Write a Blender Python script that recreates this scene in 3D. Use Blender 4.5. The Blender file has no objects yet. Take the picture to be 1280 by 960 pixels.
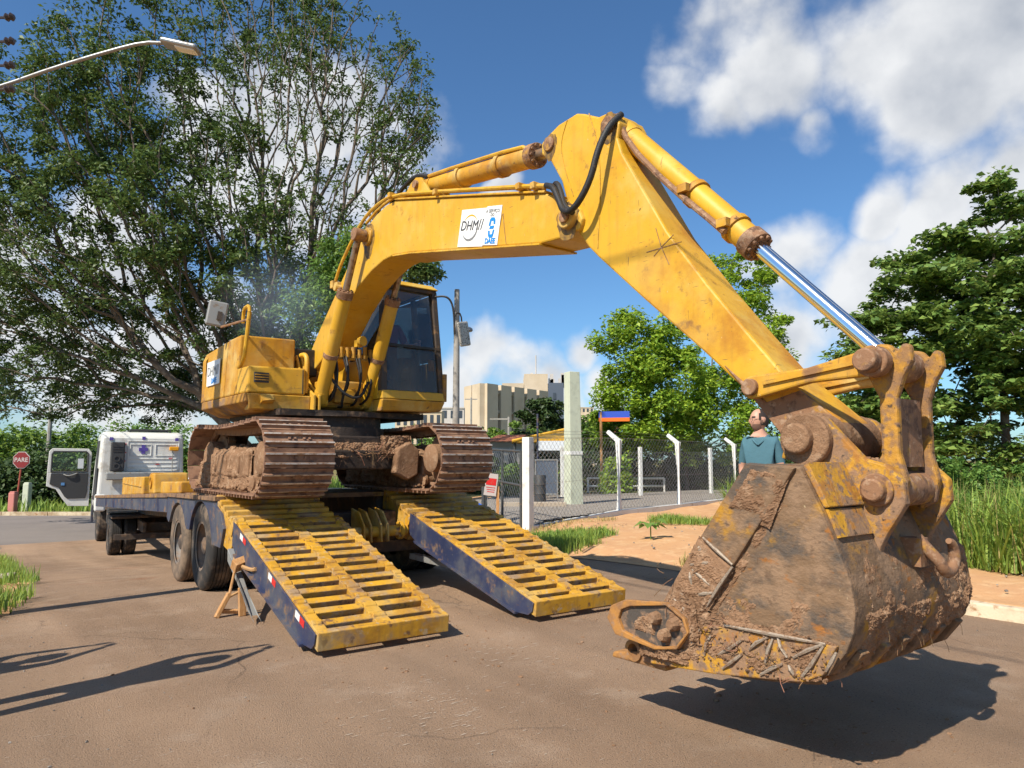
import bpy, bmesh, math, random
import numpy as np
from mathutils import Vector, Matrix, noise as mnoise

# ------------------------------------------------------------------ camera, sky, sun, exposure
scene = bpy.context.scene
COL = scene.collection
EYE = 1.395
PITCH = 0.1059
cam_data = bpy.data.cameras.new('camera')
cam = bpy.data.objects.new('camera', cam_data)
COL.objects.link(cam)
cam.location = (0, 0, EYE)
cam.rotation_euler = (math.pi/2 + PITCH, 0, 0)
cam_data.sensor_width = 36.0
cam_data.lens = 887.0/1280.0*36.0
cam_data.clip_start = 0.05
cam_data.clip_end = 3000
scene.camera = cam
scene.view_settings.view_transform = 'Standard'
scene.view_settings.look = 'None'
scene.view_settings.gamma = 1.0
scene.view_settings.use_curve_mapping = False
scene.view_settings.exposure = 0.48
scene.cycles.max_bounces = 5
scene.cycles.diffuse_bounces = 3
scene.cycles.volume_step_rate = 5
scene.cycles.volume_max_steps = 24
scene.cycles.use_adaptive_sampling = True
scene.cycles.adaptive_threshold = 0.02
scene.cycles.transparent_max_bounces = 8
scene.cycles.use_denoising = True

SUN_EL = math.radians(46)
SUN_AZ = math.radians(219)            # clockwise from +Y
SUN = Vector((math.sin(SUN_AZ)*math.cos(SUN_EL), math.cos(SUN_AZ)*math.cos(SUN_EL), math.sin(SUN_EL)))
sd = bpy.data.lights.new('sun', 'SUN')
sd.energy = 5.0
sd.angle = math.radians(0.55)
sd.color = (1.0, 0.92, 0.79)
so = bpy.data.objects.new('sun', sd)
COL.objects.link(so)
so.rotation_euler = (-SUN).to_track_quat('-Z', 'Y').to_euler()
so.location = (-20, -30, 40)

def pix_dir(px, py):
    a = (px-640)/887.0; b = (480-py)/887.0
    c, s = math.cos(PITCH), math.sin(PITCH)
    return Vector((a, c-b*s, s+b*c)).normalized()

world = bpy.data.worlds.new('World')
scene.world = world
world.use_nodes = True
def build_sky():
    nt = world.node_tree; N = nt.nodes; L = nt.links
    for n in list(N): N.remove(n)
    out = N.new('ShaderNodeOutputWorld'); bg = N.new('ShaderNodeBackground')
    bg.inputs['Strength'].default_value = 0.075
    L.new(bg.outputs[0], out.inputs[0])
    sky = N.new('ShaderNodeTexSky'); sky.sky_type = 'NISHITA'
    sky.sun_disc = False; sky.sun_elevation = SUN_EL; sky.sun_rotation = SUN_AZ
    sky.air_density = 1.0; sky.dust_density = 0.6; sky.ozone_density = 2.2
    tc = N.new('ShaderNodeTexCoord')
    nrm = N.new('ShaderNodeVectorMath'); nrm.operation = 'NORMALIZE'
    L.new(tc.outputs['Generated'], nrm.inputs[0])
    def math_(op, a, b=None, clamp=False):
        m = N.new('ShaderNodeMath'); m.operation = op; m.use_clamp = clamp
        for i, x in enumerate((a, b)):
            if x is None: continue
            if isinstance(x, (int, float)): m.inputs[i].default_value = x
            else: L.new(x, m.inputs[i])
        return m.outputs[0]
    def noise(vec, scale, detail, rough=0.55, off=(0, 0, 0)):
        ad = N.new('ShaderNodeVectorMath'); ad.operation = 'ADD'; ad.inputs[1].default_value = off
        L.new(vec, ad.inputs[0])
        n = N.new('ShaderNodeTexNoise'); n.inputs['Scale'].default_value = scale
        n.inputs['Detail'].default_value = detail; n.inputs['Roughness'].default_value = rough
        L.new(ad.outputs[0], n.inputs['Vector'])
        return n.outputs['Fac']
    def smooth(x, a, b):
        m = N.new('ShaderNodeMapRange'); m.interpolation_type = 'SMOOTHSTEP'
        m.inputs[1].default_value = a; m.inputs[2].default_value = b
        L.new(x, m.inputs[0]); return m.outputs[0]
    # cloud banks: directions and angular sizes (radians); the rest of the dome carries the same broken cumulus from noise
    lobes = [(1240, 30, .15), (1110, 50, .14), (980, 75, .12), (890, 125, .07), (1180, 120, .10), (1010, 150, .06), (930, 20, .09), (850, 115, .06), (870, 60, .08), (1350, 60, .16),
             (1280, 220, .07), (1200, 265, .085), (1110, 270, .06), (1010, 330, .08), (1110, 370, .12), (1200, 350, .12), (980, 440, .09), (1330, 300, .2),
             (590, 455, .06), (625, 470, .05), (715, 440, .045), (740, 470, .05), (670, 490, .07), (560, 485, .06), (760, 495, .05),
             (430, 150, .12), (350, 170, .12), (270, 190, .11), (500, 215, .07), (455, 250, .10), (380, 270, .1), (530, 230, .035), (190, 120, .06),
             (150, 330, .10), (60, 430, .13), (200, 460, .12), (-40, 350, .13), (100, 500, .10), (640, 235, .035), (300, 420, .1)]
    wn = N.new('ShaderNodeTexNoise'); wn.inputs['Scale'].default_value = 4.2; wn.inputs['Detail'].default_value = 4; L.new(nrm.outputs[0], wn.inputs['Vector'])
    w1 = N.new('ShaderNodeVectorMath'); w1.operation = 'SUBTRACT'; w1.inputs[1].default_value = (.5, .5, .5); L.new(wn.outputs['Color'], w1.inputs[0])
    w2 = N.new('ShaderNodeVectorMath'); w2.operation = 'MULTIPLY'; w2.inputs[1].default_value = (.20, .20, .12); L.new(w1.outputs[0], w2.inputs[0])
    wd_ = N.new('ShaderNodeVectorMath'); wd_.operation = 'ADD'; L.new(nrm.outputs[0], wd_.inputs[0]); L.new(w2.outputs[0], wd_.inputs[1])
    mask = None
    for (px, py, r) in lobes:
        d = pix_dir(px, py)
        dist = N.new('ShaderNodeVectorMath'); dist.operation = 'DISTANCE'
        dist.inputs[1].default_value = d
        L.new(wd_.outputs[0], dist.inputs[0])
        m = N.new('ShaderNodeMapRange'); m.inputs[1].default_value = 0; m.inputs[2].default_value = r*1.15
        m.inputs[3].default_value = 1.0; m.inputs[4].default_value = 0.0
        L.new(dist.outputs['Value'], m.inputs[0])
        mask = m.outputs[0] if mask is None else math_('MAXIMUM', mask, m.outputs[0])
    # general broken cloud, behind the camera and above, from the same noise
    sep = N.new('ShaderNodeSeparateXYZ'); L.new(nrm.outputs[0], sep.inputs[0])
    back = smooth(sep.outputs['Y'], 0.45, -0.1)
    gen = math_('MULTIPLY', smooth(noise(nrm.outputs[0], 2.6, 2, .5, (3.1, 1.7, 0.4)), 0.54, 0.70), back)
    mask = math_('MAXIMUM', mask, gen)
    fb = noise(nrm.outputs[0], 7.0, 8, .50)
    fb2 = noise(nrm.outputs[0], 26, 6, .55, (1, 4, 2))
    n1 = math_('MULTIPLY', math_('SUBTRACT', fb, 0.5), 1.9)
    n2 = math_('MULTIPLY', math_('SUBTRACT', fb2, 0.5), 0.16)
    dens = math_('ADD', math_('ADD', mask, n1), n2)
    alpha = smooth(dens, 0.14, 0.70)
    alpha = math_('MULTIPLY', alpha, smooth(mask, 0.0, 0.22))
    alpha = math_('MULTIPLY', alpha, 0.96)
    # thickness shading: sampled a little towards the sun
    fs = noise(nrm.outputs[0], 7.0, 6, .50, tuple(SUN*0.035))
    lit = math_('ADD', math_('MULTIPLY', math_('SUBTRACT', fb, fs), 2.6), 0.62)
    thick = smooth(dens, 0.45, 1.35)
    lit = math_('SUBTRACT', lit, math_('MULTIPLY', thick, 0.42))
    up = smooth(sep.outputs['Z'], 0.62, 0.22)
    lit = math_('ADD', lit, math_('MULTIPLY', up, 0.28), True)
    cr = N.new('ShaderNodeMix'); cr.data_type = 'RGBA'
    cr.inputs[6].default_value = (4.0, 4.4, 5.1, 1); cr.inputs[7].default_value = (8.7, 8.8, 8.9, 1)
    L.new(lit, cr.inputs[0])
    sc = N.new('ShaderNodeVectorMath'); sc.operation = 'MULTIPLY'
    sc.inputs[1].default_value = (0.76, 1.12, 1.40)
    L.new(sky.outputs[0], sc.inputs[0])
    mx = N.new('ShaderNodeMix'); mx.data_type = 'RGBA'
    L.new(alpha, mx.inputs[0]); L.new(sc.outputs[0], mx.inputs[6]); L.new(cr.outputs[2], mx.inputs[7])
    L.new(mx.outputs[2], bg.inputs['Color'])
build_sky()

# ------------------------------------------------------------------ frames of reference
class Frame:
    """Horizontal frame: local x = across (v), local y = along (u)."""
    def __init__(s, psi, x0, y0):
        s.psi, s.x0, s.y0 = psi, x0, y0
        s.S, s.C = math.sin(psi), math.cos(psi)
    def w(s, v, u, z=0.0):
        return Vector((s.x0 - u*s.S + v*s.C, s.y0 + u*s.C + v*s.S, z))
    def uv(s, x, y):
        dx, dy = x-s.x0, y-s.y0
        return (-dx*s.S + dy*s.C, dx*s.C + dy*s.S)
MACH = Frame(0.6623, -0.0873, 6.039)               # excavator and street axis
P_ = MACH.w(0, 1.5)
PS2 = math.radians(35.3)
TRL = Frame(PS2, P_.x + 1.5*math.sin(PS2), P_.y - 1.5*math.cos(PS2))   # trailer, a little askew under the machine
TRK = Frame(math.radians(33.0), -11.04, 21.34)      # tractor unit, origin under the cab's rear wall

def sstep(a, b, x):
    t = min(1.0, max(0.0, (x-a)/(b-a))); return t*t*(3-2*t)
def hgt(x, y):
    """Terrain: flat near the ramps, dropping about a metre to the side street, the lot on the right staying level."""
    u, v = MACH.uv(x, y)
    g = -1.0*sstep(1.0, 17.5, u)
    w = sstep(3.7, 6.5, v)
    return g*(1-w) + (0.06*w - 0.35*sstep(24, 60, y)*w)

# ------------------------------------------------------------------ mesh helpers
OFF = {}
class MB:
    def __init__(s): s.v = []; s.f = []
    def add(s, vs, fs):
        n = len(s.v); s.v += [tuple(p) for p in vs]; s.f += [tuple(i+n for i in f) for f in fs]; return s
    def box(s, c, d, R=None):
        c = Vector(c); h = [x/2 for x in d]
        P = [Vector((sx*h[0], sy*h[1], sz*h[2])) for sx in (-1, 1) for sy in (-1, 1) for sz in (-1, 1)]
        if R is not None: P = [R @ p for p in P]
        return s.add([c+p for p in P], [(0,1,3,2), (4,6,7,5), (0,4,5,1), (2,3,7,6), (0,2,6,4), (1,5,7,3)])
    def bx(s, x0, x1, y0, y1, z0, z1):
        return s.box(((x0+x1)/2, (y0+y1)/2, (z0+z1)/2), (abs(x1-x0), abs(y1-y0), abs(z1-z0)))
    def hexa(s, b, t):
        return s.add(list(b)+list(t), [(3,2,1,0), (4,5,6,7), (0,1,5,4), (1,2,6,5), (2,3,7,6), (3,0,4,7)])
    def prism(s, poly, a, b, plane='yz'):
        """poly of 2D points, extruded between a and b along the remaining axis."""
        def p3(p, t):
            return {'yz': (t, p[0], p[1]), 'xz': (p[0], t, p[1]), 'xy': (p[0], p[1], t)}[plane]
        n = len(poly)
        vs = [p3(p, a) for p in poly] + [p3(p, b) for p in poly]
        fs = [tuple(range(n-1, -1, -1)), tuple(range(n, 2*n))] + [(i, (i+1) % n, n+(i+1) % n, n+i) for i in range(n)]
        return s.add(vs, fs)
    def cyl(s, p0, p1, r0, r1=None, seg=16, cap=True):
        p0, p1 = Vector(p0), Vector(p1); r1 = r0 if r1 is None else r1
        d = (p1-p0).normalized(); a = d.orthogonal().normalized(); b = d.cross(a)
        vs = []
        for p, r in ((p0, r0), (p1, r1)):
            for i in range(seg):
                t = 2*math.pi*i/seg; vs.append(p + a*(r*math.cos(t)) + b*(r*math.sin(t)))
        fs = [(i, (i+1) % seg, seg+(i+1) % seg, seg+i) for i in range(seg)]
        if cap: fs += [tuple(range(seg-1, -1, -1)), tuple(range(seg, 2*seg))]
        return s.add(vs, fs)
    def ring(s, p0, p1, ro, ri, seg=24):
        p0, p1 = Vector(p0), Vector(p1)
        d = (p1-p0).normalized(); a = d.orthogonal().normalized(); b = d.cross(a)
        vs = []
        for p, r in ((p0, ro), (p1, ro), (p1, ri), (p0, ri)):
            for i in range(seg):
                t = 2*math.pi*i/seg; vs.append(p + a*(r*math.cos(t)) + b*(r*math.sin(t)))
        fs = []
        for k in range(4):
            for i in range(seg):
                j = (i+1) % seg; k2 = (k+1) % 4
                fs.append((k*seg+i, k*seg+j, k2*seg+j, k2*seg+i))
        return s.add(vs, fs)
    def lathe(s, p0, axis, prof, seg=28, cap=True):
        """prof: list of (along, radius)."""
        p0 = Vector(p0); d = Vector(axis).normalized(); a = d.orthogonal().normalized(); b = d.cross(a)
        vs = []; n = len(prof)
        for (t, r) in prof:
            for i in range(seg):
                q = 2*math.pi*i/seg; vs.append(p0 + d*t + a*(r*math.cos(q)) + b*(r*math.sin(q)))
        fs = [(k*seg+i, k*seg+(i+1) % seg, (k+1)*seg+(i+1) % seg, (k+1)*seg+i) for k in range(n-1) for i in range(seg)]
        if cap: fs += [tuple(range(seg-1, -1, -1)), tuple(range((n-1)*seg, n*seg))]
        return s.add(vs, fs)
    def tube(s, path, r, seg=8, smooth=0):
        P = [Vector(p) for p in path]
        for _ in range(smooth):
            Q = [P[0]]
            for i in range(len(P)-1):
                Q += [P[i]*.75+P[i+1]*.25, P[i]*.25+P[i+1]*.75]
            P = Q+[P[-1]]
        rs = [r]*len(P) if not isinstance(r, (list, tuple)) else ([float(x) for x in np.interp(np.linspace(0, 1, len(P)), np.linspace(0, 1, len(r)), r)])
        vs = []; up = None
        for i, p in enumerate(P):
            d = (P[min(i+1, len(P)-1)] - P[max(i-1, 0)]).normalized()
            if up is None: up = d.orthogonal().normalized()
            up = (up - d*up.dot(d))
            up = up.normalized() if up.length > 1e-6 else d.orthogonal().normalized()
            b = d.cross(up)
            for k in range(seg):
                t = 2*math.pi*k/seg; vs.append(p + up*(rs[i]*math.cos(t)) + b*(rs[i]*math.sin(t)))
        n = len(P)
        fs = [(k*seg+i, k*seg+(i+1) % seg, (k+1)*seg+(i+1) % seg, (k+1)*seg+i) for k in range(n-1) for i in range(seg)]
        fs += [tuple(range(seg-1, -1, -1)), tuple(range((n-1)*seg, n*seg))]
        return s.add(vs, fs)
    def lump(s, c, r, rng, flat=1.0, sub=1):
        bm = bmesh.new(); bmesh.ops.create_icosphere(bm, subdivisions=sub, radius=1.0)
        k = (rng.uniform(.7, 1.35), rng.uniform(.7, 1.35), rng.uniform(.55, 1.1)*flat)
        vs = [(c[0]+q.co.x*r*k[0]*rng.uniform(.72, 1.2), c[1]+q.co.y*r*k[1]*rng.uniform(.72, 1.2), c[2]+q.co.z*r*k[2]*rng.uniform(.72, 1.2)) for q in bm.verts]
        fs = [tuple(x.index for x in f.verts) for f in bm.faces]
        bm.free(); return s.add(vs, fs)
    def text(s, string, size, o, e1, e2, depth=0.0015, shear=0.0, bold=0.0):
        cu = bpy.data.curves.new('tmp_text', 'FONT'); cu.body = string; cu.size = size; cu.extrude = depth
        cu.align_x = 'CENTER'; cu.align_y = 'CENTER'; cu.shear = shear; cu.offset = bold; cu.resolution_u = 3
        ob = bpy.data.objects.new('tmp_text', cu); COL.objects.link(ob)
        dg = bpy.context.evaluated_depsgraph_get(); me = ob.evaluated_get(dg).to_mesh()
        e1, e2, o = Vector(e1).normalized(), Vector(e2).normalized(), Vector(o); e3 = e1.cross(e2)
        s.add([o + e1*q.co.x + e2*q.co.y + e3*q.co.z for q in me.vertices], [tuple(p.vertices) for p in me.polygons])
        ob.evaluated_get(dg).to_mesh_clear()
        bpy.data.objects.remove(ob); bpy.data.curves.remove(cu)
        return s
    def mesh(s, name, off=(0, 0, 0)):
        me = bpy.data.meshes.new(name)
        me.from_pydata([(p[0]-off[0], p[1]-off[1], p[2]-off[2]) for p in s.v], [], s.f)
        bm = bmesh.new(); bm.from_mesh(me); bmesh.ops.recalc_face_normals(bm, faces=bm.faces); bm.to_mesh(me); bm.free()
        return me
    def build(s, name, mat, parent=None, bevel=0.0, smooth=False, seg=2):
        off = OFF.get(parent.name, (0, 0, 0)) if parent else (0, 0, 0)
        me = s.mesh(name, off); ob = bpy.data.objects.new(name, me); COL.objects.link(ob)
        me.materials.append(MAT[mat] if isinstance(mat, str) else mat)
        if parent: ob.parent = parent; OFF[ob.name] = off
        if smooth:
            for p in me.polygons: p.use_smooth = True
            try: me.set_sharp_from_angle(angle=math.radians(38))
            except Exception: pass
        if bevel:
            m = ob.modifiers.new('bevel', 'BEVEL'); m.width = bevel; m.segments = seg; m.limit_method = 'ANGLE'
            m.angle_limit = math.radians(35); m.harden_normals = False
        return ob
def tag(o, label=None, cat=None, group=None, kind=None):
    if label: o['label'] = label
    if cat: o['category'] = cat
    if group: o['group'] = group
    if kind: o['kind'] = kind
    return o
def thing(name, label, cat, loc, rotz=0.0, off=(0, 0, 0), group=None):
    o = bpy.data.objects.new(name, None); COL.objects.link(o)
    o.empty_display_size = 0.2
    o.location = loc; o.rotation_euler = (0, 0, rotz); OFF[o.name] = off
    return tag(o, label, cat, group)
def in_frame(name, label, cat, fr, v, u, z, group=None):
    """A thing whose parts are written in the frame's own (v, u, z) coordinates."""
    return thing(name, label, cat, fr.w(v, u, z), fr.psi, (v, u, z), group)

# ------------------------------------------------------------------ materials
MAT = {}
def mat(name, base, rough=0.6, layers=(), metal=0.0, bump=0.0, bscale=60.0, spec=0.4, var=0.0, vscale=2.0, translucent=0.0, island=0.0, stretch=None, edge=0.0, scratch=0.0, drip=0.0, grad=None):
    """layers: (colour, noise scale, threshold, softness, roughness) painted over the base from noise on the object."""
    m = bpy.data.materials.new(name); MAT[name] = m; m.use_nodes = True
    nt = m.node_tree; N = nt.nodes; L = nt.links
    bs = N['Principled BSDF']; out = N['Material Output']
    bs.inputs['Metallic'].default_value = metal
    bs.inputs['Specular IOR Level'].default_value = spec
    tc = N.new('ShaderNodeTexCoord')
    src = tc.outputs['Object']
    if stretch:
        mp = N.new('ShaderNodeMapping'); mp.inputs['Scale'].default_value = stretch
        L.new(src, mp.inputs['Vector']); src = mp.outputs[0]
    def noise(scale, detail=6, rough_=0.6, off=0.0):
        n = N.new('ShaderNodeTexNoise'); n.noise_dimensions = '4D'
        n.inputs['Scale'].default_value = scale; n.inputs['Detail'].default_value = detail
        n.inputs['Roughness'].default_value = rough_; n.inputs['W'].default_value = off
        L.new(src, n.inputs['Vector']); return n.outputs['Fac']
    col = N.new('ShaderNodeRGB'); col.outputs[0].default_value = (*base, 1); c = col.outputs[0]
    rv = N.new('ShaderNodeValue'); rv.outputs[0].default_value = rough; r = rv.outputs[0]
    if var or island:
        hsv = N.new('ShaderNodeHueSaturation'); L.new(c, hsv.inputs['Color'])
        mr = N.new('ShaderNodeMapRange'); 
        if island:
            ge = N.new('ShaderNodeNewGeometry'); L.new(ge.outputs['Random Per Island'], mr.inputs[0])
            mr.inputs[3].default_value = 1-island; mr.inputs[4].default_value = 1+island
            L.new(mr.outputs[0], hsv.inputs['Value'])
            m2 = N.new('ShaderNodeMapRange'); L.new(ge.outputs['Random Per Island'], m2.inputs[0])
            m2.inputs[3].default_value = 0.5+0.05*island; m2.inputs[4].default_value = 0.5-0.07*island
            L.new(m2.outputs[0], hsv.inputs['Hue'])
        else:
            L.new(noise(vscale, 5, .6, 7.7), mr.inputs[0])
            mr.inputs[1].default_value = .3; mr.inputs[2].default_value = .7
            mr.inputs[3].default_value = 1-var; mr.inputs[4].default_value = 1+var
            L.new(mr.outputs[0], hsv.inputs['Value'])
        c = hsv.outputs[0]
    hsum = None
    for i, (lc, ls, th, sf, lr) in enumerate(layers):
        nz = noise(ls, 8, .62, 1.3*i+.5)
        if grad and i == 0:
            sx = N.new('ShaderNodeSeparateXYZ'); L.new(tc.outputs['Object'], sx.inputs[0]); gm = N.new('ShaderNodeMapRange')
            gm.inputs[1].default_value = grad[0]; gm.inputs[2].default_value = grad[1]; gm.inputs[3].default_value = grad[2]; gm.inputs[4].default_value = 0.0; L.new(sx.outputs['Z'], gm.inputs[0])
            ga = N.new('ShaderNodeMath'); ga.operation = 'ADD'; L.new(nz, ga.inputs[0]); L.new(gm.outputs[0], ga.inputs[1]); nz = ga.outputs[0]
        mr = N.new('ShaderNodeMapRange'); mr.interpolation_type = 'SMOOTHSTEP'
        mr.inputs[1].default_value = th-sf; mr.inputs[2].default_value = th+sf
        L.new(nz, mr.inputs[0])
        mx = N.new('ShaderNodeMix'); mx.data_type = 'RGBA'
        L.new(mr.outputs[0], mx.inputs[0]); L.new(c, mx.inputs[6]); mx.inputs[7].default_value = (*lc, 1); c = mx.outputs[2]
        mf = N.new('ShaderNodeMix'); L.new(mr.outputs[0], mf.inputs[0]); L.new(r, mf.inputs[2]); mf.inputs[3].default_value = lr; r = mf.outputs[0]
    def over(fac, colr, rgh):
        nonlocal c, r
        mx = N.new('ShaderNodeMix'); mx.data_type = 'RGBA'; L.new(fac, mx.inputs[0]); L.new(c, mx.inputs[6]); mx.inputs[7].default_value = (*colr, 1); c = mx.outputs[2]
        mf = N.new('ShaderNodeMix'); L.new(fac, mf.inputs[0]); L.new(r, mf.inputs[2]); mf.inputs[3].default_value = rgh; r = mf.outputs[0]
    def streaks(scl, rot, th, sf, amt, detail=5, w=0.0):
        mp = N.new('ShaderNodeMapping'); mp.inputs['Scale'].default_value = scl; mp.inputs['Rotation'].default_value = rot; L.new(tc.outputs['Object'], mp.inputs['Vector'])
        n = N.new('ShaderNodeTexNoise'); n.noise_dimensions = '4D'; n.inputs['W'].default_value = w; n.inputs['Scale'].default_value = 1.0; n.inputs['Detail'].default_value = detail; L.new(mp.outputs[0], n.inputs['Vector'])
        mr = N.new('ShaderNodeMapRange'); mr.interpolation_type = 'SMOOTHSTEP'; mr.inputs[1].default_value = th-sf; mr.inputs[2].default_value = th+sf; mr.inputs[4].default_value = amt; L.new(n.outputs['Fac'], mr.inputs[0]); return mr.outputs[0]
    if drip:
        over(streaks((26, 26, 2.4), (0, 0, 0), .60, .10, drip), (.20, .10, .035), .8)
        over(streaks((3.1, 3.1, 2.6), (.3, 0, 0), .58, .12, drip*1.6, w=4.), (.54, .38, .13), .7)
    if scratch:
        over(streaks((3, 70, 9), (.5, 0, 0), .70, .02, scratch, 3), (.10, .055, .03), .8)
        over(streaks((3, 11, 85), (-.35, 0, 0), .70, .02, scratch, 3, 7.), (.13, .075, .04), .8)
        over(streaks((3, 60, 30), (1.1, 0, 0), .72, .02, scratch*.8, 3, 9.), (.60, .50, .30), .6)
    if edge:
        bv = N.new('ShaderNodeBevel'); bv.samples = 3; bv.inputs['Radius'].default_value = .016; gn = N.new('ShaderNodeNewGeometry')
        dt = N.new('ShaderNodeVectorMath'); dt.operation = 'DOT_PRODUCT'; L.new(bv.outputs[0], dt.inputs[0]); L.new(gn.outputs['True Normal'], dt.inputs[1])
        er = N.new('ShaderNodeMapRange'); er.inputs[1].default_value = .985; er.inputs[2].default_value = .86; L.new(dt.outputs['Value'], er.inputs[0])
        nm = N.new('ShaderNodeMapRange'); nm.interpolation_type = 'SMOOTHSTEP'; nm.inputs[1].default_value = .46; nm.inputs[2].default_value = .60; nm.inputs[4].default_value = edge; L.new(noise(13, 6, .65, 9.9), nm.inputs[0])
        em = N.new('ShaderNodeMath'); em.operation = 'MULTIPLY'; L.new(er.outputs[0], em.inputs[0]); L.new(nm.outputs[0], em.inputs[1]); over(em.outputs[0], (.13, .065, .03), .85)
    L.new(c, bs.inputs['Base Color']); L.new(r, bs.inputs['Roughness'])
    if bump:
        b = N.new('ShaderNodeBump'); b.inputs['Strength'].default_value = min(1.0, bump); b.inputs['Distance'].default_value = 0.012*max(1.0, bump)
        L.new(noise(bscale, 7, .65, 3.1), b.inputs['Height']); L.new(b.outputs[0], bs.inputs['Normal'])
    if translucent:
        tr = N.new('ShaderNodeBsdfTranslucent'); mixs = N.new('ShaderNodeMixShader')
        hs = N.new('ShaderNodeHueSaturation'); hs.inputs['Value'].default_value = 1.5; hs.inputs['Hue'].default_value = .485; L.new(c, hs.inputs['Color'])
        L.new(hs.outputs[0], tr.inputs['Color']); mixs.inputs[0].default_value = translucent
        L.new(bs.outputs[0], mixs.inputs[1]); L.new(tr.outputs[0], mixs.inputs[2]); L.new(mixs.outputs[0], out.inputs[0])
    return m
YEL = (0.60, 0.335, 0.020)
mat('yellow_paint', YEL, .42, [((.52,.27,.02), 1.4, .54, .12, .5), ((.58,.39,.075), 2.6, .60, .10, .6), ((.33,.16,.03), 6, .66, .06, .8), ((.13,.06,.025), 30, .70, .03, .9)], bump=.16, bscale=9, spec=.4, var=.08, edge=.9, scratch=.6, drip=.14)
mat('arm_paint', YEL, .45, [((.40,.165,.012), 3.2, .62, .13, .65), ((.56,.37,.07), 2.4, .61, .10, .6), ((.24,.115,.03), 8, .64, .06, .85), ((.11,.055,.025), 24, .68, .04, .9)], bump=.2, bscale=12, spec=.4, var=.08, edge=.95, scratch=.75, drip=.16, grad=(.35, 1.75, .24))
mat('yellow_worn', (.54,.28,.018), .52, [((.42,.19,.015), 2.2, .52, .12, .6), ((.52,.37,.12), 3.4, .58, .09, .7), ((.25,.13,.06), 4.5, .60, .07, .9), ((.10,.05,.025), 22, .66, .04, .9)], bump=.25, bscale=14, var=.10, edge=1.0, scratch=.7, drip=.3)
mat('yellow_dirty', (.46,.23,.02), .6, [((.27,.13,.03), 3.0, .50, .10, .8), ((.24,.15,.09), 6, .55, .07, .95), ((.08,.045,.03), 17, .63, .05, .9)], bump=.5, bscale=20, var=.12)
mat('yellow_ramp', (.55,.285,.018), .55, [((.36,.17,.02), 3, .53, .10, .7), ((.30,.20,.115), 5, .57, .08, .9), ((.15,.08,.042), 11, .60, .06, .85), ((.42,.31,.18), 17, .63, .05, .95)], bump=.3, bscale=25, var=.12, vscale=4, edge=1.0, scratch=.7, drip=.3)
mat('ramp_shade_dirt', (.36,.18,.02), .7, [((.22,.115,.045), 4, .50, .10, .85), ((.28,.18,.105), 9, .55, .07, .95), ((.10,.055,.03), 20, .60, .06, .9)], bump=.5, bscale=30, var=.15, vscale=5)  # dirty yellow, darkened to carry the shade between the rungs
mat('rust_worn', (.24,.125,.065), .75, [((.40,.205,.03), 11, .60, .06, .6), ((.12,.065,.04), 18, .57, .07, .85), ((.34,.22,.14), 28, .58, .06, .95)], bump=.4, bscale=40)
mat('mud', (.27,.158,.092), .95, [((.19,.108,.062), 5, .55, .12, .97), ((.34,.22,.138), 16, .58, .08, .95), ((.10,.06,.04), 30, .66, .05, .95)], bump=1.2, bscale=48, spec=.1)
mat('bucket_steel', (.185,.115,.066), .85, [((.085,.070,.058), 3.6, .53, .07, .5), ((.40,.20,.022), 3.4, .61, .05, .6), ((.25,.16,.098), 8, .54, .08, .95), ((.30,.12,.03), 11, .62, .05, .9), ((.15,.095,.06), 22, .60, .05, .9)], bump=.8, bscale=36, spec=.2, stretch=(1, .8, 1.2), edge=.7, scratch=.5)
mat('bucket_yellow', (.47,.24,.02), .65, [((.26,.155,.09), 7, .50, .05, .95), ((.34,.15,.03), 12, .56, .06, .85), ((.20,.125,.08), 26, .56, .04, .95), ((.07,.045,.03), 34, .63, .04, .9)], bump=.7, bscale=28, var=.12, edge=1.0, scratch=.5)
mat('link_worn', (.42,.205,.022), .65, [((.27,.145,.06), 9, .50, .07, .9), ((.20,.12,.075), 16, .54, .06, .95), ((.08,.05,.03), 30, .62, .05, .9)], bump=.6, bscale=40, var=.15, vscale=5, edge=1.0, scratch=.5)
mat('grease', (.10,.06,.025), .5, [((.30,.17,.03), 14, .52, .10, .6)], bump=.2)
mat('cutter_rust', (.40,.185,.045), .6, [((.24,.12,.05), 8, .52, .1, .85), ((.28,.17,.10), 20, .58, .06, .95)], bump=.4, bscale=40, edge=.8)
mat('dark_steel', (.075,.062,.052), .5, [((.26,.155,.09), 12, .54, .07, .95)], bump=.5, bscale=40)
mat('weld', (.34,.275,.21), .55, [((.22,.14,.09), 30, .55, .08, .9)], metal=.3, bump=.5, bscale=90)
mat('track_steel', (.24,.125,.075), .65, [((.33,.20,.125), 5, .50, .12, .95), ((.12,.065,.045), 9, .58, .08, .6)], metal=.1, bump=.4, bscale=45)
mat('grouser_steel', (.55,.49,.43), .42, [((.26,.16,.10), 9, .53, .09, .8)], metal=.35, bump=.3, bscale=60)
mat('chrome', (.82,.83,.85), .10, metal=1.0)
mat('rod_dull', (.35,.27,.20), .35, [((.22,.12,.06), 14, .55, .1, .8)], metal=.8)
mat('rubber_hose', (.018,.017,.017), .55, [((.10,.07,.05), 20, .64, .06, .9)], bump=.3, bscale=120)
mat('black_metal', (.022,.021,.021), .5, [((.12,.075,.045), 7, .62, .07, .9)], bump=.2)
mat('brown_frame', (.06,.045,.035), .65, [((.22,.12,.05), 8, .6, .07, .8)], bump=.3)
mat('dark_interior', (.045,.045,.048), .8)
mat('dark_oily', (.035,.024,.018), .7, [((.16,.10,.06), 8, .6, .08, .95)], bump=.8, bscale=25)
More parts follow.
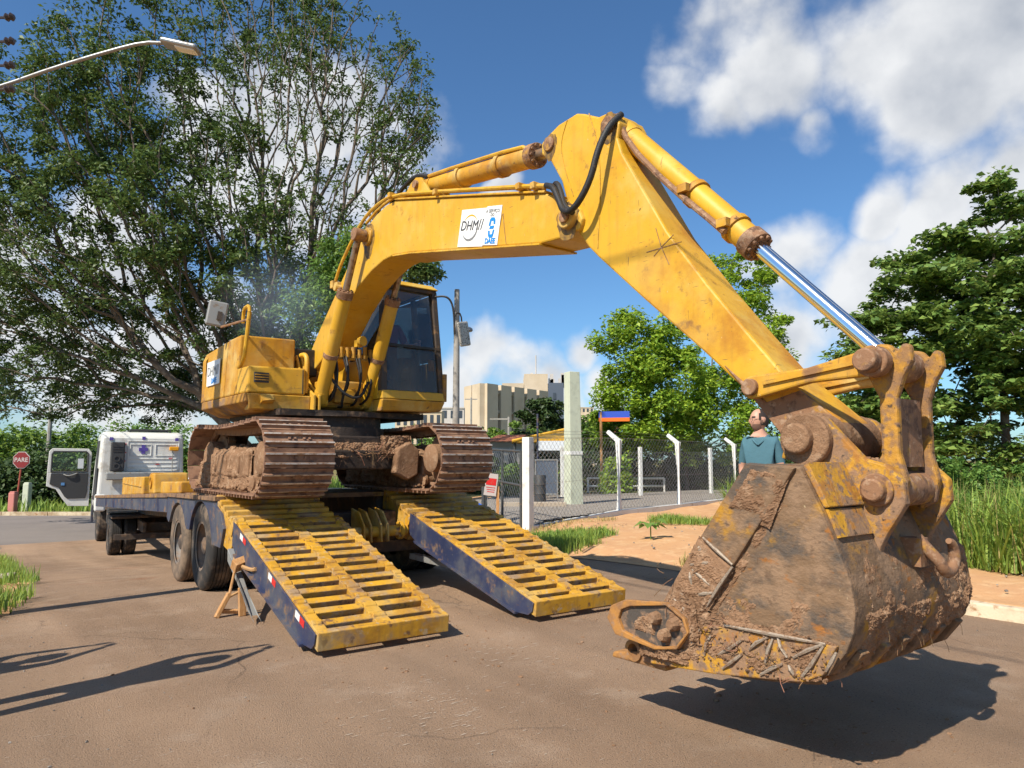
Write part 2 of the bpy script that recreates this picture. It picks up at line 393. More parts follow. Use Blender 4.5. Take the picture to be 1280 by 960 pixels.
mat('blue_paint', (.028,.036,.080), .42, [((.075,.078,.095), 3, .52, .1, .7), ((.17,.105,.065), 8, .60, .07, .95), ((.05,.03,.02), 25, .70, .04, .9)], bump=.15, var=.15, edge=.9, scratch=.7)
mat('trailer_steel', (.065,.05,.042), .75, [((.20,.125,.075), 6, .57, .1, .95)], bump=.5)
mat('deck_wood', (.22,.13,.075), .85, [((.40,.22,.03), 5, .60, .08, .7), ((.09,.055,.035), 10, .56, .1, .95)], bump=.7, bscale=30)
mat('tyre', (.028,.026,.025), .85, [((.16,.115,.08), 5, .56, .12, .95)], bump=.4, bscale=70)
mat('tyre_mud', (.075,.058,.045), .9, [((.22,.155,.105), 5, .50, .14, .95)], bump=.5, bscale=60)
mat('rim_steel', (.20,.19,.18), .5, [((.24,.15,.09), 6, .52, .12, .9)], metal=.35, bump=.2)
mat('rim_rust', (.26,.17,.11), .75, [((.12,.10,.09), 7, .56, .1, .6)], bump=.3)
mat('white_paint', (.66,.66,.63), .35, [((.40,.36,.30), 3, .63, .12, .7)], var=.04)
mat('grey_plastic', (.045,.046,.048), .6)
mat('grey_metal', (.28,.28,.27), .5, [((.2,.13,.08), 8, .62, .07, .9)], metal=.3)
mat('red_lens', (.30,.02,.015), .25, [((.25,.16,.10), 8, .60, .1, .9)])
mat('amber_lens', (.75,.33,.01), .25)
mat('red_tape', (.55,.02,.02), .4, [((.3,.2,.13), 18, .64, .06, .9)])
mat('white_tape', (.70,.70,.68), .4, [((.35,.25,.18), 18, .62, .06, .9)])
mat('decal_white', (.74,.75,.74), .45, [((.55,.48,.36), 6, .66, .08, .6)])
mat('decal_dark', (.055,.055,.06), .5)
mat('decal_grey', (.20,.20,.20), .5)
mat('decal_orange', (.75,.33,.02), .5)
mat('decal_blue', (.015,.22,.60), .45)
mat('purple_print', (.10,.07,.33), .5)
mat('wood_raw', (.42,.21,.075), .8, [((.55,.33,.16), 9, .55, .1, .85), ((.14,.075,.035), 14, .64, .06, .9)], bump=.4, stretch=(6, 6, 1))
mat('rope', (.40,.23,.10), .95, bump=.6, bscale=120)
mat('concrete_white', (.68,.68,.65), .8, [((.42,.38,.32), 4, .62, .1, .9)], bump=.3, bscale=50)
mat('concrete_green', (.50,.53,.41), .8, [((.36,.38,.30), 3, .60, .12, .9)], bump=.25, bscale=50, var=.05)
mat('concrete_grey', (.30,.285,.26), .85, [((.17,.15,.13), 4, .58, .1, .9)], bump=.3)
mat('kerb_paint', (.60,.50,.35), .85, [((.36,.26,.16), 3, .52, .12, .95), ((.30,.155,.07), 9, .60, .08, .95)], bump=.5)
mat('galvanised', (.27,.275,.28), .4, [((.25,.22,.19), 6, .62, .08, .8)], metal=.6)
mat('wire_grey', (.30,.31,.31), .45, metal=.5)
mat('gate_metal', (.055,.06,.062), .5, [((.18,.11,.07), 9, .64, .06, .9)])
mat('pole_concrete', (.33,.31,.28), .85, [((.22,.2,.18), 3, .55, .12, .9)], bump=.2)
mat('insulator', (.05,.035,.03), .3)
mat('sign_red', (.20,.018,.018), .45, [((.12,.02,.02), 8, .6, .1, .6)])
mat('sign_white', (.45,.41,.39), .5)
mat('post_red', (.33,.07,.045), .6)
mat('pink_post', (.50,.19,.16), .8)
mat('beige_wall', (.58,.47,.335), .85, [((.48,.38,.26), .18, .57, .12, .9)], var=.05, vscale=.3)
mat('beige_top', (.40,.33,.25), .85)
mat('window_dark', (.055,.065,.08), .25)
mat('slate_wall', (.085,.105,.14), .6)
mat('pale_wall', (.50,.46,.42), .85, var=.1, vscale=.2)
mat('red_roof', (.30,.11,.06), .9, bump=.3)
mat('canopy_yellow', (.62,.34,.03), .6)
mat('board_blue', (.03,.08,.46), .45)
mat('board_orange', (.75,.15,.012), .45)
mat('tarp_blue', (.02,.10,.46), .4, bump=.5, bscale=14)
mat('banner_white', (.62,.65,.68), .6)
mat('skin', (.50,.27,.19), .5, var=.06, vscale=14)
mat('teal_shirt', (.060,.145,.185), .85, bump=.35, bscale=24, var=.1, vscale=7)
mat('jeans', (.03,.045,.09), .9, bump=.3)
mat('hair_dark', (.03,.02,.016), .7)
mat('red_shirt', (.16,.022,.028), .85, bump=.3)
mat('shoe', (.03,.025,.02), .6)
mat('glasses', (.02,.02,.02), .3)
mat('bark', (.115,.088,.066), .9, [((.20,.165,.13), 6, .57, .1, .9)], bump=.8, bscale=16)
mat('bark_dark', (.075,.056,.042), .9, bump=.6, bscale=16)
mat('leaf_deep', (.075,.130,.033), .48, spec=.35, island=.42, translucent=.26)
mat('leaf_bright', (.20,.33,.032), .5, spec=.35, island=.38, translucent=.32)
mat('leaf_almond', (.135,.225,.05), .42, spec=.4, island=.42, translucent=.25)
mat('leaf_hedge', (.13,.23,.04), .55, island=.4, translucent=.28)
mat('leaf_light', (.12,.23,.045), .5, island=.35, translucent=.32)
mat('leaf_dark', (.045,.085,.024), .55, island=.4, translucent=.2)
mat('grass_green', (.20,.315,.055), .6, island=.4, translucent=.35)
mat('grass_dry', (.36,.31,.11), .7, island=.35, translucent=.25)
mat('dead_leaf', (.20,.11,.055), .9, island=.4)
mat('litter_white', (.70,.72,.74), .5)
mat('litter_blue', (.10,.25,.50), .5)
def glass(name, tint, dust, dustcol=(.25, .22, .18)):
    m = bpy.data.materials.new(name); MAT[name] = m; m.use_nodes = True
    nt = m.node_tree; N = nt.nodes; L = nt.links; out = N['Material Output']; N.remove(N['Principled BSDF'])
    tr = N.new('ShaderNodeBsdfTransparent'); tr.inputs[0].default_value = (*tint, 1)
    gl = N.new('ShaderNodeBsdfGlossy'); gl.inputs['Roughness'].default_value = .03
    fr = N.new('ShaderNodeFresnel'); fr.inputs[0].default_value = 1.5
    df = N.new('ShaderNodeBsdfDiffuse'); df.inputs[0].default_value = (*dustcol, 1)
    nz = N.new('ShaderNodeTexNoise'); nz.inputs['Scale'].default_value = 5; nz.inputs['Detail'].default_value = 6
    tc = N.new('ShaderNodeTexCoord'); L.new(tc.outputs['Object'], nz.inputs['Vector'])
    mr = N.new('ShaderNodeMapRange'); mr.inputs[1].default_value = .25; mr.inputs[2].default_value = .8
    mr.inputs[3].default_value = dust*.4; mr.inputs[4].default_value = dust*1.5
    L.new(nz.outputs['Fac'], mr.inputs[0])
    m1 = N.new('ShaderNodeMixShader'); L.new(mr.outputs[0], m1.inputs[0]); L.new(tr.outputs[0], m1.inputs[1]); L.new(df.outputs[0], m1.inputs[2])
    m2 = N.new('ShaderNodeMixShader'); L.new(fr.outputs[0], m2.inputs[0]); L.new(m1.outputs[0], m2.inputs[1]); L.new(gl.outputs[0], m2.inputs[2])
    L.new(m2.outputs[0], out.inputs[0])
glass('glass_clear', (.95, .97, .97), .03)
glass('glass_dusty', (.62, .64, .63), .16)
mat('mirror_glass', (.75, .77, .78), .06, metal=1.0)
mat('stubble', (.20,.115,.085), .7)
mat('mirror_speckled', (.48, .46, .42), .45, [((.10, .10, .09), 60, .55, .05, .7)], metal=.3)
# ------------------------------------------------------------------ ground
def road_detail(m):
    """Hairline cracks and faint wheel tracks along the street."""
    nt = m.node_tree; N = nt.nodes; L = nt.links; bs = N['Principled BSDF']; src = bs.inputs['Base Color'].links[0].from_socket
    tc = N.new('ShaderNodeTexCoord'); mp = N.new('ShaderNodeMapping'); mp.inputs['Rotation'].default_value = (0, 0, -MACH.psi); L.new(tc.outputs['Object'], mp.inputs['Vector'])
    m2 = N.new('ShaderNodeMapping'); m2.inputs['Scale'].default_value = (1.5, .10, 1); L.new(mp.outputs[0], m2.inputs['Vector'])
    n = N.new('ShaderNodeTexNoise'); n.inputs['Scale'].default_value = 1.0; n.inputs['Detail'].default_value = 5; L.new(m2.outputs[0], n.inputs['Vector'])
    mr = N.new('ShaderNodeMapRange'); mr.inputs[1].default_value = .35; mr.inputs[2].default_value = .7; mr.inputs[3].default_value = .84; mr.inputs[4].default_value = 1.16; L.new(n.outputs['Fac'], mr.inputs[0])
    hs = N.new('ShaderNodeHueSaturation'); L.new(src, hs.inputs['Color']); L.new(mr.outputs[0], hs.inputs['Value'])
    wn = N.new('ShaderNodeTexNoise'); wn.inputs['Scale'].default_value = 2.2; wn.inputs['Detail'].default_value = 5; L.new(tc.outputs['Object'], wn.inputs['Vector'])
    wm = N.new('ShaderNodeVectorMath'); wm.operation = 'MULTIPLY_ADD'; wm.inputs[1].default_value = (.6, .6, 0); L.new(wn.outputs['Color'], wm.inputs[0]); L.new(tc.outputs['Object'], wm.inputs[2])
    vo = N.new('ShaderNodeTexVoronoi'); vo.feature = 'DISTANCE_TO_EDGE'; vo.inputs['Scale'].default_value = .42; L.new(wm.outputs[0], vo.inputs['Vector'])
    c1 = N.new('ShaderNodeMapRange'); c1.inputs[1].default_value = .0; c1.inputs[2].default_value = .006; c1.inputs[3].default_value = 1; c1.inputs[4].default_value = 0; L.new(vo.outputs['Distance'], c1.inputs[0])
    gn = N.new('ShaderNodeTexNoise'); gn.inputs['Scale'].default_value = .5; L.new(tc.outputs['Object'], gn.inputs['Vector'])
    c2 = N.new('ShaderNodeMapRange'); c2.inputs[1].default_value = .46; c2.inputs[2].default_value = .60; c2.inputs[4].default_value = .55; L.new(gn.outputs['Fac'], c2.inputs[0])
    cm = N.new('ShaderNodeMath'); cm.operation = 'MULTIPLY'; L.new(c1.outputs[0], cm.inputs[0]); L.new(c2.outputs[0], cm.inputs[1])
    mx = N.new('ShaderNodeMix'); mx.data_type = 'RGBA'; L.new(cm.outputs[0], mx.inputs[0]); L.new(hs.outputs[0], mx.inputs[6]); mx.inputs[7].default_value = (.06, .042, .032, 1); L.new(mx.outputs[2], bs.inputs['Base Color'])
mat('soil', (.52,.295,.145), .95, [((.50,.28,.145), 1.3, .54, .12, .95), ((.58,.37,.20), 5, .57, .1, .95), ((.34,.205,.11), 17, .64, .07, .95)], bump=1.2, bscale=11, spec=.1)
mat('far_ground', (.16,.15,.06), .95, [((.33,.18,.085), .35, .55, .1, .95), ((.09,.13,.035), .9, .55, .12, .95)], bump=.6, bscale=6, spec=.1)
mat('asphalt', (.335,.222,.142), .88, [((.285,.184,.115), .7, .53, .14, .88), ((.375,.262,.178), 2.1, .60, .09, .9), ((.40,.32,.25), 60, .62, .05, .9), ((.10,.072,.055), 85, .60, .05, .9), ((.29,.155,.09), .9, .66, .06, .92)], bump=1.6, bscale=120, spec=.25, var=.14, vscale=.45)
road_detail(MAT['asphalt'])
mat('asphalt_far', (.215,.185,.165), .9, [((.18,.155,.14), .6, .55, .14, .88), ((.31,.27,.24), 60, .66, .05, .9)], bump=.7, bscale=120, spec=.25)
mat('gravel', (.30,.265,.23), .95, [((.15,.13,.11), 24, .54, .06, .95), ((.44,.40,.35), 34, .60, .05, .95)], bump=2.2, bscale=38, spec=.15)

def sheet(name, pts_grid, m, lift=0.0, kind='structure', parent=None):
    """Grid of world (x, y) rows laid on the terrain."""
    R = len(pts_grid); Cn = len(pts_grid[0])
    vs = [(x, y, hgt(x, y)+lift) for row in pts_grid for (x, y) in row]
    fs = [(r*Cn+c, r*Cn+c+1, (r+1)*Cn+c+1, (r+1)*Cn+c) for r in range(R-1) for c in range(Cn-1)]
    me = bpy.data.meshes.new(name); me.from_pydata(vs, [], fs)
    o = bpy.data.objects.new(name, me); COL.objects.link(o); me.materials.append(MAT[m])
    for p in me.polygons: p.use_smooth = True
    if kind: o['kind'] = kind
    return o
rng = random.Random(4)
def axis(lo, hi, near_lo, near_hi, fine, coarse):
    a = []; x = near_lo
    while x > lo: a.append(x); x -= coarse*(1+abs(x-near_lo)/40)
    a.append(lo); a = a[::-1]; x = near_lo+fine
    while x < near_hi: a.append(x); x += fine
    while x < hi: a.append(x); x += coarse*(1+abs(x-near_hi)/40)
    return a+[hi]
gx = axis(-900, 900, -30, 24, .8, 6); gy = axis(-60, 1500, -8, 42, .8, 6)
gr = sheet('ground', [[(x, y) for x in gx] for y in gy], 'far_ground', -0.05)
# street: strips across v, rows along u; the left edge is ragged
def strip(name, m, u0, u1, du, vl, vr, lift, nv=14):
    rows = []; u = u0
    while u <= u1+1e-6:
        a, b = vl(u), vr(u)
        rows.append([tuple(MACH.w(a+(b-a)*k/nv, u)[:2]) for k in range(nv+1)]); u += du
    return sheet(name, rows, m, lift)
KERB_V = 3.62
def left_edge(u):
    return -2.62 - 0.55*sstep(8.5, 3.2, u) - 1.5*sstep(3.4, .5, u) + 0.10*math.sin(u*1.7) + 0.05*math.sin(u*5.3+1)
strip('road', 'asphalt', -14, 20, .4, left_edge, lambda u: KERB_V+.02, 0.0, 18)
crow = [[(x, y) for x in np.linspace(-46, -4.5, 44)] for y in np.linspace(18.5, 31, 20)]
sheet('side_road', crow, 'asphalt_far', -0.012)
def vground(x, y):
    """Surface of the dirt pavement; it meets the road where the kerb is lost and stands kerb-high at the right."""
    u, v = MACH.uv(x, y)
    if v < KERB_V-.04: return hgt(x, y)
    wk = sstep(-1.7, -2.3, u); lowz = -.012+.10*sstep(KERB_V-.02, KERB_V+.9, v)*sstep(7, 2, u)*sstep(7.5, 4.6, v); hi = (.10 if v > KERB_V+.10 else -.05)*sstep(8, 4.2, v)
    return hgt(x, y)+.02+lowz*(1-wk)+hi*wk
# dirt pavement beyond the right kerb: a soil sheet with low bumps
def verge():
    rows = []; u = -9.0
    while u <= 16:
        rows.append([tuple(MACH.w(v, u)[:2]) for v in [KERB_V-.03+12.4*(k/75)**1.5 for k in range(76)]]); u += .25
    R, Cn = len(rows), len(rows[0]); vs = []
    for row in rows:
        for (x, y) in row:
            bump = .018*math.sin(x*2.3+y*1.1)+.014*math.sin(x*5.1-y*3.7)+.02*math.sin(.9*x-1.6*y)
            u, v = MACH.uv(x, y)
            vs.append((x, y, vground(x, y)+bump*sstep(3.75, 4.2, v)))
    fs = [(r*Cn+c, r*Cn+c+1, (r+1)*Cn+c+1, (r+1)*Cn+c) for r in range(R-1) for c in range(Cn-1)]
    me = bpy.data.meshes.new('dirt_pavement'); me.from_pydata(vs, [], fs); o = bpy.data.objects.new('dirt_pavement', me); COL.objects.link(o)
    me.materials.append(MAT['soil']); o['kind'] = 'structure'
    for p in me.polygons: p.use_smooth = True
verge()
# left dirt verge with a raised edge
rows = []; u = -10.0
while u <= 17.2:
    a = left_edge(u)
    rows.append([tuple(MACH.w(a-.02-k, u)[:2]) for k in (0, .3, .7, 1.2, 2, 3, 5, 8, 12)]); u += .4
lv_ = sheet('left_verge', rows, 'soil', 0.03)
for i_, v_ in enumerate(lv_.data.vertices):
    if i_ % 9 == 0: v_.co.z -= .05
    elif i_ % 9 == 1: v_.co.z -= .012
# right kerb in cast lengths
kerb = MB()
kr = None
k_root = in_frame('kerb', 'sun-bleached concrete kerb stones along the right edge of the road', 'kerb', MACH, KERB_V, 0, 0)
k_root['kind'] = 'structure'
u = -7.0; n = 0
while u < -1.5:
    if True:
        L_ = .98; zz = [hgt(*MACH.w(KERB_V, q)[:2]) for q in (u, u+L_)]
        h0 = .125-.05*sstep(1.5, 6, u)+rng.uniform(-.008, .008)
        b = [(KERB_V, u, zz[0]-.1), (KERB_V+.15, u, zz[0]-.1), (KERB_V+.15, u+L_, zz[1]-.1), (KERB_V, u+L_, zz[1]-.1)]
        t = [(KERB_V+.02, u, zz[0]+h0), (KERB_V+.15, u, zz[0]+h0), (KERB_V+.15, u+L_, zz[1]+h0), (KERB_V+.02, u+L_, zz[1]+h0)]
        MB().hexa(b, t).build('kerb_stone', 'kerb_paint', k_root, bevel=.015)
    u += 1.0
# far kerb of the side street
fk = thing('far_kerb', 'pale kerb line across the far side of the side street', 'kerb', (-25, 31, -1.0)); fk['kind'] = 'structure'
OFF[fk.name] = (-25, 31, -1.0)
for i in range(20):
    x = -44+i*2.0
    MB().bx(x, x+1.97, 31, 31.2, -1.15, hgt(x, 31)+.14).build('kerb_stone', 'kerb_paint', fk)
mat('slab', (.40,.33,.25), .9, [((.26,.19,.13), 3, .56, .1, .95)], bump=.5)
# concrete driveway slab by the left verge
c0 = [MACH.w(-2.75, 9.2), MACH.w(-6.5, 9.2), MACH.w(-6.5, 7.6), MACH.w(-2.95, 7.6)]
sl = MB(); zt = [hgt(p.x, p.y) for p in c0]
sl.hexa([(p.x, p.y, z-.05) for p, z in zip(c0, zt)], [(p.x, p.y, z+.10) for p, z in zip(c0, zt)])
o = sl.build('driveway_slab', 'slab', None, bevel=.02); o['kind'] = 'structure'
# gravel yard behind the fence (fence line runs away to the right)
FN = [(.32, 14.35), (2.62, 17.55), (4.64, 19.92), (7.26, 23.3), (9.6, 26.3), (12.2, 29.6)]
poly = [(-.75, 16.4), (.32, 14.45), (2.62, 17.65), (4.64, 20.02), (7.26, 23.4), (12.5, 30), (12, 34), (4.2, 26.6), (-.6, 24.2), (-1.6, 20)]
def inside(x, y):
    c = False; j = len(poly)-1
    for i in range(len(poly)):
        (xi, yi), (xj, yj) = poly[i], poly[j]
        if (yi > y) != (yj > y) and x < (xj-xi)*(y-yi)/(yj-yi)+xi: c = not c
        j = i
    return c
yard = MB(); st_ = .22; yx = np.arange(-2, 13, st_); yy = np.arange(14, 34.2, st_)
for x in yx:
    for y in yy:
        if inside(x+st_/2, y+st_/2): yard.add([(a, b, hgt(a, b)+.088) for a, b in ((x, y), (x+st_, y), (x+st_, y+st_), (x, y+st_))], [(0, 1, 2, 3)])
yo = yard.build('gravel_yard', 'gravel', None); yo['kind'] = 'structure'
# pale scuffs and lime specks on the road
q = random.Random(31); sk_ = MB()
def scuff(px, py, L_, w):
    d = pix_dir(px, py); t = -EYE/d.z; x, y = d.x*t, d.y*t; a = MACH.psi+q.uniform(-.12, .12); e_ = Vector((math.cos(a), math.sin(a), 0))*L_; f_ = Vector((-math.sin(a), math.cos(a), 0))*w
    c = Vector((x, y, hgt(x, y)+.004)); sk_.add([c-e_, c+f_, c+e_*.9, c-f_*.8], [(0, 1, 2, 3)])
for k in range(80): scuff(q.gauss(560, 70), q.gauss(885, 26), q.uniform(.006, .045), q.uniform(.0015, .004))
for k in range(28): scuff(q.gauss(540, 40), q.gauss(870, 14), q.uniform(.004, .010), q.uniform(.003, .007))
for k in range(120): scuff(q.uniform(0, 760), q.uniform(760, 955), q.uniform(.004, .03), q.uniform(.0015, .003))
for k in range(40): scuff(q.gauss(640, 25), q.gauss(815, 8), q.uniform(.01, .05), q.uniform(.002, .006))
mat('lime', (.50,.41,.32), .9)
tag(sk_.build('road_scuffs', 'lime', None), 'pale scrape marks and lime specks on the road', 'scuffs', kind='stuff')
# ------------------------------------------------------------------ excavator (machine frame: x across, y along, z up)
rng = random.Random(11)
def mud_patch(mb, fn, ns, nt, amp, scale, bias, rng_, taper=True):
    """Caked mud over a surface patch: fn(s, t) -> (point, outward normal); sinks below the surface where there is none."""
    o = Vector((rng_.uniform(0, 50), rng_.uniform(0, 50), rng_.uniform(0, 50))); vs = []
    for i in range(ns+1):
        for j in range(nt+1):
            s, t = i/ns, j/nt; p, n = fn(s, t); p, n = Vector(p), Vector(n).normalized()
            h = mnoise.fractal(p*scale+o, .9, 2.1, 5)*.62 + abs(mnoise.noise(p*scale*3.3+o))*.35 + bias
            if taper: h -= .9*max(0, 1-min(s, 1-s, t, 1-t)/.10)
            vs.append(p+n*(amp*max(-.35, h))+Vector((rng_.uniform(-1, 1), rng_.uniform(-1, 1), rng_.uniform(-1, 1)))*amp*.10)
    mb.add(vs, [(i*(nt+1)+j, i*(nt+1)+j+1, (i+1)*(nt+1)+j+1, (i+1)*(nt+1)+j) for i in range(ns) for j in range(nt)])
def quad_fn(a, b, c, d, n):
    a, b, c, d = Vector(a), Vector(b), Vector(c), Vector(d)
    return lambda s, t: ((a.lerp(b, s)).lerp(d.lerp(c, s), t), n)
VC = -0.08
EX = in_frame('excavator', 'muddy yellow tracked excavator on the trailer, boom reaching over the ramps', 'excavator', MACH, VC, 3.2, 1.02)

# --- undercarriage
def track(v0, v1):
    """Track frame (part) with its shoes, idler, sprocket and rollers as sub-parts."""
    uf, ur, zc, R = 2.17, 4.20, 1.412, 0.352
    vm = (v0+v1)/2; w = v1-v0
    fr = MB()
    fr.prism([(2.45, 1.20), (4.0, 1.20), (4.08, 1.30), (4.0, 1.50), (2.6, 1.52), (2.42, 1.42)], vm-.20, vm+.20)
    fr.prism([(2.58, 1.22), (3.95, 1.22), (3.95, 1.46), (2.58, 1.46)], v0+.10, v0+.16)
    for u in (2.85, 3.3, 3.7): fr.bx(v0+.085, v0+.13, u, u+.05, 1.25, 1.44)
    frame = fr.build('track_frame', 'mud', EX, bevel=.02)
    # front idler and rear sprocket
    MB().lathe((vm-.10, uf, zc), (1, 0, 0), [(0, .10), (0, .29), (.03, .315), (.17, .315), (.20, .29), (.20, .10)]).build('idler', 'mud', frame, smooth=True)
    MB().lathe((vm-.28, uf, zc), (1, 0, 0), [(0, .11), (.02, .16), (.56, .16), (.58, .11)], 14).build('idler_hub', 'mud', frame, smooth=True)
    sp = MB(); sp.lathe((vm-.05, ur, zc), (1, 0, 0), [(0, .25), (0, .28), (.10, .28), (.10, .25)])
    for k in range(16):
        a = 2*math.pi*k/16; c = (vm, ur+.295*math.cos(a), zc+.295*math.sin(a))
        sp.box(c, (.08, .06, .06), Matrix.Rotation(a, 3, 'X'))
    sp.lathe((vm-.22, ur, zc), (1, 0, 0), [(0, .14), (.03, .20), (.40, .20), (.44, .14)], 18)
    sp.build('sprocket', 'mud', frame, smooth=True)
    for k in range(6):
        u = 2.50+k*.285
        MB().lathe((vm-.24, u, 1.16), (1, 0, 0), [(0, .04), (.01, .075), (.10, .085), (.12, .065), (.36, .065), (.38, .085), (.47, .075), (.48, .04)], 14).build('roller', 'mud', frame, smooth=True)
    # shoes
    path = 2*(ur-uf)+2*math.pi*R; n = 34; pitch = path/n
    sh = MB(); t = .016
    sh.bx(-w/2, w/2, -pitch*.515, pitch*.485, 0, t)
    shoe = sh.mesh('track_shoe'); shoe.materials.append(MAT['track_steel'])
    g = MB()
    for q in (-.30, .20): g.hexa([(-w/2+.003, q*pitch-.014, t-.004), (w/2-.003, q*pitch-.014, t-.004), (w/2-.003, q*pitch+.014, t-.004), (-w/2+.003, q*pitch+.014, t-.004)],
                                [(-w/2+.003, q*pitch-.008, t+.030), (w/2-.003, q*pitch-.008, t+.030), (w/2-.003, q*pitch+.008, t+.030), (-w/2+.003, q*pitch+.008, t+.030)])
    n0 = len(sh.v)
    me = MB(); me.add(sh.v, sh.f); me.add(g.v, g.f)
    # bolt heads and chain link behind each shoe
    for x in (-.10, -.045, .045, .10): me.bx(x-.012, x+.012, -.012, .012, t-.002, t+.012)
    for x in (-.085, .085): me.bx(x-.02, x+.02, -pitch*.52, pitch*.52, -.07, .002)
    mesh = me.mesh('track_shoe'); mesh.materials.append(MAT['track_steel']); mesh.materials.append(MAT['grouser_steel'])
    for p in mesh.polygons:
        if p.center.z > t+.024 and abs(p.normal.z) > .5: p.material_index = 1
    off = OFF[EX.name]
    for k in range(n):
        s = k*pitch; Ls = ur-uf
        if s < Ls: u, z, a = uf+s, zc+R, 0.0; z -= .035*math.sin(math.pi*s/Ls)
        elif s < Ls+math.pi*R: q = (s-Ls)/R; u, z, a = ur+R*math.sin(q), zc+R*math.cos(q), -q
        elif s < 2*Ls+math.pi*R: q = s-Ls-math.pi*R; u, z, a = ur-q, zc-R, -math.pi
        else: q = (s-2*Ls-math.pi*R)/R; u, z, a = uf-R*math.sin(q), zc-R*math.cos(q), -math.pi-q
        o = bpy.data.objects.new('track_shoe', mesh); COL.objects.link(o); o.parent = frame
        o.location = (vm-off[0], u-off[1], z-off[2]); o.rotation_euler = (a+rng.uniform(-.03, .03), 0, 0)
    # dried mud packed on the frame and along the lower run
    md = MB()
    mud_patch(md, quad_fn((v0+.10, 2.36, 1.06), (v0+.10, 4.4, 1.06), (v0+.13, 4.4, 1.20), (v0+.13, 2.36, 1.20), (-1, 0, .35)), 110, 14, .055, 5, .12, rng)
    mud_patch(md, quad_fn((v0+.10, 2.52, 1.19), (v0+.10, 4.02, 1.19), (v0+.12, 4.02, 1.50), (v0+.12, 2.55, 1.50), (-1, 0, 0)), 90, 24, .035, 4, .02, rng)
    mud_patch(md, quad_fn((v0+.11, 2.45, 1.47), (v0+.11, 4.2, 1.47), (vm+.2, 4.2, 1.53), (vm+.2, 2.45, 1.53), (-.3, 0, 1)), 90, 24, .10, 3.2, .10, rng)
    mud_patch(md, quad_fn((v0+.07, 3.95, 1.06), (v0+.07, 4.42, 1.08), (v0+.11, 4.40, 1.40), (v0+.11, 3.95, 1.36), (-1, 0, 0)), 30, 24, .07, 5, .05, rng)
    for k in range(70): md.lump((rng.uniform(v0+.03, v0+.15), rng.uniform(2.35, 4.35), 1.085+abs(rng.gauss(0, .02))), rng.uniform(.008, .024), rng)
    tag(md.build('dried_mud', 'mud', frame, smooth=False), kind='stuff')
    return frame
track(-1.39, -.70)
track(.54, 1.23)
cb = MB()
cb.prism([(-.72, 1.30), (.56, 1.30), (.56, 1.52), (.30, 1.66), (-.46, 1.66), (-.72, 1.52)], 2.62, 3.9, 'xz')
cb.bx(-.72, .56, 2.55, 2.66, 1.28, 1.50)
cb.build('carbody', 'dark_oily', EX, bevel=.02)
fp = MB(); fp.prism([(.30, 1.24), (.47, 1.16), (.60, 1.22), (.62, 1.50), (.50, 1.60), (.34, 1.52)], 2.40, 2.52, 'xz'); fp.build('final_cover', 'mud', EX, bevel=.02)
sr = MB(); sr.lathe((VC, 3.3, 1.64), (0, 0, 1), [(0, .62), (.12, .62), (.12, .58), (.24, .58), (.24, .66), (.30, .66)], 36); sr.build('slew_ring', 'dark_oily', EX, smooth=True)
md = MB()
mud_patch(md, quad_fn((-.70, 2.545, 1.40), (.54, 2.545, 1.40), (.54, 2.62, 1.60), (-.70, 2.62, 1.60), (0, -1, .3)), 110, 24, .05, 4, .02, rng)
mud_patch(md, quad_fn((.20, 2.50, 1.44), (.58, 2.46, 1.44), (.58, 2.52, 1.68), (.20, 2.56, 1.68), (0, -1, .3)), 40, 30, .07, 6, .10, rng)
for k in range(50): md.lump((rng.uniform(-.68, .54), rng.uniform(2.50, 2.60), 1.50+rng.gauss(0, .04)), rng.uniform(.008, .025), rng)
tag(md.build('dried_mud', 'mud', EX), kind='stuff')
st = MB()
for k in range(26):
    x = rng.uniform(-.6, .3); z = 1.5+rng.gauss(0, .06); d = Vector((rng.uniform(-1, 1), -.3, rng.uniform(-1.5, .2))).normalized()*rng.uniform(.06, .2)
    p = Vector((x, 2.5, z)); st.tube([p, p+d*.5+Vector((0, -.02, .01)), p+d], .003, 4)
tag(st.build('straw', 'dead_leaf', EX), kind='stuff')

# --- house: skirt, counterweight, covers
HR, HL = -1.22, 1.10
def plan(ins, u_front, u_back, vr=HR, vl=HL, r=.45):
    pts = [(vr+ins, u_front+ins)]
    for k in range(7):
        a = math.pi/2*k/6; pts.append((vr+ins+r-r*math.cos(a), u_back-ins-r+r*math.sin(a)))
    for k in range(7):
        a = math.pi/2*(1-k/6); pts.append((vl-ins-r+r*math.cos(a), u_back-ins-r+r*math.sin(a)))
    pts.append((vl-ins, u_front+ins)); return pts
def loft(levels):
    m = MB(); n = len(levels[0][0]); vs = []; fs = []
    for (p, z) in levels: vs += [(a, b, z) for a, b in p]
    for k in range(len(levels)-1):
        fs += [(k*n+i, k*n+(i+1) % n, (k+1)*n+(i+1) % n, (k+1)*n+i) for i in range(n)]
    fs += [tuple(range(n-1, -1, -1)), tuple(range((len(levels)-1)*n, len(levels)*n))]
    return m.add(vs, fs)
pl_low = plan(.16, 3.0, 5.08); pl_mid = plan(.0, 2.99, 5.10); 
loft([(pl_low, 1.925), (pl_mid, 2.02), (pl_mid, 2.115)]).build('house_skirt', 'yellow_dirty', EX, bevel=.012)
MB().bx(-.9, .9, 2.8, 4.6, 1.88, 1.95).build('revolving_frame', 'dark_oily', EX)
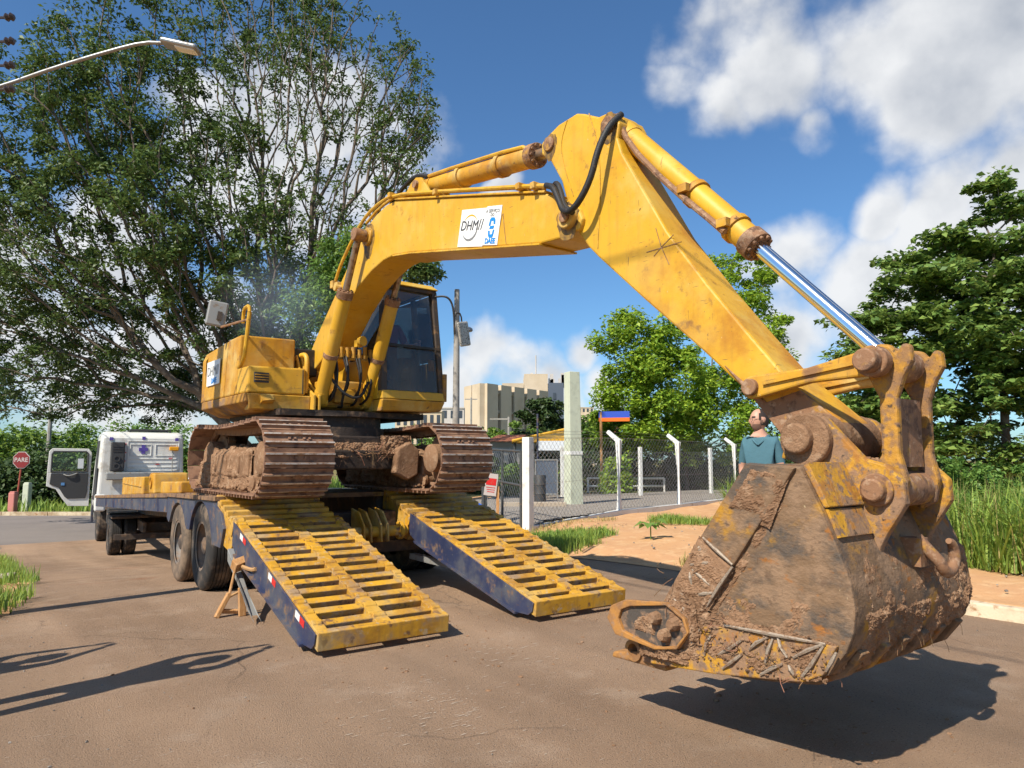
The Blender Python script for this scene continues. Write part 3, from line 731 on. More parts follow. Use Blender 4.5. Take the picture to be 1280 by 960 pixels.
# right-hand side covers: rear door, middle panel, counterweight
pts = plan(.012, 4.78, 5.09)
loft([(pts, 2.118), (pts, 2.64), (plan(.05, 4.78, 5.07), 2.72)]).build('counterweight', 'yellow_worn', EX, bevel=.025)
def cover(name, u0, u1, z1a, z1b, vr=HR+.004, m='yellow_worn'):
    c = MB(); c.hexa([(vr, u0, 2.118), (-.55, u0, 2.118), (-.55, u1, 2.118), (vr, u1, 2.118)],
                     [(vr+.03, u0, z1a), (-.55, u0, z1a+.01), (-.55, u1, z1b+.01), (vr+.03, u1, z1b)])
    return c.build(name, m, EX, bevel=.018)
door = cover('engine_door', 3.815, 4.755, 2.79, 2.735)
cover('side_panel', 3.335, 3.785, 2.80, 2.795, m='yellow_worn')
MB().bx(HR+.05, -.57, 3.4, 4.9, 2.12, 2.66).build('engine_bay', 'dark_interior', EX)
MB().bx(-.545, .9, 3.9, 4.78, 2.118, 2.70).build('engine_hood', 'yellow_worn', EX, bevel=.02)
MB().bx(-.50, .75, 3.95, 4.7, 2.70, 2.76).build('hood_lid', 'dark_oily', EX, bevel=.02)
MB().bx(-.53, -.22, 3.45, 3.9, 2.40, 2.73).build('valve_cover', 'black_metal', EX, bevel=.02)
# side decal on the engine door
dec = MB(); dec.bx(HR-.004, HR+.002, 3.98, 4.52, 2.30, 2.60); d = dec.build('side_decal', 'decal_white', EX)
q = MB(); q.text('DHM//', .17, (HR-.006, 4.25, 2.47), (0, -1, 0), (0, 0, 1)); q.build('lettering', 'decal_grey', d)
q = MB(); q.text('DAEE', .09, (HR-.006, 4.2, 2.35), (0, -1, 0), (0, 0, 1), bold=.003); q.build('lettering', 'decal_blue', d)
# front right: step box with louvre, panel above
sb = MB(); sb.hexa([(HR+.02, 2.985, 2.118), (-.56, 2.955, 2.118), (-.56, 3.33, 2.118), (HR+.004, 3.33, 2.118)],
                   [(HR+.03, 2.99, 2.415), (-.56, 2.96, 2.425), (-.56, 3.33, 2.425), (HR+.012, 3.33, 2.415)])
box = sb.build('tool_box', 'yellow_paint', EX, bevel=.02)
lv = MB(); lv.bx(-1.135, -.975, 2.968, 2.99, 2.235, 2.345); lo = lv.build('louvre', 'dark_interior', box)
for z in (2.263, 2.291, 2.319): MB().bx(-1.13, -.98, 2.960, 2.974, z-.004, z+.006).build('slat', 'yellow_worn', box)
ln = MB(); ln.bx(-.60, -.59, 2.953, 2.957, 2.13, 2.41); ln.build('door_gap', 'dark_interior', box)
fp = MB(); fp.hexa([(HR+.03, 3.345, 2.42), (-.62, 3.345, 2.43), (-.62, 3.78, 2.43), (HR+.03, 3.78, 2.42)],
                   [(HR+.10, 3.42, 2.80), (-.62, 3.42, 2.80), (-.62, 3.78, 2.80), (HR+.06, 3.78, 2.80)])
fp.build('tank_cover', 'yellow_paint', EX, bevel=.02)
lw = MB(); lw.hexa([(HR+.05, 3.0, 1.94), (-.50, 2.96, 1.94), (-.50, 3.3, 1.94), (HR+.1, 3.3, 1.94)], [(HR+.02, 2.975, 2.112), (-.50, 2.945, 2.112), (-.50, 3.3, 2.112), (HR+.02, 3.3, 2.112)])
lw.build('front_skirt', 'yellow_worn', EX, bevel=.012)
MB().hexa([(-1.06, 2.90, 2.03), (-.92, 2.90, 2.05), (-.92, 2.99, 2.0), (-1.06, 2.99, 2.0)], [(-1.08, 2.94, 2.105), (-.95, 2.94, 2.105), (-.95, 2.99, 2.105), (-1.08, 2.99, 2.105)]).build('step', 'yellow_worn', EX)
# boom bracket plates at the house front
for v in (-.50, -.44, .26, .32):
    b = MB(); b.prism([(2.86, 1.93), (3.05, 1.93), (3.6, 2.0), (3.66, 2.6), (3.58, 2.66), (3.46, 2.66), (3.30, 2.40), (3.1, 2.24), (2.86, 2.12)], v, v+.03)
    b.build('boom_bracket', 'yellow_paint', EX, bevel=.008)
bb = MB(); bb.cyl((-.56, 3.52, 2.60), (-.48, 3.52, 2.60), .075, seg=20); bb.cyl((-.585, 3.52, 2.60), (-.56, 3.52, 2.60), .04, seg=14); bb.build('foot_pin', 'yellow_worn', EX, smooth=True)
gb = MB(); gb.tube([(-.53, 3.03, 2.15), (-.53, 3.0, 2.52), (-.535, 3.05, 2.60), (-.545, 3.16, 2.60)], .028, 10, 2); gb.build('guard_post', 'yellow_paint', EX, smooth=True)
# handrail with mirror on the right corner
hr = MB(); hr.tube([(HR+.06, 3.50, 2.45), (HR+.02, 3.30, 2.42), (HR+.01, 3.10, 2.50), (HR+.01, 3.05, 2.70), (HR+.01, 2.98, 3.0)], .022, 8, 2)
hr.tube([(HR+.01, 2.98, 3.0), (HR+.01, 3.0, 3.08), (HR+.02, 3.2, 3.08), (HR+.03, 3.26, 3.02), (HR+.03, 3.26, 2.92)], .02, 8, 1)
rail = hr.build('handrail', 'yellow_paint', EX, smooth=True)
ma = MB(); ma.tube([(HR+.01, 2.98, 2.92), (HR-.02, 3.3, 2.93), (HR-.08, 3.7, 2.93)], .014, 6); ma.build('mirror_arm', 'rust_worn', rail)
mm = MB(); R_ = Matrix.Rotation(math.radians(-12), 3, 'Z') @ Matrix.Rotation(math.radians(8), 3, 'Y')
mm.box((HR-.11, 3.80, 3.10), (.22, .05, .30), R_); mo = mm.build('mirror', 'grey_metal', rail, bevel=.02)
mb_ = MB(); mb_.box((HR-.09, 3.765, 3.07), (.05, .05, .10), R_); mb_.build('mirror_clamp', 'brown_frame', rail)

# --- cab
CV0, CV1, CU0, CU1 = .23, 1.09, 2.62, 4.05
cabm = MB()
cabm.hexa([(CV0, CU0+.02, 1.96), (CV1-.04, CU0+.02, 1.98), (CV1, CU1, 1.98), (CV0, CU1, 1.96)], [(CV0, CU0-.02, 2.10), (CV1, CU0-.02, 2.10), (CV1, CU1, 2.10), (CV0, CU1, 2.10)])
cabm.build('cab_base', 'yellow_worn', EX, bevel=.012)
cf = MB()
cf.hexa([(CV0, CU0-.015, 2.105), (CV1, CU0-.015, 2.105), (CV1, CU0+.10, 2.105), (CV0, CU0+.10, 2.105)], [(CV0, CU0, 2.21), (CV1, CU0, 2.21), (CV1, CU0+.10, 2.21), (CV0, CU0+.10, 2.21)])
cf.bx(CV1-.03, CV1+.004, CU0+.10, CU1, 2.105, 2.62)
cf.bx(CV0-.004, CV0+.03, CU0+.10, CU1, 2.105, 2.62)
cf.bx(CV0, CV1, CU1-.04, CU1+.004, 2.105, 2.75)
cf.build('cab_panel', 'yellow_paint', EX, bevel=.01)
T0, T1 = CV0+.06, CV1-.07
pil = MB(); top = 3.50
def post(a, b, w=.035, d=.05):
    a, b = Vector(a), Vector(b)
    pil.hexa([(a.x-w, a.y-d, a.z), (a.x+w, a.y-d, a.z), (a.x+w, a.y+d, a.z), (a.x-w, a.y+d, a.z)], [(b.x-w, b.y-d, b.z), (b.x+w, b.y-d, b.z), (b.x+w, b.y+d, b.z), (b.x-w, b.y+d, b.z)])
post((CV1-.03, CU0+.05, 2.15), (T1-.02, CU0+.17, top)); post((CV0+.03, CU0+.05, 2.2), (T0+.02, CU0+.17, top))
post((CV1-.03, CU1-.04, 2.6), (T1-.02, CU1-.06, top)); post((CV0+.03, CU1-.04, 2.6), (T0+.02, CU1-.06, top))
post((CV1-.03, CU0+.62, 2.6), (T1-.02, CU0+.66, top), .022, .035); post((CV0+.03, CU0+.75, 2.6), (T0+.02, CU0+.78, top), .022, .035)
pil.bx(T0-.01, T1+.01, CU0+.12, CU0+.20, top-.03, top+.015); pil.bx(T0, T0+.05, CU0+.15, CU1-.04, top-.02, top+.015); pil.bx(T1-.05, T1, CU0+.15, CU1-.04, top-.02, top+.015)
pil.build('cab_frame', 'brown_frame', EX, bevel=.008)
MB().bx(CV0+.03, CV1-.03, CU0+.045, CU0+.055, 2.745, 2.775).build('window_bar', 'black_metal', EX)
ro = MB(); ro.hexa([(T0-.03, CU0+.08, top+.016), (T1+.03, CU0+.08, top+.016), (T1+.03, CU1, top+.016), (T0-.03, CU1, top+.016)], [(T0+.02, CU0+.16, top+.085), (T1-.03, CU0+.16, top+.085), (T1-.03, CU1-.05, top+.085), (T0+.02, CU1-.05, top+.085)])
ro.build('cab_roof', 'yellow_paint', EX, bevel=.015)
def pane(name, p, m):
    o = MB(); n = (Vector(p[1])-Vector(p[0])).cross(Vector(p[3])-Vector(p[0])).normalized()*.004
    o.hexa([Vector(q)-n for q in p], [Vector(q)+n for q in p]); return o.build(name, m, EX)
yb = CU0+.045; yt = CU0+.165
pane('lower_windscreen', [(CV0+.06, yb-.01, 2.215), (CV1-.06, yb-.01, 2.215), (CV1-.075, yb+.035, 2.745), (CV0+.07, yb+.035, 2.745)], 'glass_dusty')
pane('windscreen', [(CV0+.07, yb+.04, 2.775), (CV1-.075, yb+.04, 2.775), (T1-.05, yt, top-.03), (T0+.05, yt, top-.03)], 'glass_clear')
pane('door_window', [(CV1-.02, CU0+.14, 2.63), (CV1-.02, CU0+.58, 2.63), (T1-.01, CU0+.62, top-.03), (T1-.01, CU0+.23, top-.03)], 'glass_clear')
pane('rear_side_window', [(CV1-.02, CU0+.68, 2.63), (CV1-.02, CU1-.1, 2.63), (T1-.01, CU1-.12, top-.03), (T1-.01, CU0+.72, top-.03)], 'glass_clear')
pane('right_window', [(CV0+.02, CU0+.14, 2.63), (CV0+.02, CU1-.1, 2.63), (T0+.01, CU1-.12, top-.03), (T0+.01, CU0+.23, top-.03)], 'glass_dusty')
pane('rear_window', [(CV0+.07, CU1-.02, 2.76), (CV1-.07, CU1-.02, 2.76), (T1-.05, CU1-.03, top-.03), (T0+.05, CU1-.03, top-.03)], 'glass_clear')
sc = MB(); sc.hexa([(CV1-.20, yb+.012, 2.48), (CV1-.11, yb+.012, 2.48), (CV1-.12, yb+.022, 2.62), (CV1-.20, yb+.022, 2.62)], [(CV1-.20, yb+.016, 2.48), (CV1-.11, yb+.016, 2.48), (CV1-.12, yb+.026, 2.62), (CV1-.20, yb+.026, 2.62)]); sc.build('sticker', 'wood_raw', EX)
MB().bx(CV1-.02, CV1+.03, CU0-.01, CU0+.05, 2.105, 2.45).build('corner_marker', 'board_orange' if False else 'yellow_dirty', EX, bevel=.006)
# seat and console inside
se = MB(); se.bx(.46, .90, 3.15, 3.6, 2.40, 2.52); se.bx(.46, .90, 3.58, 3.70, 2.5, 3.15); se.bx(.54, .82, 3.58, 3.68, 3.15, 3.36); se.bx(.55, .8, 3.25, 3.55, 2.1, 2.4)
se.build('seat', 'dark_interior', EX, bevel=.03)
lvr = MB(); lvr.bx(.33, .45, 3.05, 3.5, 2.10, 2.58); lvr.bx(.92, 1.02, 3.05, 3.5, 2.10, 2.58); lvr.tube([(.39, 3.12, 2.58), (.40, 3.06, 2.76)], .018, 8); lvr.tube([(.96, 3.12, 2.58), (.95, 3.06, 2.76)], .018, 8)
lvr.tube([(.58, 2.86, 2.1), (.58, 2.80, 2.62)], .014, 8); lvr.tube([(.72, 2.86, 2.1), (.72, 2.80, 2.62)], .014, 8)
lvr.build('console', 'dark_interior', EX, bevel=.01)
# exterior mirror on the cab
cmr = MB(); cmr.tube([(T1-.02, CU0+.12, 3.44), (CV1+.0, 2.60, 3.44), (CV1+.06, 2.56, 3.36), (CV1+.08, 2.54, 3.20), (CV1+.09, 2.54, 2.95)], .013, 8, 2)
cmr.tube([(CV1+.085, 2.54, 3.17), (CV1+.11, 2.53, 3.23), (CV1+.17, 2.52, 3.22), (CV1+.185, 2.51, 3.05)], .010, 8, 1)
arm_ = cmr.build('mirror_bracket', 'black_metal', EX, smooth=True)
MB().box((CV1+.205, 2.505, 2.965), (.20, .035, .31), Matrix.Rotation(math.radians(16), 3, 'Z') @ Matrix.Rotation(math.radians(-13), 3, 'Y')).build('mirror', 'mirror_speckled', arm_, bevel=.025)

# --- hoses between house and boom
hs = MB()
for (x, x2, d) in ((-.30, -.26, 0), (-.24, -.30, .04), (-.17, -.12, -.05), (-.09, -.16, .06), (.0, .04, -.02), (.07, .0, .05), (.13, .17, 0)):
    hs.tube([(x, 3.22, 2.10+d*.5), (x-d, 2.98+d, 2.03+d), (x2+d, 2.82-d*.5, 2.14+d*1.5), (x2+d*.5, 2.76+d, 2.40+d), (x2, 2.86, 2.60)], .015, 8, 2)
hs.tube([(-.34, 2.84, 2.36), (-.2, 2.74, 2.12+.02), (.0, 2.72, 2.08), (.14, 2.80, 2.30)], .017, 8, 2)
hs.build('hose_bundle', 'rubber_hose', EX, smooth=True)
vm = MB()
for k in range(8):
    x = -.33+k*.075; vm.cyl((x, 2.86, 2.58), (x, 2.86, 2.68+rng.uniform(0, .06)), .026, seg=10); vm.box((x, 2.87, 2.60), (.05, .06, .05))
vm.cyl((-.40, 2.87, 2.57), (.28, 2.87, 2.57), .018, seg=10)
vm.build('hose_fittings', 'yellow_worn', EX, smooth=True)
sv = MB(); sv.bx(-.32, .18, 3.0, 3.3, 2.0, 2.32); sv.bx(-.22, .06, 2.92, 3.02, 2.05, 2.22); sv.build('swivel_block', 'yellow_worn', EX, bevel=.02)
wk = MB(); wk.cyl((-.02, 2.72, 2.76), (.0, 2.66, 2.76), .05, .06, 16); wk.bx(-.05, .02, 2.72, 2.80, 2.70, 2.78); wk.build('work_lamp', 'yellow_paint', EX, smooth=True)

# --- boom
BN, BF = -.26, .10
boom_poly = [(3.42, 2.50), (3.56, 2.48), (3.64, 2.54), (3.66, 2.66), (3.38, 2.92), (2.94, 3.28), (2.60, 3.56), (2.30, 3.80), (2.12, 3.92), (1.90, 4.0), (1.66, 4.045), (1.46, 4.035), (.09, 3.665), (-.89, 3.395),
             (-1.12, 3.27), (-1.25, 3.17), (-1.285, 3.09), (-1.25, 3.02), (-1.06, 3.005), (-.83, 3.02), (.33, 3.25), (1.13, 3.41), (1.49, 3.465), (1.72, 3.46), (2.0, 3.40), (2.30, 3.29), (2.65, 3.08), (3.05, 2.77), (3.24, 2.58)]
boom = MB().prism(boom_poly, BN, BF).build('boom', 'yellow_paint', EX, bevel=.014)
# flange plates that stand a little proud of the web
fl = MB(); fl.prism([(1.46, 4.036), (.09, 3.666), (-.89, 3.396), (-.9, 3.412), (.09, 3.684), (1.46, 4.054)], BN-.018, BF+.018); fl.prism([(-.83, 3.019), (.33, 3.249), (1.13, 3.409), (1.49, 3.464), (1.49, 3.448), (1.13, 3.393), (.33, 3.233), (-.83, 3.003)], BN-.018, BF+.018)
fl.build('flange', 'yellow_paint', boom, bevel=.005)
bp = MB(); bp.cyl((BN-.045, -1.15, 3.13), (BF+.045, -1.15, 3.13), .085, seg=24); bp.build('pivot_boss', 'yellow_worn', boom, bevel=.01, smooth=True)
bp = MB(); bp.cyl((BN-.065, -1.15, 3.13), (BF+.065, -1.15, 3.13), .048, seg=18); bp.build('pivot_pin', 'rust_worn', boom, bevel=.008, smooth=True)
CP = (2.06, 3.80)
bp = MB(); bp.cyl((BN-.17, CP[0], CP[1]), (BF+.17, CP[0], CP[1]), .055, seg=18); bp.cyl((BN-.03, CP[0], CP[1]), (BF+.03, CP[0], CP[1]), .10, seg=20); bp.build('cylinder_pin', 'yellow_worn', boom, bevel=.008, smooth=True)
lug = MB()
for v in (-.21, .02): lug.prism([(1.42, 4.04), (.80, 3.86), (.95, 4.05), (1.05, 4.16), (1.15, 4.19), (1.25, 4.16)], v, v+.03)
lug.build('lug', 'yellow_paint', boom, bevel=.006)
lp = MB(); lp.cyl((-.24, 1.13, 4.11), (.08, 1.13, 4.11), .04, seg=14); lp.build('lug_pin', 'rust_worn', boom, smooth=True)
pp = MB(); pipe_v = BN-.02
pp.tube([(pipe_v, 2.90, 3.40), (pipe_v-.02, 2.70, 3.60), (pipe_v, 2.45, 3.84), (pipe_v, 2.2, 4.0), (pipe_v, 1.9, 4.09), (pipe_v, 1.5, 4.10), (pipe_v, .6, 3.86), (pipe_v, -.75, 3.49), (pipe_v, -.95, 3.43)], .018, 8, 1)
pp.tube([(pipe_v+.06, 2.2, 4.0), (pipe_v+.06, 1.9, 4.09), (pipe_v+.06, 1.5, 4.11), (pipe_v+.06, .6, 3.87), (pipe_v+.06, -.75, 3.50), (pipe_v+.06, -.95, 3.44)], .016, 8, 1)
pipe = pp.build('pipe', 'yellow_paint', boom, smooth=True)
for (u, z) in ((.62, 3.855), (-.62, 3.52), (1.5, 4.09), (-.80, 3.47)): MB().box((pipe_v+.02, u, z), (.13, .05, .055)).build('pipe_clamp', 'yellow_worn', boom, bevel=.006)
cl = MB(); cl.box((pipe_v-.01, 2.86, 3.42), (.08, .07, .09)); cl.box((pipe_v+.0, 2.78, 3.40), (.06, .09, .07)); cl.cyl((pipe_v-.06, 2.74, 3.36), (pipe_v+.02, 2.74, 3.36), .04, seg=12)
cl.build('pipe_joint', 'yellow_worn', boom, bevel=.006)
# white placard on the boom
e1 = Vector((0, -.57, -.13)).normalized(); e2 = Vector((0, -.13, .57)).normalized()
so_ = Vector((BN-.0025, .305, 3.265)); SW, SH = .60, .325
def splate(name, a, b, h0, h1, m, d=.002, parent=None):
    o = MB(); c = [so_+e1*(a*SW)+e2*(h0*SH), so_+e1*(b*SW)+e2*(h0*SH), so_+e1*(b*SW)+e2*(h1*SH), so_+e1*(a*SW)+e2*(h1*SH)]
    n = Vector((-d, 0, 0)); o.hexa([q for q in c], [q+n for q in c]); return o.build(name, m, parent or EX)
plc = splate('placard', 0, .645, 0, 1, 'decal_white'); splate('placard_panel', .645, 1, 0.03, 1.03, 'decal_white', .0025, plc)
def spt(a, b, d=-.004): return so_+e1*(a*SW)+e2*(b*SH)+Vector((d, 0, 0))
MB().text('DHM', .120, spt(.25, .55), e1, e2, shear=.15).build('lettering', 'decal_dark', plc)
MB().text('//', .13, spt(.545, .56), e1, e2).build('lettering', 'decal_dark', plc)
def arc(a0, a1, c, r, w0, w1, m, d=.003):
    o = MB(); n = 18; vs = []; 
    for k in range(n+1):
        t = k/n; a = math.radians(a0+(a1-a0)*t); w = w0+(w1-w0)*math.sin(math.pi*t)
        for rr in (r-w/2, r+w/2): vs.append(spt(c[0], c[1], -d)+e1*(rr*math.cos(a))+e2*(rr*math.sin(a)*.92))
    o.add(vs, [(2*k, 2*k+1, 2*k+3, 2*k+2) for k in range(n)]); return o.build('swoosh', m, plc)
arc(-150, 25, (.27, .50), .115, .004, .026, 'decal_grey'); arc(35, 150, (.27, .50), .118, .003, .016, 'decal_orange')
MB().text('A SERVIÇO', .040, spt(.80, .90), e1, e2).build('lettering', 'decal_grey', plc)
MB().text('DO', .036, spt(.80, .80), e1, e2).build('lettering', 'decal_grey', plc)
MB().text('DAEE', .062, spt(.82, .13), e1, e2, bold=.002).build('lettering', 'decal_blue', plc)
lg = MB()
for pa in ([(-.048, .016), (-.036, .070), (-.022, .084), (.024, .084), (.040, .066), (.046, .026), (.020, .030), (.016, .056), (-.014, .056), (-.022, .016)],
           [(-.034, -.012), (-.022, .014), (.036, .016), (.026, -.010)],
           [(-.046, -.024), (-.038, -.066), (-.022, -.084), (.022, -.084), (.034, -.070), (.046, -.018), (.022, -.018), (.014, -.056), (-.016, -.056), (-.020, -.026)]):
    vs = [spt(.82, .475, -.005)+e1*x+e2*y for x, y in pa]; lg.add(vs, [tuple(range(len(vs)))])
lg.build('emblem', 'decal_blue', plc)

sc7 = MB(); sx = BN-.001
sc7.tube([(sx, -.31, 3.27), (sx, -.345, 3.37), (sx, -.36, 3.385)], .0025, 4); sc7.tube([(sx, -.36, 3.385), (sx, -.375, 3.27), (sx, -.40, 3.12)], .003, 4); sc7.build('scratch', 'rust_worn', boom)
# --- hydraulic cylinders (barrel + rod, gland and clamps as sub-parts)
def ram(name, a, b, frac, rb, rr, rodm='rod_dull', v=0.0, eye=.07, barrelm='yellow_paint'):
    a, b = Vector((v, *a)), Vector((v, *b)); d = (b-a); m = a+d*frac; dn = d.normalized()
    o = MB(); o.cyl(a, m, rb, seg=20); o.cyl(a+Vector((-rb*.9, 0, 0)), a+Vector((rb*.9, 0, 0)), eye, seg=18); o.cyl(a, a+dn*rb*1.6, rb*1.06, seg=20)
    bar = o.build(name, barrelm, EX, smooth=True)
    g = MB(); g.cyl(m-dn*.05, m+dn*.035, rb*1.16, seg=20)
    ax = dn.orthogonal().normalized(); bx_ = dn.cross(ax)
    for k in range(10):
        t = 2*math.pi*k/10; c = m+dn*.035+(ax*math.cos(t)+bx_*math.sin(t))*rb*.93; g.cyl(c, c+dn*.018, .013, seg=6)
    g.build('gland', 'rust_worn', bar, bevel=.003, smooth=True)
    r = MB(); r.cyl(m, b-dn*eye*.5, rr, seg=20); r.build('rod', rodm, bar, smooth=True)
    e = MB(); e.cyl(b+Vector((-rb*.85, 0, 0)), b+Vector((rb*.85, 0, 0)), eye, seg=18); e.build('rod_eye', 'rust_worn', bar, bevel=.006, smooth=True)
    return bar
for v in (-.375, .215):
    rb_ = ram('boom_cylinder', (2.98, 2.06), CP, .66, .078, .038, v=v)
    cband = MB(); cband.cyl(Vector((v, 2.72, 2.54)), Vector((v, 2.698, 2.58)), .086, seg=20); cband.build('clamp', 'rust_worn', rb_, smooth=True)
ac = ram('arm_cylinder', (1.13, 4.11), (-.90, 3.80), .83, .088, .045, v=VC, eye=.075, barrelm='yellow_worn')
cl = MB(); cl.tube([(VC-.07, 1.0, 4.17), (VC-.07, .6, 4.115), (VC-.07, -.2, 3.99), (VC-.07, -.48, 3.935), (VC-.05, -.53, 3.90)], .018, 8); cl.tube([(VC+.05, 1.0, 4.18), (VC+.05, .3, 4.08)], .018, 8)
cl.build('feed_pipe', 'yellow_paint', ac, smooth=True)
for t in (.30, .60):
    p = Vector((VC, 1.13+(-.90-1.13)*t, 4.11+(3.80-4.11)*t)); q = p+Vector((0, -.05, -.0075)); MB().cyl(p, q, .104, seg=18).build('clamp', 'yellow_worn', ac, smooth=True)
ah = MB(); ah.tube([(VC-.07, 1.0, 4.17), (VC-.1, 1.2, 4.24), (VC-.1, 1.5, 4.18), (VC-.1, 1.75, 4.06)], .022, 8, 2); ah.tube([(VC+.05, 1.0, 4.18), (VC+.06, 1.2, 4.26), (VC+.06, 1.55, 4.20), (VC+.06, 1.8, 4.06)], .022, 8, 2)
ah.build('hose', 'rubber_hose', ac, smooth=True)
bc = ram('bucket_cylinder', (-1.52, 3.70), (-3.27, 1.845), .575, .080, .043, 'chrome', v=VC, eye=.085, barrelm='yellow_paint')
cl = MB(); cl.tube([(VC-.085, -1.55, 3.78), (VC-.10, -1.66, 3.52), (VC-.10, -2.0, 3.12), (VC-.10, -2.4, 2.72)], .020, 8, 1)
cl.build('feed_pipe', 'rust_worn', bc, smooth=True)
for t in (.34, .50):
    cl = MB(); p = Vector((VC, -1.52-1.75*t, 3.70-1.855*t)); dn = Vector((0, -1.75, -1.855)).normalized(); cl.cyl(p, p+dn*.04, .094, seg=18); cl.box(p+Vector((-.10, 0, 0)), (.06, .07, .05)); cl.build('clamp', 'yellow_worn', bc, smooth=True)

# --- arm
AN, AF = -.225, .065
arm_poly = [(-.80, 3.83), (-.86, 3.86), (-1.00, 3.905), (-1.20, 3.915), (-1.27, 3.885), (-1.42, 3.80), (-1.50, 3.795), (-1.58, 3.755), (-1.62, 3.68), (-1.60, 3.58), (-1.64, 3.46), (-1.72, 3.32), (-2.01, 2.815), (-2.30, 2.42), (-2.55, 2.105), (-2.76, 1.85), (-2.95, 1.68),
            (-3.06, 1.58), (-3.08, 1.48), (-3.02, 1.39), (-2.93, 1.36), (-2.83, 1.41), (-2.72, 1.55), (-2.57, 1.735), (-2.24, 2.04), (-1.79, 2.435), (-1.40, 2.79), (-1.31, 2.88), (-1.20, 3.02), (-1.08, 3.30), (-1.03, 3.45), (-.90, 3.66), (-.80, 3.74)]
arm = MB().prism(arm_poly, AN, AF).build('arm', 'arm_paint', EX, bevel=.014)
for (u, z, r, m) in ((-.90, 3.785, .055, 'rust_worn'), (-1.52, 3.70, .06, 'rust_worn')):
    b = MB(); b.cyl((AN-.02, u, z), (AF+.02, u, z), r, seg=18); b.build('pin', m, arm, bevel=.006, smooth=True)
ft = MB(); ft.prism([(-2.40, 1.93), (-2.57, 1.738), (-2.72, 1.553), (-2.83, 1.413), (-2.93, 1.363), (-3.02, 1.393), (-3.075, 1.48), (-3.055, 1.575), (-2.95, 1.675), (-2.86, 1.75), (-2.66, 1.70)], AN-.012, AN+.01)
ft.build('end_plate', 'rust_worn', arm, bevel=.006)
scr = MB()
for (a, b) in (((-1.92, 2.86), (-2.02, 2.60)), ((-1.84, 2.72), (-2.12, 2.72)), ((-1.90, 2.68), (-2.06, 2.78))):
    scr.tube([(AN-.001, *a), (AN-.001, (a[0]+b[0])/2+.01, (a[1]+b[1])/2), (AN-.001, *b)], .003, 4)
scr.build('scratch', 'rust_worn', arm)
hz = MB(); hz.tube([(BN-.03, -.93, 3.435), (BN-.05, -1.03, 3.39), (BN-.07, -1.11, 3.27), (BN-.10, -1.20, 3.13), (BN-.12, -1.34, 3.12), (BN-.10, -1.47, 3.28), (BN-.08, -1.53, 3.50), (BN-.02, -1.58, 3.66), (VC-.10, -1.60, 3.76)], .023, 10, 2)
hz.tube([(BN+.04, -.93, 3.445), (BN-.0, -1.02, 3.44), (BN-.03, -1.10, 3.32), (BN-.06, -1.16, 3.20), (BN-.08, -1.27, 3.12)], .021, 10, 2)
hz.build('hose', 'rubber_hose', arm, smooth=True)

# weld seams across the arm and boom plates, dark grease round the pins
for pts_, nm_, par_ in (([(AN-.002, -1.10, 3.90), (AN-.003, -1.02, 3.75), (AN-.003, -1.06, 3.55), (AN-.002, -1.16, 3.30)], 'weld_seam', arm), ([(AN-.002, -1.33, 3.86), (AN-.003, -1.42, 3.60), (AN-.003, -1.44, 3.30), (AN-.002, -1.40, 2.85)], 'weld_seam', arm)):
    MB().tube(pts_, .0035, 6, 2).build(nm_, 'yellow_paint', par_, smooth=True)
def grease(v, u, z, r, par_, seed, tail=1.6):
    q = random.Random(seed); pts_ = []
    for k in range(26):
        a = 2*math.pi*k/26; b_ = a if a < math.pi else a-2*math.pi; rr = r*q.uniform(.86, 1.06)*(1+(tail-1)*math.exp(-((b_+1.57)/.5)**2)); pts_.append((u+rr*math.cos(a), z+rr*math.sin(a)))
    MB().prism(pts_, v-.0012, v+.001).build('grease_stain', 'grease', par_)
grease(BN, -1.13, 3.13, .125, boom, 1, 1.5); grease(BN, CP[0], CP[1], .15, boom, 2, 1.9); grease(AN, -.90, 3.785, .085, arm, 3, 1.6); grease(AN, -1.52, 3.70, .09, arm, 4, 1.7)
# --- linkage
def bar(a, b, ra, rb, v0, v1, name, m, parent=EX, waist=.6):
    a, b = Vector((0, *a)), Vector((0, *b)); d = (b-a).normalized(); n = Vector((0, -d.z, d.y)); poly = []
    for k in range(9):
        t = math.pi*k/8; p = a - d*(ra*math.sin(t)) + n*(ra*math.cos(t)); poly.append((p.y, p.z))
    m1 = (a+b)/2
    poly.append(tuple((m1-n*(ra*waist))[1:])); 
    for k in range(9):
        t = math.pi*k/8; p = b + d*(rb*math.sin(t)) - n*(rb*math.cos(t)); poly.append((p.y, p.z))
    poly.append(tuple((m1+n*(ra*waist))[1:]))
    return MB().prism(poly, v0, v1).build(name, m, parent, bevel=.010)
LA, LB, LC = (-2.645, 1.775), (-3.28, 1.845), (-3.275, 1.258)
for (v0, v1) in ((-.345, -.29), (.13, .185)):
    g = bar(LA, LB, .062, .064, v0, v1, 'guide_link', 'yellow_worn')
    rib = MB(); rib.prism([(-2.72, 1.80), (-3.2, 1.855), (-3.2, 1.835), (-2.72, 1.78)], v0-.015, v0+.005); rib.build('rib', 'yellow_worn', g)
p = MB(); p.cyl((-.375, *LA), (.215, *LA), .045, seg=18); p.build('guide_pin', 'rust_worn', EX, bevel=.006, smooth=True)
p = MB(); p.cyl((-.43, *LB), (.27, *LB), .054, seg=20); p.build('link_pin', 'rust_worn', EX, bevel=.008, smooth=True)
lk = MB()
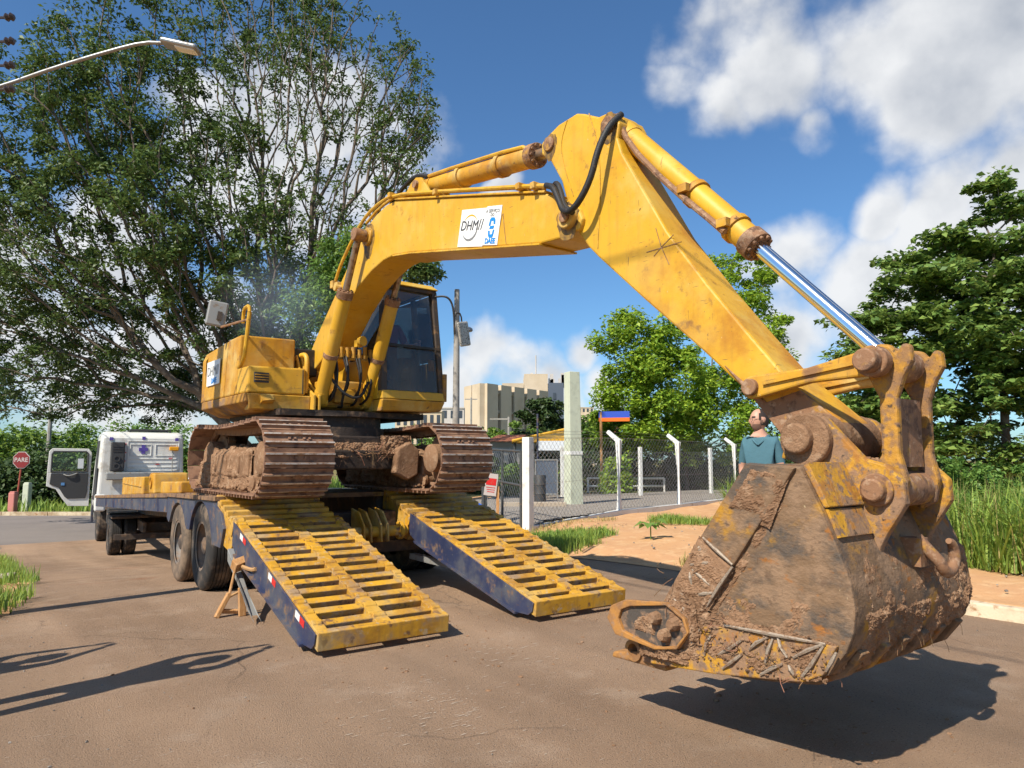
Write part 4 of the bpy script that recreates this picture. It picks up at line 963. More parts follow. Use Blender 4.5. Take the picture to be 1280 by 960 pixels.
for v0, v1 in ((-.275, -.225), (.065, .115)):
    lk.prism([(-3.215, 1.80), (-3.215, 1.90), (-3.275, 1.935), (-3.33, 1.925), (-3.36, 1.885), (-3.385, 1.925), (-3.42, 1.915), (-3.425, 1.84), (-3.385, 1.77), (-3.352, 1.68), (-3.348, 1.42), (-3.375, 1.30), (-3.35, 1.19), (-3.28, 1.155), (-3.19, 1.20), (-3.195, 1.32), (-3.268, 1.42), (-3.268, 1.68)], v0, v1)
link = lk.build('bucket_link', 'link_worn', EX, bevel=.014)
w = MB(); w.bx(-.205, .045, -3.32, -3.28, 1.36, 1.68); w.build('web', 'rust_worn', link)
w = MB(); w.cyl((-.36, *LB), (-.29, *LB), .074, seg=20); w.cyl((-.20, *LB), (.04, *LB), .076, seg=20); w.build('boss', 'rust_worn', link, bevel=.008, smooth=True)

# --- bucket
KN, KF = -.675, .515
prof = [(-2.92, 1.375), (-3.10, 1.36), (-3.19, 1.18), (-3.26, 1.01), (-3.305, .88), (-3.318, .77), (-3.305, .68), (-3.27, .595), (-3.19, .49), (-3.08, .435), (-2.85, .395), (-2.63, .367), (-2.40, .345), (-2.22, .33)]
def offp(pr, d):
    out = []
    for i, p in enumerate(pr):
        a = Vector(pr[max(i-1, 0)]); b = Vector(pr[min(i+1, len(pr)-1)]); t = (b-a).normalized(); n = Vector((-t.y, t.x)); out.append(tuple(Vector(p)+n*d))
    return out
inner = offp(prof, .035)
# make sure the offset goes inwards
if inner[5][0] < prof[5][0]: inner = offp(prof, -.035)
shell = MB(); nseg = 28; P = prof; Q = inner; n = len(P)
vs = []; fs = []
for k in range(nseg+1):
    v = KN+.012+(KF-KN-.024)*k/nseg
    vs += [(v, *p) for p in P] + [(v, *q) for q in Q]
for k in range(nseg):
    a = k*2*n; b = (k+1)*2*n
    for i in range(n-1): fs += [(a+i, a+i+1, b+i+1, b+i), (a+n+i, b+n+i, b+n+i+1, a+n+i+1)]
    fs += [(a, b, b+n, a+n), (a+n-1, a+2*n-1, b+2*n-1, b+n-1)]
a = nseg*2*n
for i in range(n-1): fs += [(i, n+i, n+i+1, i+1), (a+i, a+i+1, a+n+i+1, a+n+i)]
shell.add(vs, fs)
bucket = shell.build('bucket', 'bucket_steel', EX, smooth=True)
side = prof[1:] + [(-2.33, .68), (-2.84, 1.38)]
for (v0, v1) in ((KN-.012, KN+.014), (KF-.014, KF+.012)):
    s = MB().prism(side, v0, v1).build('side_plate', 'bucket_steel', bucket, bevel=.006)
e = KN-.012
def plate(poly, t, name, m, v=e): 
    return MB().prism(poly, v-t, v+.004).build(name, m, bucket, bevel=.006)
plate([(-2.838, 1.378), (-3.088, 1.358), (-2.75, .89), (-2.565, 1.01)], .022, 'edge_plate', 'bucket_steel')
plate([(-2.56, 1.003), (-2.745, .885), (-2.575, .672), (-2.51, .575), (-2.34, .685)], .030, 'corner_plate', 'mud')
plate([(-2.335, .68), (-2.505, .57), (-2.64, .60), (-3.245, .622), (-3.18, .492), (-3.08, .44), (-2.63, .372), (-2.23, .335), (-2.25, .5)], .026, 'heel_plate', 'bucket_yellow')
# far-side twin plates
for poly in ([(-2.838, 1.378), (-3.088, 1.358), (-2.75, .89), (-2.565, 1.01)], [(-2.335, .68), (-2.505, .57), (-2.64, .60), (-3.245, .622), (-3.18, .492), (-3.08, .44), (-2.63, .372), (-2.23, .335), (-2.25, .5)]):
    MB().prism(poly, KF+.010, KF+.035).build('edge_plate', 'bucket_steel', bucket, bevel=.006)
# weld beads
wd = [((-2.682, .41), (-2.793, .499)), ((-2.831, .527), (-2.931, .602)), ((-2.954, .60), (-2.91, .482)), ((-2.978, .611), (-3.02, .532)), ((-2.884, .428), (-2.996, .50)), ((-3.05, .539), (-3.19, .622)), ((-3.19, .615), (-3.083, .461)), ((-3.026, .50), (-3.054, .46)), ((-3.245, .60), (-3.195, .513)),
      ((-2.698, .612), (-3.20, .624)), ((-2.399, .69), (-2.535, .596)), ((-2.555, .569), (-2.491, .473)), ((-2.59, 1.012), (-2.755, .90)), ((-2.755, .89), (-2.60, .682)), ((-2.522, .851), (-2.624, .788)), ((-2.51, .872), (-2.637, .895)), ((-2.506, .834), (-2.516, .774)), ((-2.557, .734), (-2.641, .754)), ((-2.79, .56), (-2.66, .47)), ((-2.62, .55), (-2.58, .45))]
for a, b in wd:
    m1 = ((a[0]+b[0])/2+rng.uniform(-.008, .008), (a[1]+b[1])/2+rng.uniform(-.008, .008))
    MB().tube([(e-.030, *a), (e-.037, *m1), (e-.030, *b)], [.0055, .0095, .0055], 6, 0).build('weld_bead', 'weld', bucket, smooth=True)
for (u, z) in ((-2.565, .955), (-2.60, .865), (-2.525, .83), (-2.455, .72)):
    MB().lathe((e-.045, u, z), (1, 0, 0), [(.010, .006), (.014, .014), (.02, .019), (.03, .020)], 12).build('plug_weld', 'weld', bucket, smooth=True)
# side cutter, bolted: thick rusty rim round a dark recess
for (vv, sgn) in ((e, -1), (KF+.012, 1)):
    outer = [(-1.97, .53), (-2.0, .60), (-2.10, .645), (-2.385, .675), (-2.50, .615), (-2.525, .55), (-2.448, .457), (-2.306, .428), (-2.178, .440), (-2.03, .452)]
    inner_ = [(-2.055, .540), (-2.075, .590), (-2.14, .618), (-2.384, .660), (-2.485, .608), (-2.512, .55), (-2.442, .470), (-2.307, .444), (-2.185, .463), (-2.085, .482)]
    t0, t1 = sorted((vv+sgn*.028, vv+sgn*.058)); sc_ = MB().prism(outer, t0, t1).build('side_cutter', 'dark_steel', bucket, bevel=.008)
    rim = MB(); n_ = len(outer); xa, xb = vv+sgn*.050, vv+sgn*.078
    vs_ = [(xa, *p) for p in outer]+[(xb, *p) for p in outer]+[(xb, *p) for p in inner_]+[(xa, *p) for p in inner_]
    rim.add(vs_, [(k*n_+i_, k*n_+(i_+1) % n_, ((k+1) % 4)*n_+(i_+1) % n_, ((k+1) % 4)*n_+i_) for k in range(4) for i_ in range(n_)])
    rim.build('cutter_rim', 'cutter_rust', bucket, bevel=.010)
    for (u, z) in ((-2.31, .585), (-2.43, .575), (-2.37, .51)):
        b = MB(); b.lathe((vv+sgn*.055, u, z), (sgn, 0, 0), [(0, .036), (.03, .034), (.052, .022)], 8); b.build('bolt', 'mud', bucket, smooth=True)
# lip and teeth
MB().bx(KN, KF, -2.30, -2.14, .318, .352).build('lip', 'rust_worn', bucket, bevel=.008)
for k in range(5):
    v = KN+.06+(KF-KN-.12)*k/4
    t = MB(); t.hexa([(v-.055, -2.30, .30), (v+.055, -2.30, .30), (v+.055, -2.30, .40), (v-.055, -2.30, .40)], [(v-.045, -1.90, .290), (v+.045, -1.90, .290), (v+.045, -1.91, .322), (v-.045, -1.91, .322)])
    th = t.build('tooth', 'cutter_rust', bucket, bevel=.010)
    ad = MB(); ad.ring((v-.066, -2.08, .365), (v+.066, -2.08, .365), .058, .036, 16); ad.build('tooth_pin', 'cutter_rust', bucket, smooth=True)
# wear strips around the heel
for k in range(6):
    v = KN+.12+(KF-KN-.20)*k/5
    pr = prof[7:12]; o_ = offp(pr, -.028)
    if o_[1][0] > pr[1][0]: o_ = offp(pr, .028)
    MB().prism(pr+o_[::-1], v-.035, v+.035).build('wear_strip', 'bucket_steel', bucket, bevel=.006)
# ears, back plate and pins
for (v0, v1) in ((-.345, -.295), (.135, .185)):
    ea = MB().prism([(-2.80, 1.40), (-2.85, 1.55), (-2.93, 1.615), (-3.04, 1.60), (-3.12, 1.51), (-3.22, 1.40), (-3.32, 1.37), (-3.39, 1.30), (-3.395, 1.20), (-3.345, 1.12), (-3.305, 1.06), (-3.275, 1.0), (-3.262, .955), (-3.20, 1.0), (-3.12, 1.25), (-2.98, 1.37)], v0, v1).build('ear', 'bucket_yellow', bucket, bevel=.010)
for sgn, v in ((-1, -.345), (1, .185)):
    b = MB(); b.cyl((v, -2.955, 1.492), (v+sgn*.05, -2.955, 1.492), .128, seg=28); b.build('pin_boss', 'mud', bucket, bevel=.010, smooth=True)
    b = MB(); b.cyl((v+sgn*.045, -2.935, 1.497), (v+sgn*.10, -2.935, 1.497), .075, seg=24); b.build('pin_cap', 'mud', bucket, bevel=.012, smooth=True)
    b = MB(); b.cyl((v, *LC), (v+sgn*.02, *LC), .075, seg=22); b.build('pin_boss', 'rust_worn', bucket, bevel=.006, smooth=True)
    b = MB(); b.cyl((v, *LC), (v+sgn*.065, *LC), .052, seg=20); b.build('pin_cap', 'rust_worn', bucket, bevel=.010, smooth=True)
b = MB(); b.cyl((-.29, *LC), (.13, *LC), .082, seg=22); b.build('link_boss', 'rust_worn', bucket, bevel=.010, smooth=True)
b = MB(); b.cyl((-.29, -2.955, 1.492), (.13, -2.955, 1.492), .135, seg=24); b.build('hinge_boss', 'mud', bucket, smooth=True)
gp = MB(); gp.prism([(-3.10, 1.365), (-3.19, 1.185), (-3.215, 1.19), (-3.125, 1.385)], KN+.012, -.345); gp.build('top_plate', 'bucket_yellow', bucket, bevel=.005)
gp = MB(); gp.prism([(-3.10, 1.365), (-3.19, 1.185), (-3.215, 1.19), (-3.125, 1.385)], .185, KF-.012); gp.build('top_plate', 'bucket_yellow', bucket, bevel=.005)
gp = MB(); gp.prism([(-3.193, 1.18), (-3.24, 1.06), (-3.255, 1.065), (-3.206, 1.18)], KN+.02, -.36); gp.build('top_plate', 'bucket_yellow', bucket)
hk2 = MB(); pts = []
for k in range(12):
    a = math.radians(200+k*22); pts.append((.03+.072*math.cos(a), -3.40-.01*k/12, .945+.072*math.sin(a)))
hk2.tube([(-.055, -3.31, 1.03)]+pts, [.027]*9+[.026, .023, .020, .014], 10); hk2.bx(-.10, -.01, -3.34, -3.25, .90, 1.03)
hk2.build('lifting_hook', 'rust_worn', bucket, bevel=0, smooth=True)
# caked mud on bucket: side corner, heel and back
md = MB(); ev = e-.026
mud_patch(md, quad_fn((ev, -2.26, .36), (ev, -3.16, .46), (ev, -3.24, .63), (ev, -2.40, .66), (-1, 0, 0)), 150, 40, .026, 9, -.06, rng)
mud_patch(md, quad_fn((ev-.004, -2.34, .66), (ev-.004, -2.56, .60), (ev-.004, -2.76, .88), (ev-.004, -2.56, 1.02), (-1, 0, 0)), 40, 50, .026, 9, .05, rng)
mud_patch(md, quad_fn((e+.002, -2.52, .60), (e+.002, -2.60, .60), (e+.002, -3.13, 1.33), (e+.002, -3.06, 1.36), (-1, 0, 0)), 14, 100, .020, 11, .12, rng)
mud_patch(md, quad_fn((e+.002, -2.55, .58), (e+.002, -3.24, .62), (e+.002, -3.22, .80), (e+.002, -2.66, .74), (-1, 0, 0)), 90, 24, .022, 8, -.12, rng)
mud_patch(md, quad_fn((e-.021, -2.72, 1.16), (e-.021, -2.95, 1.08), (e-.021, -3.07, 1.345), (e-.021, -2.86, 1.365), (-1, 0, 0)), 36, 40, .020, 9, .0, rng)
mud_patch(md, quad_fn((e-.05, -2.16, .37), (e-.02, -2.62, .37), (e-.02, -2.60, .46), (e-.06, -2.20, .45), (-1, 0, .2)), 60, 16, .045, 10, .05, rng)
mud_patch(md, quad_fn((e-.056, -2.14, .50), (e-.056, -2.30, .48), (e-.056, -2.34, .60), (e-.056, -2.14, .57), (-1, 0, 0)), 24, 18, .022, 14, .0, rng)
mud_patch(md, quad_fn((e-.058, -2.34, .43), (e-.050, -2.56, .50), (e-.050, -2.54, .68), (e-.058, -2.36, .69), (-1, 0, 0)), 34, 30, .036, 11, .05, rng)
def heel(i0, i1, v0, v1):
    seg = prof[i0:i1+1]
    def f(s, t):
        x = t*(len(seg)-1); k = min(int(x), len(seg)-2); q = x-k; a, b = Vector(seg[k]), Vector(seg[k+1]); p = a.lerp(b, q); d = (b-a).normalized()
        n = Vector((-d.y, d.x)); n = n if (n.x < 0 or n.y < 0) and (p+n*.1-Vector((-2.8, .9))).length > (p-Vector((-2.8, .9))).length else -n
        return (v0+(v1-v0)*s, p.x, p.y), (0, n.x, n.y)
    return f
mud_patch(md, heel(5, 9, KN+.02, KF-.02), 190, 60, .034, 5.5, .06, rng)
mud_patch(md, heel(6, 9, KN+.05, KF-.05), 190, 60, .030, 11, .0, rng)
mud_patch(md, heel(2, 6, KN+.02, KF-.02), 150, 60, .022, 7, -.12, rng)
mud_patch(md, heel(3, 8, KF-.16, KF+.01), 30, 60, .035, 8, .08, rng)
mud_patch(md, quad_fn((-.30, -3.0, 1.40), (.14, -3.0, 1.40), (.14, -3.24, 1.36), (-.30, -3.24, 1.36), (0, -.3, 1)), 50, 30, .07, 6, .1, rng)
for k in range(260):
    t = rng.random(); md.lump((e-.03, -2.3-.9*t, .40+.05*t+.2*rng.random()), rng.uniform(.003, .010), rng)
tag(md.build('caked_mud', 'mud', bucket), kind='stuff')
st = MB()
for k in range(36):
    t = rng.random(); p = Vector((e-.045, -2.3-.8*t, .45+.5*rng.random()*(1-t))); d = Vector((rng.uniform(-.4, .1), rng.uniform(-1, 1), rng.uniform(-1, .6))).normalized()*rng.uniform(.02, .09); st.tube([p, p+d*.5+Vector((-.008, 0, 0)), p+d], .0018, 4)
for k in range(9):
    i = rng.choice([6, 7, 8]); p = Vector((rng.uniform(KN, KF), prof[i][0]-.02, prof[i][1]-.02)); d = Vector((rng.uniform(-.3, .3), -.2, -1)).normalized()*rng.uniform(.02, .07); st.tube([p, p+d*.5+Vector((.01, 0, 0)), p+d], .0013, 4)
tag(st.build('straw', 'dead_leaf', bucket), kind='stuff')
# ------------------------------------------------------------------ trailer (own frame, a little askew)
rng = random.Random(5)
TR = in_frame('lowbed_trailer', 'blue and yellow flatbed trailer with lowered loading ramps, carrying the excavator', 'trailer', TRL, 0, 4.4, 0)
def zd(u): return 1.0 if u < 4.2 else 1.0-.044*(u-4.2)
def tg(v, u):
    p = TRL.w(v, u); return hgt(p.x, p.y)
# main deck in cross planks
uu = 3.12; k = 0
pts_u = [3.12+.30*i for i in range(41)]
dk = MB()
for a in pts_u:
    b = a+.285; q = rng.uniform(-.004, .004)
    pl = MB(); pl.hexa([(-1.46, a, zd(a)-.05), (1.46, a, zd(a)-.05), (1.46, b, zd(b)-.05), (-1.46, b, zd(b)-.05)], [(-1.46, a, zd(a)+q), (1.46, a, zd(a)+q), (1.46, b, zd(b)+q), (-1.46, b, zd(b)+q)])
    pl.build('deck_plank', 'deck_wood', TR)
U1 = pts_u[-1]+.29
def along(v0, v1, u0, u1, top, bot, name, m, bevel=.006, parent=None):
    o = MB(); n = max(1, int((u1-u0)/2)); 
    for i in range(n):
        a = u0+(u1-u0)*i/n; b = u0+(u1-u0)*(i+1)/n
        o.hexa([(v0, a, zd(a)-bot), (v1, a, zd(a)-bot), (v1, b, zd(b)-bot), (v0, b, zd(b)-bot)], [(v0, a, zd(a)-top), (v1, a, zd(a)-top), (v1, b, zd(b)-top), (v0, b, zd(b)-top)])
    return o.build(name, m, parent or TR, bevel=bevel)
for s in (-1, 1):
    a, b = sorted((s*1.46, s*1.52))
    along(a, b, 5.85, U1, -.005, .055, 'edge_rail', 'deck_wood', .004)
    a, b = sorted((s*1.44, s*1.50))
    rail = along(a, b, 5.9, U1-.1, .057, .26, 'side_beam', 'blue_paint')
    for u in (6.6, 7.9, 9.2, 10.5, 11.8, 13.1):
        x0, x1 = sorted((s*1.495, s*1.53)); h = MB(); h.hexa([(x0, u-.12, zd(u)-.25), (x1, u-.12, zd(u)-.25), (x1, u-.07, zd(u)-.25), (x0, u-.07, zd(u)-.25)], [(x0, u, zd(u)-.07), (x1, u, zd(u)-.07), (x1, u+.05, zd(u)-.07), (x0, u+.05, zd(u)-.07)]); h.build('stake_pocket', 'blue_paint', rail)
for v in (-.55, .40): along(v, v+.15, 3.2, U1, .055, .48, 'chassis_beam', 'trailer_steel')
for u in (6.4, 8, 9.6, 11.2, 12.8, 14.4): along(-1.44, 1.44, u, u+.08, .052, .16, 'cross_member', 'trailer_steel', 0)
# fender plates with arches
R_ = .50; AX = (3.80, 5.12)
for s in (-1, 1):
    poly = [(3.02, .955), (3.02, .55), (3.16, .55)]
    for ax in AX:
        zc = tg(-1.3, ax)+R_
        for k in range(13):
            a = math.pi*(1-k/12); poly.append((ax+.60*math.cos(a)*(.98), max(.55, zc+.60*math.sin(a)*.83)))
    poly += [(5.85, .60), (5.85, zd(5.85)-.045)]
    x0, x1 = sorted((s*1.44, s*1.505)); MB().prism(poly, x0, x1).build('fender', 'blue_paint', TR, bevel=.006)
    x0, x1 = sorted((s*1.43, s*1.53)); MB().hexa([(x0, 3.02, .957), (x1, 3.02, .957), (x1, 5.84, zd(5.84)-.042), (x0, 5.84, zd(5.84)-.042)], [(x0, 3.02, 1.003), (x1, 3.02, 1.003), (x1, 5.84, zd(5.84)+.004), (x0, 5.84, zd(5.84)+.004)]).build('fender_cap', 'deck_wood', TR, bevel=.004)
# wheels
def wheel_meshes(R, w):
    t = MB(); pr = [(0, R*.56), (.0, R*.62), (-.012, R*.80), (.0, R*.92), (.025, R*.985)]
    n = 5
    for k in range(n):
        x0 = .04+(w-.08)*k/n; x1 = .04+(w-.08)*(k+1)/n; pr += [(x0+.004, R), (x1-.010, R), (x1-.008, R*.975), (x1, R*.975)]
    pr += [(w-.025, R*.985), (w, R*.92), (w+.012, R*.80), (w, R*.62), (w, R*.56)]
    t.lathe((0, 0, 0), (1, 0, 0), pr, 40, cap=False)
    tyre = t.mesh('tyre'); 
    r = MB(); r.lathe((.0, 0, 0), (1, 0, 0), [(.012, R*.50), (.005, R*.565), (.02, R*.565), (.035, R*.53), (.09, R*.51), (.13, R*.47), (.14, R*.30), (.10, R*.27), (.10, R*.05), (.145, R*.04)], 32, cap=False)
    for k in range(10):
        a = 2*math.pi*k/10; r.cyl((.12, R*.36*math.cos(a), R*.36*math.sin(a)), (.15, R*.36*math.cos(a), R*.36*math.sin(a)), .016, seg=6)
    rim = r.mesh('rim')
    for me in (tyre, rim):
        for p in me.polygons: p.use_smooth = True
        try: me.set_sharp_from_angle(angle=math.radians(35))
        except Exception: pass
    return tyre, rim
def wheel(root, x, y, z, R, w, face, tm, rm, hub_out=.10):
    """face -1: outer side towards -x."""
    off = OFF[root.name]
    h = MB(); h.lathe((x, y, z), (-face, 0, 0), [(.02, R*.10), (.04, R*.19), (.17, R*.21), (.20, R*.12)], 18); hub = h.build('wheel', 'trailer_steel', root, smooth=True)
    for nm, me, m in (('tyre', WM[(R, w)][0], tm), ('rim', WM[(R, w)][1], rm)):
        me2 = me.copy(); me2.materials.clear(); me2.materials.append(MAT[m])
        o = bpy.data.objects.new(nm, me2); COL.objects.link(o); o.parent = hub
        o.location = (x-off[0], y-off[1], z-off[2]); o.rotation_euler = (rng.uniform(0, 6), 0, 0 if face < 0 else math.pi)
WM = {(R_, .27): wheel_meshes(R_, .27)}
for ax in AX:
    z = tg(-1.3, ax)+R_-.005
    for s in (-1, 1):
        f = -1 if s < 0 else 1
        wheel(TR, s*1.49, ax, z, R_, .27, f, 'tyre_mud' if ax == AX[1] else 'tyre', 'rim_rust' if ax == AX[0] else 'rim_steel')
        wheel(TR, s*1.18, ax, z, R_, .27, f, 'tyre', 'rim_rust')
    MB().cyl((-1.3, ax, z), (1.3, ax, z), .09, seg=14).build('axle', 'trailer_steel', TR, smooth=True)
    for s in (-1, 1): MB().bx(s*.62-.05, s*.62+.05, ax-.45, ax+.45, z+.10, z+.18).build('leaf_spring', 'trailer_steel', TR, bevel=.01)
# tail slopes with cleats, left and right
for (v0, v1) in ((-1.50, -.44), (.44, 1.50)):
    t = MB(); t.prism([(3.115, .95), (3.115, .58), (2.45, .48), (2.36, .56), (2.34, .74), (3.02, .955)], v0, v1)
    tail = t.build('tail_slope', 'yellow_ramp', TR, bevel=.008)
    for k in range(5):
        u = 2.44+k*.145; z = .74+(u-2.34)*.316
        c = MB(); c.hexa([(v0, u, z-.03), (v1, u, z-.03), (v1, u+.075, z-.01), (v0, u+.075, z-.01)], [(v0, u+.008, z+.052), (v1, u+.008, z+.052), (v1, u+.068, z+.066), (v0, u+.068, z+.066)])
        c.build('cleat', 'yellow_ramp', tail, bevel=.006)
    s = -1 if v0 < 0 else 1
    x0, x1 = sorted((s*1.498, s*1.53)); MB().prism([(3.10, .93), (3.10, .50), (2.72, .50), (2.62, .70), (2.75, .84)], x0, x1).build('tail_side', 'blue_paint', tail, bevel=.005)
# ramps
RA, RB = (0.0, .175), (2.33, .80)
def rz(u): return RA[1]+(RB[1]-RA[1])*u/RB[0]
nrm_ = Vector((0, -(RB[1]-RA[1]), RB[0])).normalized(); alg = Vector((0, RB[0], RB[1]-RA[1])).normalized()
def rp(v, u, d): return Vector((v, u, rz(u)))+nrm_*d
def rbar(v0, v1, u0, u1, d0, d1, name, m, parent, bevel=.006):
    o = MB(); o.hexa([rp(v0, u0, d0), rp(v1, u0, d0), rp(v1, u1, d0), rp(v0, u1, d0)], [rp(v0, u0, d1), rp(v1, u0, d1), rp(v1, u1, d1), rp(v0, u1, d1)])
    return o.build(name, m, parent, bevel=bevel)
for (v0, v1) in ((-1.49, -.43), (.43, 1.49)):
    vm = (v0+v1)/2
    fr = MB()
    for (a, b) in ((v0, v0+.09), (vm-.06, vm+.06), (v1-.09, v1)):
        fr.hexa([rp(a, .06, -.11), rp(b, .06, -.11), rp(b, 2.34, -.11), rp(a, 2.34, -.11)], [rp(a, .06, 0), rp(b, .06, 0), rp(b, 2.34, 0), rp(a, 2.34, 0)])
    fr.hexa([rp(v0, -.02, -.125), rp(v1, -.02, -.125), rp(v1, .06, -.125), rp(v0, .06, -.125)], [rp(v0, .0, .004), rp(v1, .0, .004), rp(v1, .06, .004), rp(v0, .06, .004)])
    fr.hexa([rp(v0, 2.20, -.11), rp(v1, 2.20, -.11), rp(v1, 2.34, -.11), rp(v0, 2.34, -.11)], [rp(v0, 2.20, .0), rp(v1, 2.20, .0), rp(v1, 2.34, .0), rp(v0, 2.34, .0)])
    ramp = fr.build('ramp', 'yellow_ramp', TR, bevel=.006)
    n = 13
    for k in range(n):
        u = .155+k*(2.06/(n-1))
        for (a, b) in ((v0+.082, vm-.055), (vm+.055, v1-.082)):
            o = MB(); j1, j2 = rng.uniform(-.004, .004), rng.uniform(-.005, .005); o.hexa([rp(a, u-.036, -.095), rp(b, u-.036, -.095), rp(b, u+.036, -.095), rp(a, u+.036, -.095)], [rp(a, u-.030, -.002+j1), rp(b, u-.030+j2, -.002+j1), rp(b, u+.032+j2, .012+j1), rp(a, u+.032, .012+j1)])
            rg = o.build('rung', 'yellow_ramp', ramp, bevel=.006); rg.data.materials.append(MAT['ramp_shade_dirt'])
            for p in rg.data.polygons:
                if p.normal.dot(nrm_) < .6: p.material_index = 1  # faces not turned up get slot shade painted into their colour
        for (a, b) in ((v0+.005, v0+.08), (vm-.05, vm+.05), (v1-.08, v1-.005)):
            o = MB(); o.hexa([rp(a, u-.03, -.004), rp(b, u-.03, -.004), rp(b, u+.03, -.004), rp(a, u+.03, -.004)], [rp(a, u-.02, .010), rp(b, u-.02, .010), rp(b, u+.02, .020), rp(a, u+.02, .020)]); o.build('grip', 'yellow_ramp', ramp, bevel=.004)
    for x in (v0-.014, v1+.002):
        poly = [tuple(rp(0, .02, -.015)[1:]), tuple(rp(0, .02, -.09)[1:]), (.10, .055), (.26, .05), (2.2, .49), (2.36, .56), tuple(rp(0, 2.34, -.012)[1:])]
        sp = MB().prism(poly, x, x+.012).build('side_plate', 'blue_paint', ramp, bevel=.003)
    for x in (v0-.045, v1-.015): MB().hexa([(x, .26, .040), (x+.06, .26, .040), (x+.06, 2.2, .480), (x, 2.2, .480)], [(x, .26, .058), (x+.06, .26, .058), (x+.06, 2.2, .498), (x, 2.2, .498)]).build('lower_flange', 'blue_paint', ramp)
    # stiffening channel underneath
    for x in (v0+.02, v1-.08): 
        MB().prism([(.28, .075), (2.2, .50), (2.2, .60), (.3, .15)], x, x+.06).build('channel', 'blue_paint', ramp)
    # conspicuity tape on the outer side
    if v0 < 0:
        for (c, m) in ((.24, 'red_tape'), (.34, 'white_tape'), (.94, 'red_tape'), (1.04, 'white_tape'), (1.86, 'red_tape'), (1.96, 'white_tape')):
            o = MB(); x = v0-.0165; o.hexa([(x, *rp(0, c, -.075)[1:]), (x+.002, *rp(0, c, -.075)[1:]), (x+.002, *rp(0, c+.098, -.075)[1:]), (x, *rp(0, c+.098, -.075)[1:])], [(x, *rp(0, c, -.022)[1:]), (x+.002, *rp(0, c, -.022)[1:]), (x+.002, *rp(0, c+.098, -.022)[1:]), (x, *rp(0, c+.098, -.022)[1:])]); o.build('reflector_tape', m, ramp)
    # hinge barrel
    MB().cyl((v0-.02, 2.40, .70), (v1+.02, 2.40, .70), .055, seg=16).build('hinge_pin', 'yellow_ramp', ramp, smooth=True)
# ramp lift cylinder lugs in the gap between the ramps
lg = MB()
for v in (-.16, -.08, .04, .12): lg.prism([(2.28, .50), (2.65, .45), (2.65, .85), (2.45, .82), (2.30, .68)], v, v+.022)
lg.build('lift_lug', 'yellow_worn', TR, bevel=.006)
MB().cyl((-.36, 2.40, .60), (.40, 2.40, .60), .06, seg=18).build('torsion_tube', 'yellow_ramp', TR, smooth=True)
MB().cyl((.30, 2.40, .60), (.345, 2.40, .60), .10, seg=18).build('tube_flange', 'yellow_ramp', TR, bevel=.006, smooth=True)
MB().bx(-.42, .42, 2.7, 3.1, .42, .80).build('rear_beam', 'dark_oily', TR, bevel=.01)
tl = MB(); tl.bx(-1.30, 1.30, 2.62, 2.70, .34, .46); tl.build('bumper', 'trailer_steel', TR, bevel=.01)
for s in (-1, 1):
    bx_ = MB(); bx_.bx(s*1.38-.11, s*1.38+.11, 2.42, 2.56, .46, .62); lb = bx_.build('lamp_box', 'black_metal', TR, bevel=.01)
    MB().lathe((s*1.40, 2.43, .545), (0, -1, 0), [(0, .075), (.02, .075), (.035, .06), (.04, .03)], 20).build('tail_lamp', 'red_lens', TR, smooth=True)
    MB().cyl((s*1.50, 2.36, .74), (s*1.40, 2.36, .74), .085, .085, 20).build('hinge_roller', 'yellow_ramp', TR, bevel=.012, smooth=True)
# hanging strap and prop under the left ramp
sp = MB(); sp.tube([(-1.52, 2.2, .46), (-1.53, 1.95, .42), (-1.52, 1.6, .42), (-1.51, 1.5, .44)], .018, 6, 1); sp.build('ramp_strap', 'rope', TR)
pr = MB(); pr.hexa([(-1.56, 1.42, .06), (-1.50, 1.42, .06), (-1.50, 1.55, .10), (-1.56, 1.55, .10)], [(-1.56, 2.28, .42), (-1.50, 2.28, .42), (-1.50, 2.30, .54), (-1.56, 2.30, .54)]); pr.build('support_arm', 'grey_metal', TR, bevel=.006)
pr = MB(); pr.bx(.50, .58, 1.5, 2.5, .26, .32); pr.build('support_bar', 'grey_metal', TR)
# yellow winch boxes and lug at the deck's front left
b = MB(); b.hexa([(-1.34, 9.2, zd(9.2)), (-.2, 9.2, zd(9.2)), (-.2, 12.0, zd(12)), (-1.34, 12.0, zd(12))], [(-1.34, 9.2, 1.09), (-.2, 9.2, 1.09), (-.2, 12.0, 1.02), (-1.34, 12.0, 1.02)])
bx1 = b.build('winch_box', 'yellow_worn', TR, bevel=.02)
MB().bx(-1.356, -1.34, 9.4, 11.8, .90, .915).build('box_rib', 'yellow_worn', bx1)
MB().bx(-1.20, -1.0, 9.17, 9.205, .84, 1.03).build('box_slot', 'dark_interior', bx1)
b = MB(); b.hexa([(-1.34, 8.1, zd(8.1)), (-.8, 8.1, zd(8.1)), (-.8, 8.6, zd(8.6)), (-1.34, 8.6, zd(8.6))], [(-1.34, 8.2, 1.17), (-.8, 8.2, 1.17), (-.8, 8.55, 1.17), (-1.34, 8.55, 1.17)]); lgb = b.build('winch_lug', 'yellow_worn', TR, bevel=.03)
MB().ring((-1.36, 8.37, 1.03), (-1.30, 8.37, 1.03), .12, .07, 20).build('eye_ring', 'yellow_worn', lgb, smooth=True)
b = MB(); b.hexa([(-1.30, 6.1, zd(6.1)), (-.4, 6.1, zd(6.1)), (-.4, 7.7, zd(7.7)), (-1.30, 7.7, zd(7.7))], [(-1.30, 6.1, 1.08), (-.4, 6.1, 1.08), (-.4, 7.7, 1.04), (-1.30, 7.7, 1.04)]); b.build('deck_box', 'yellow_worn', TR, bevel=.02)
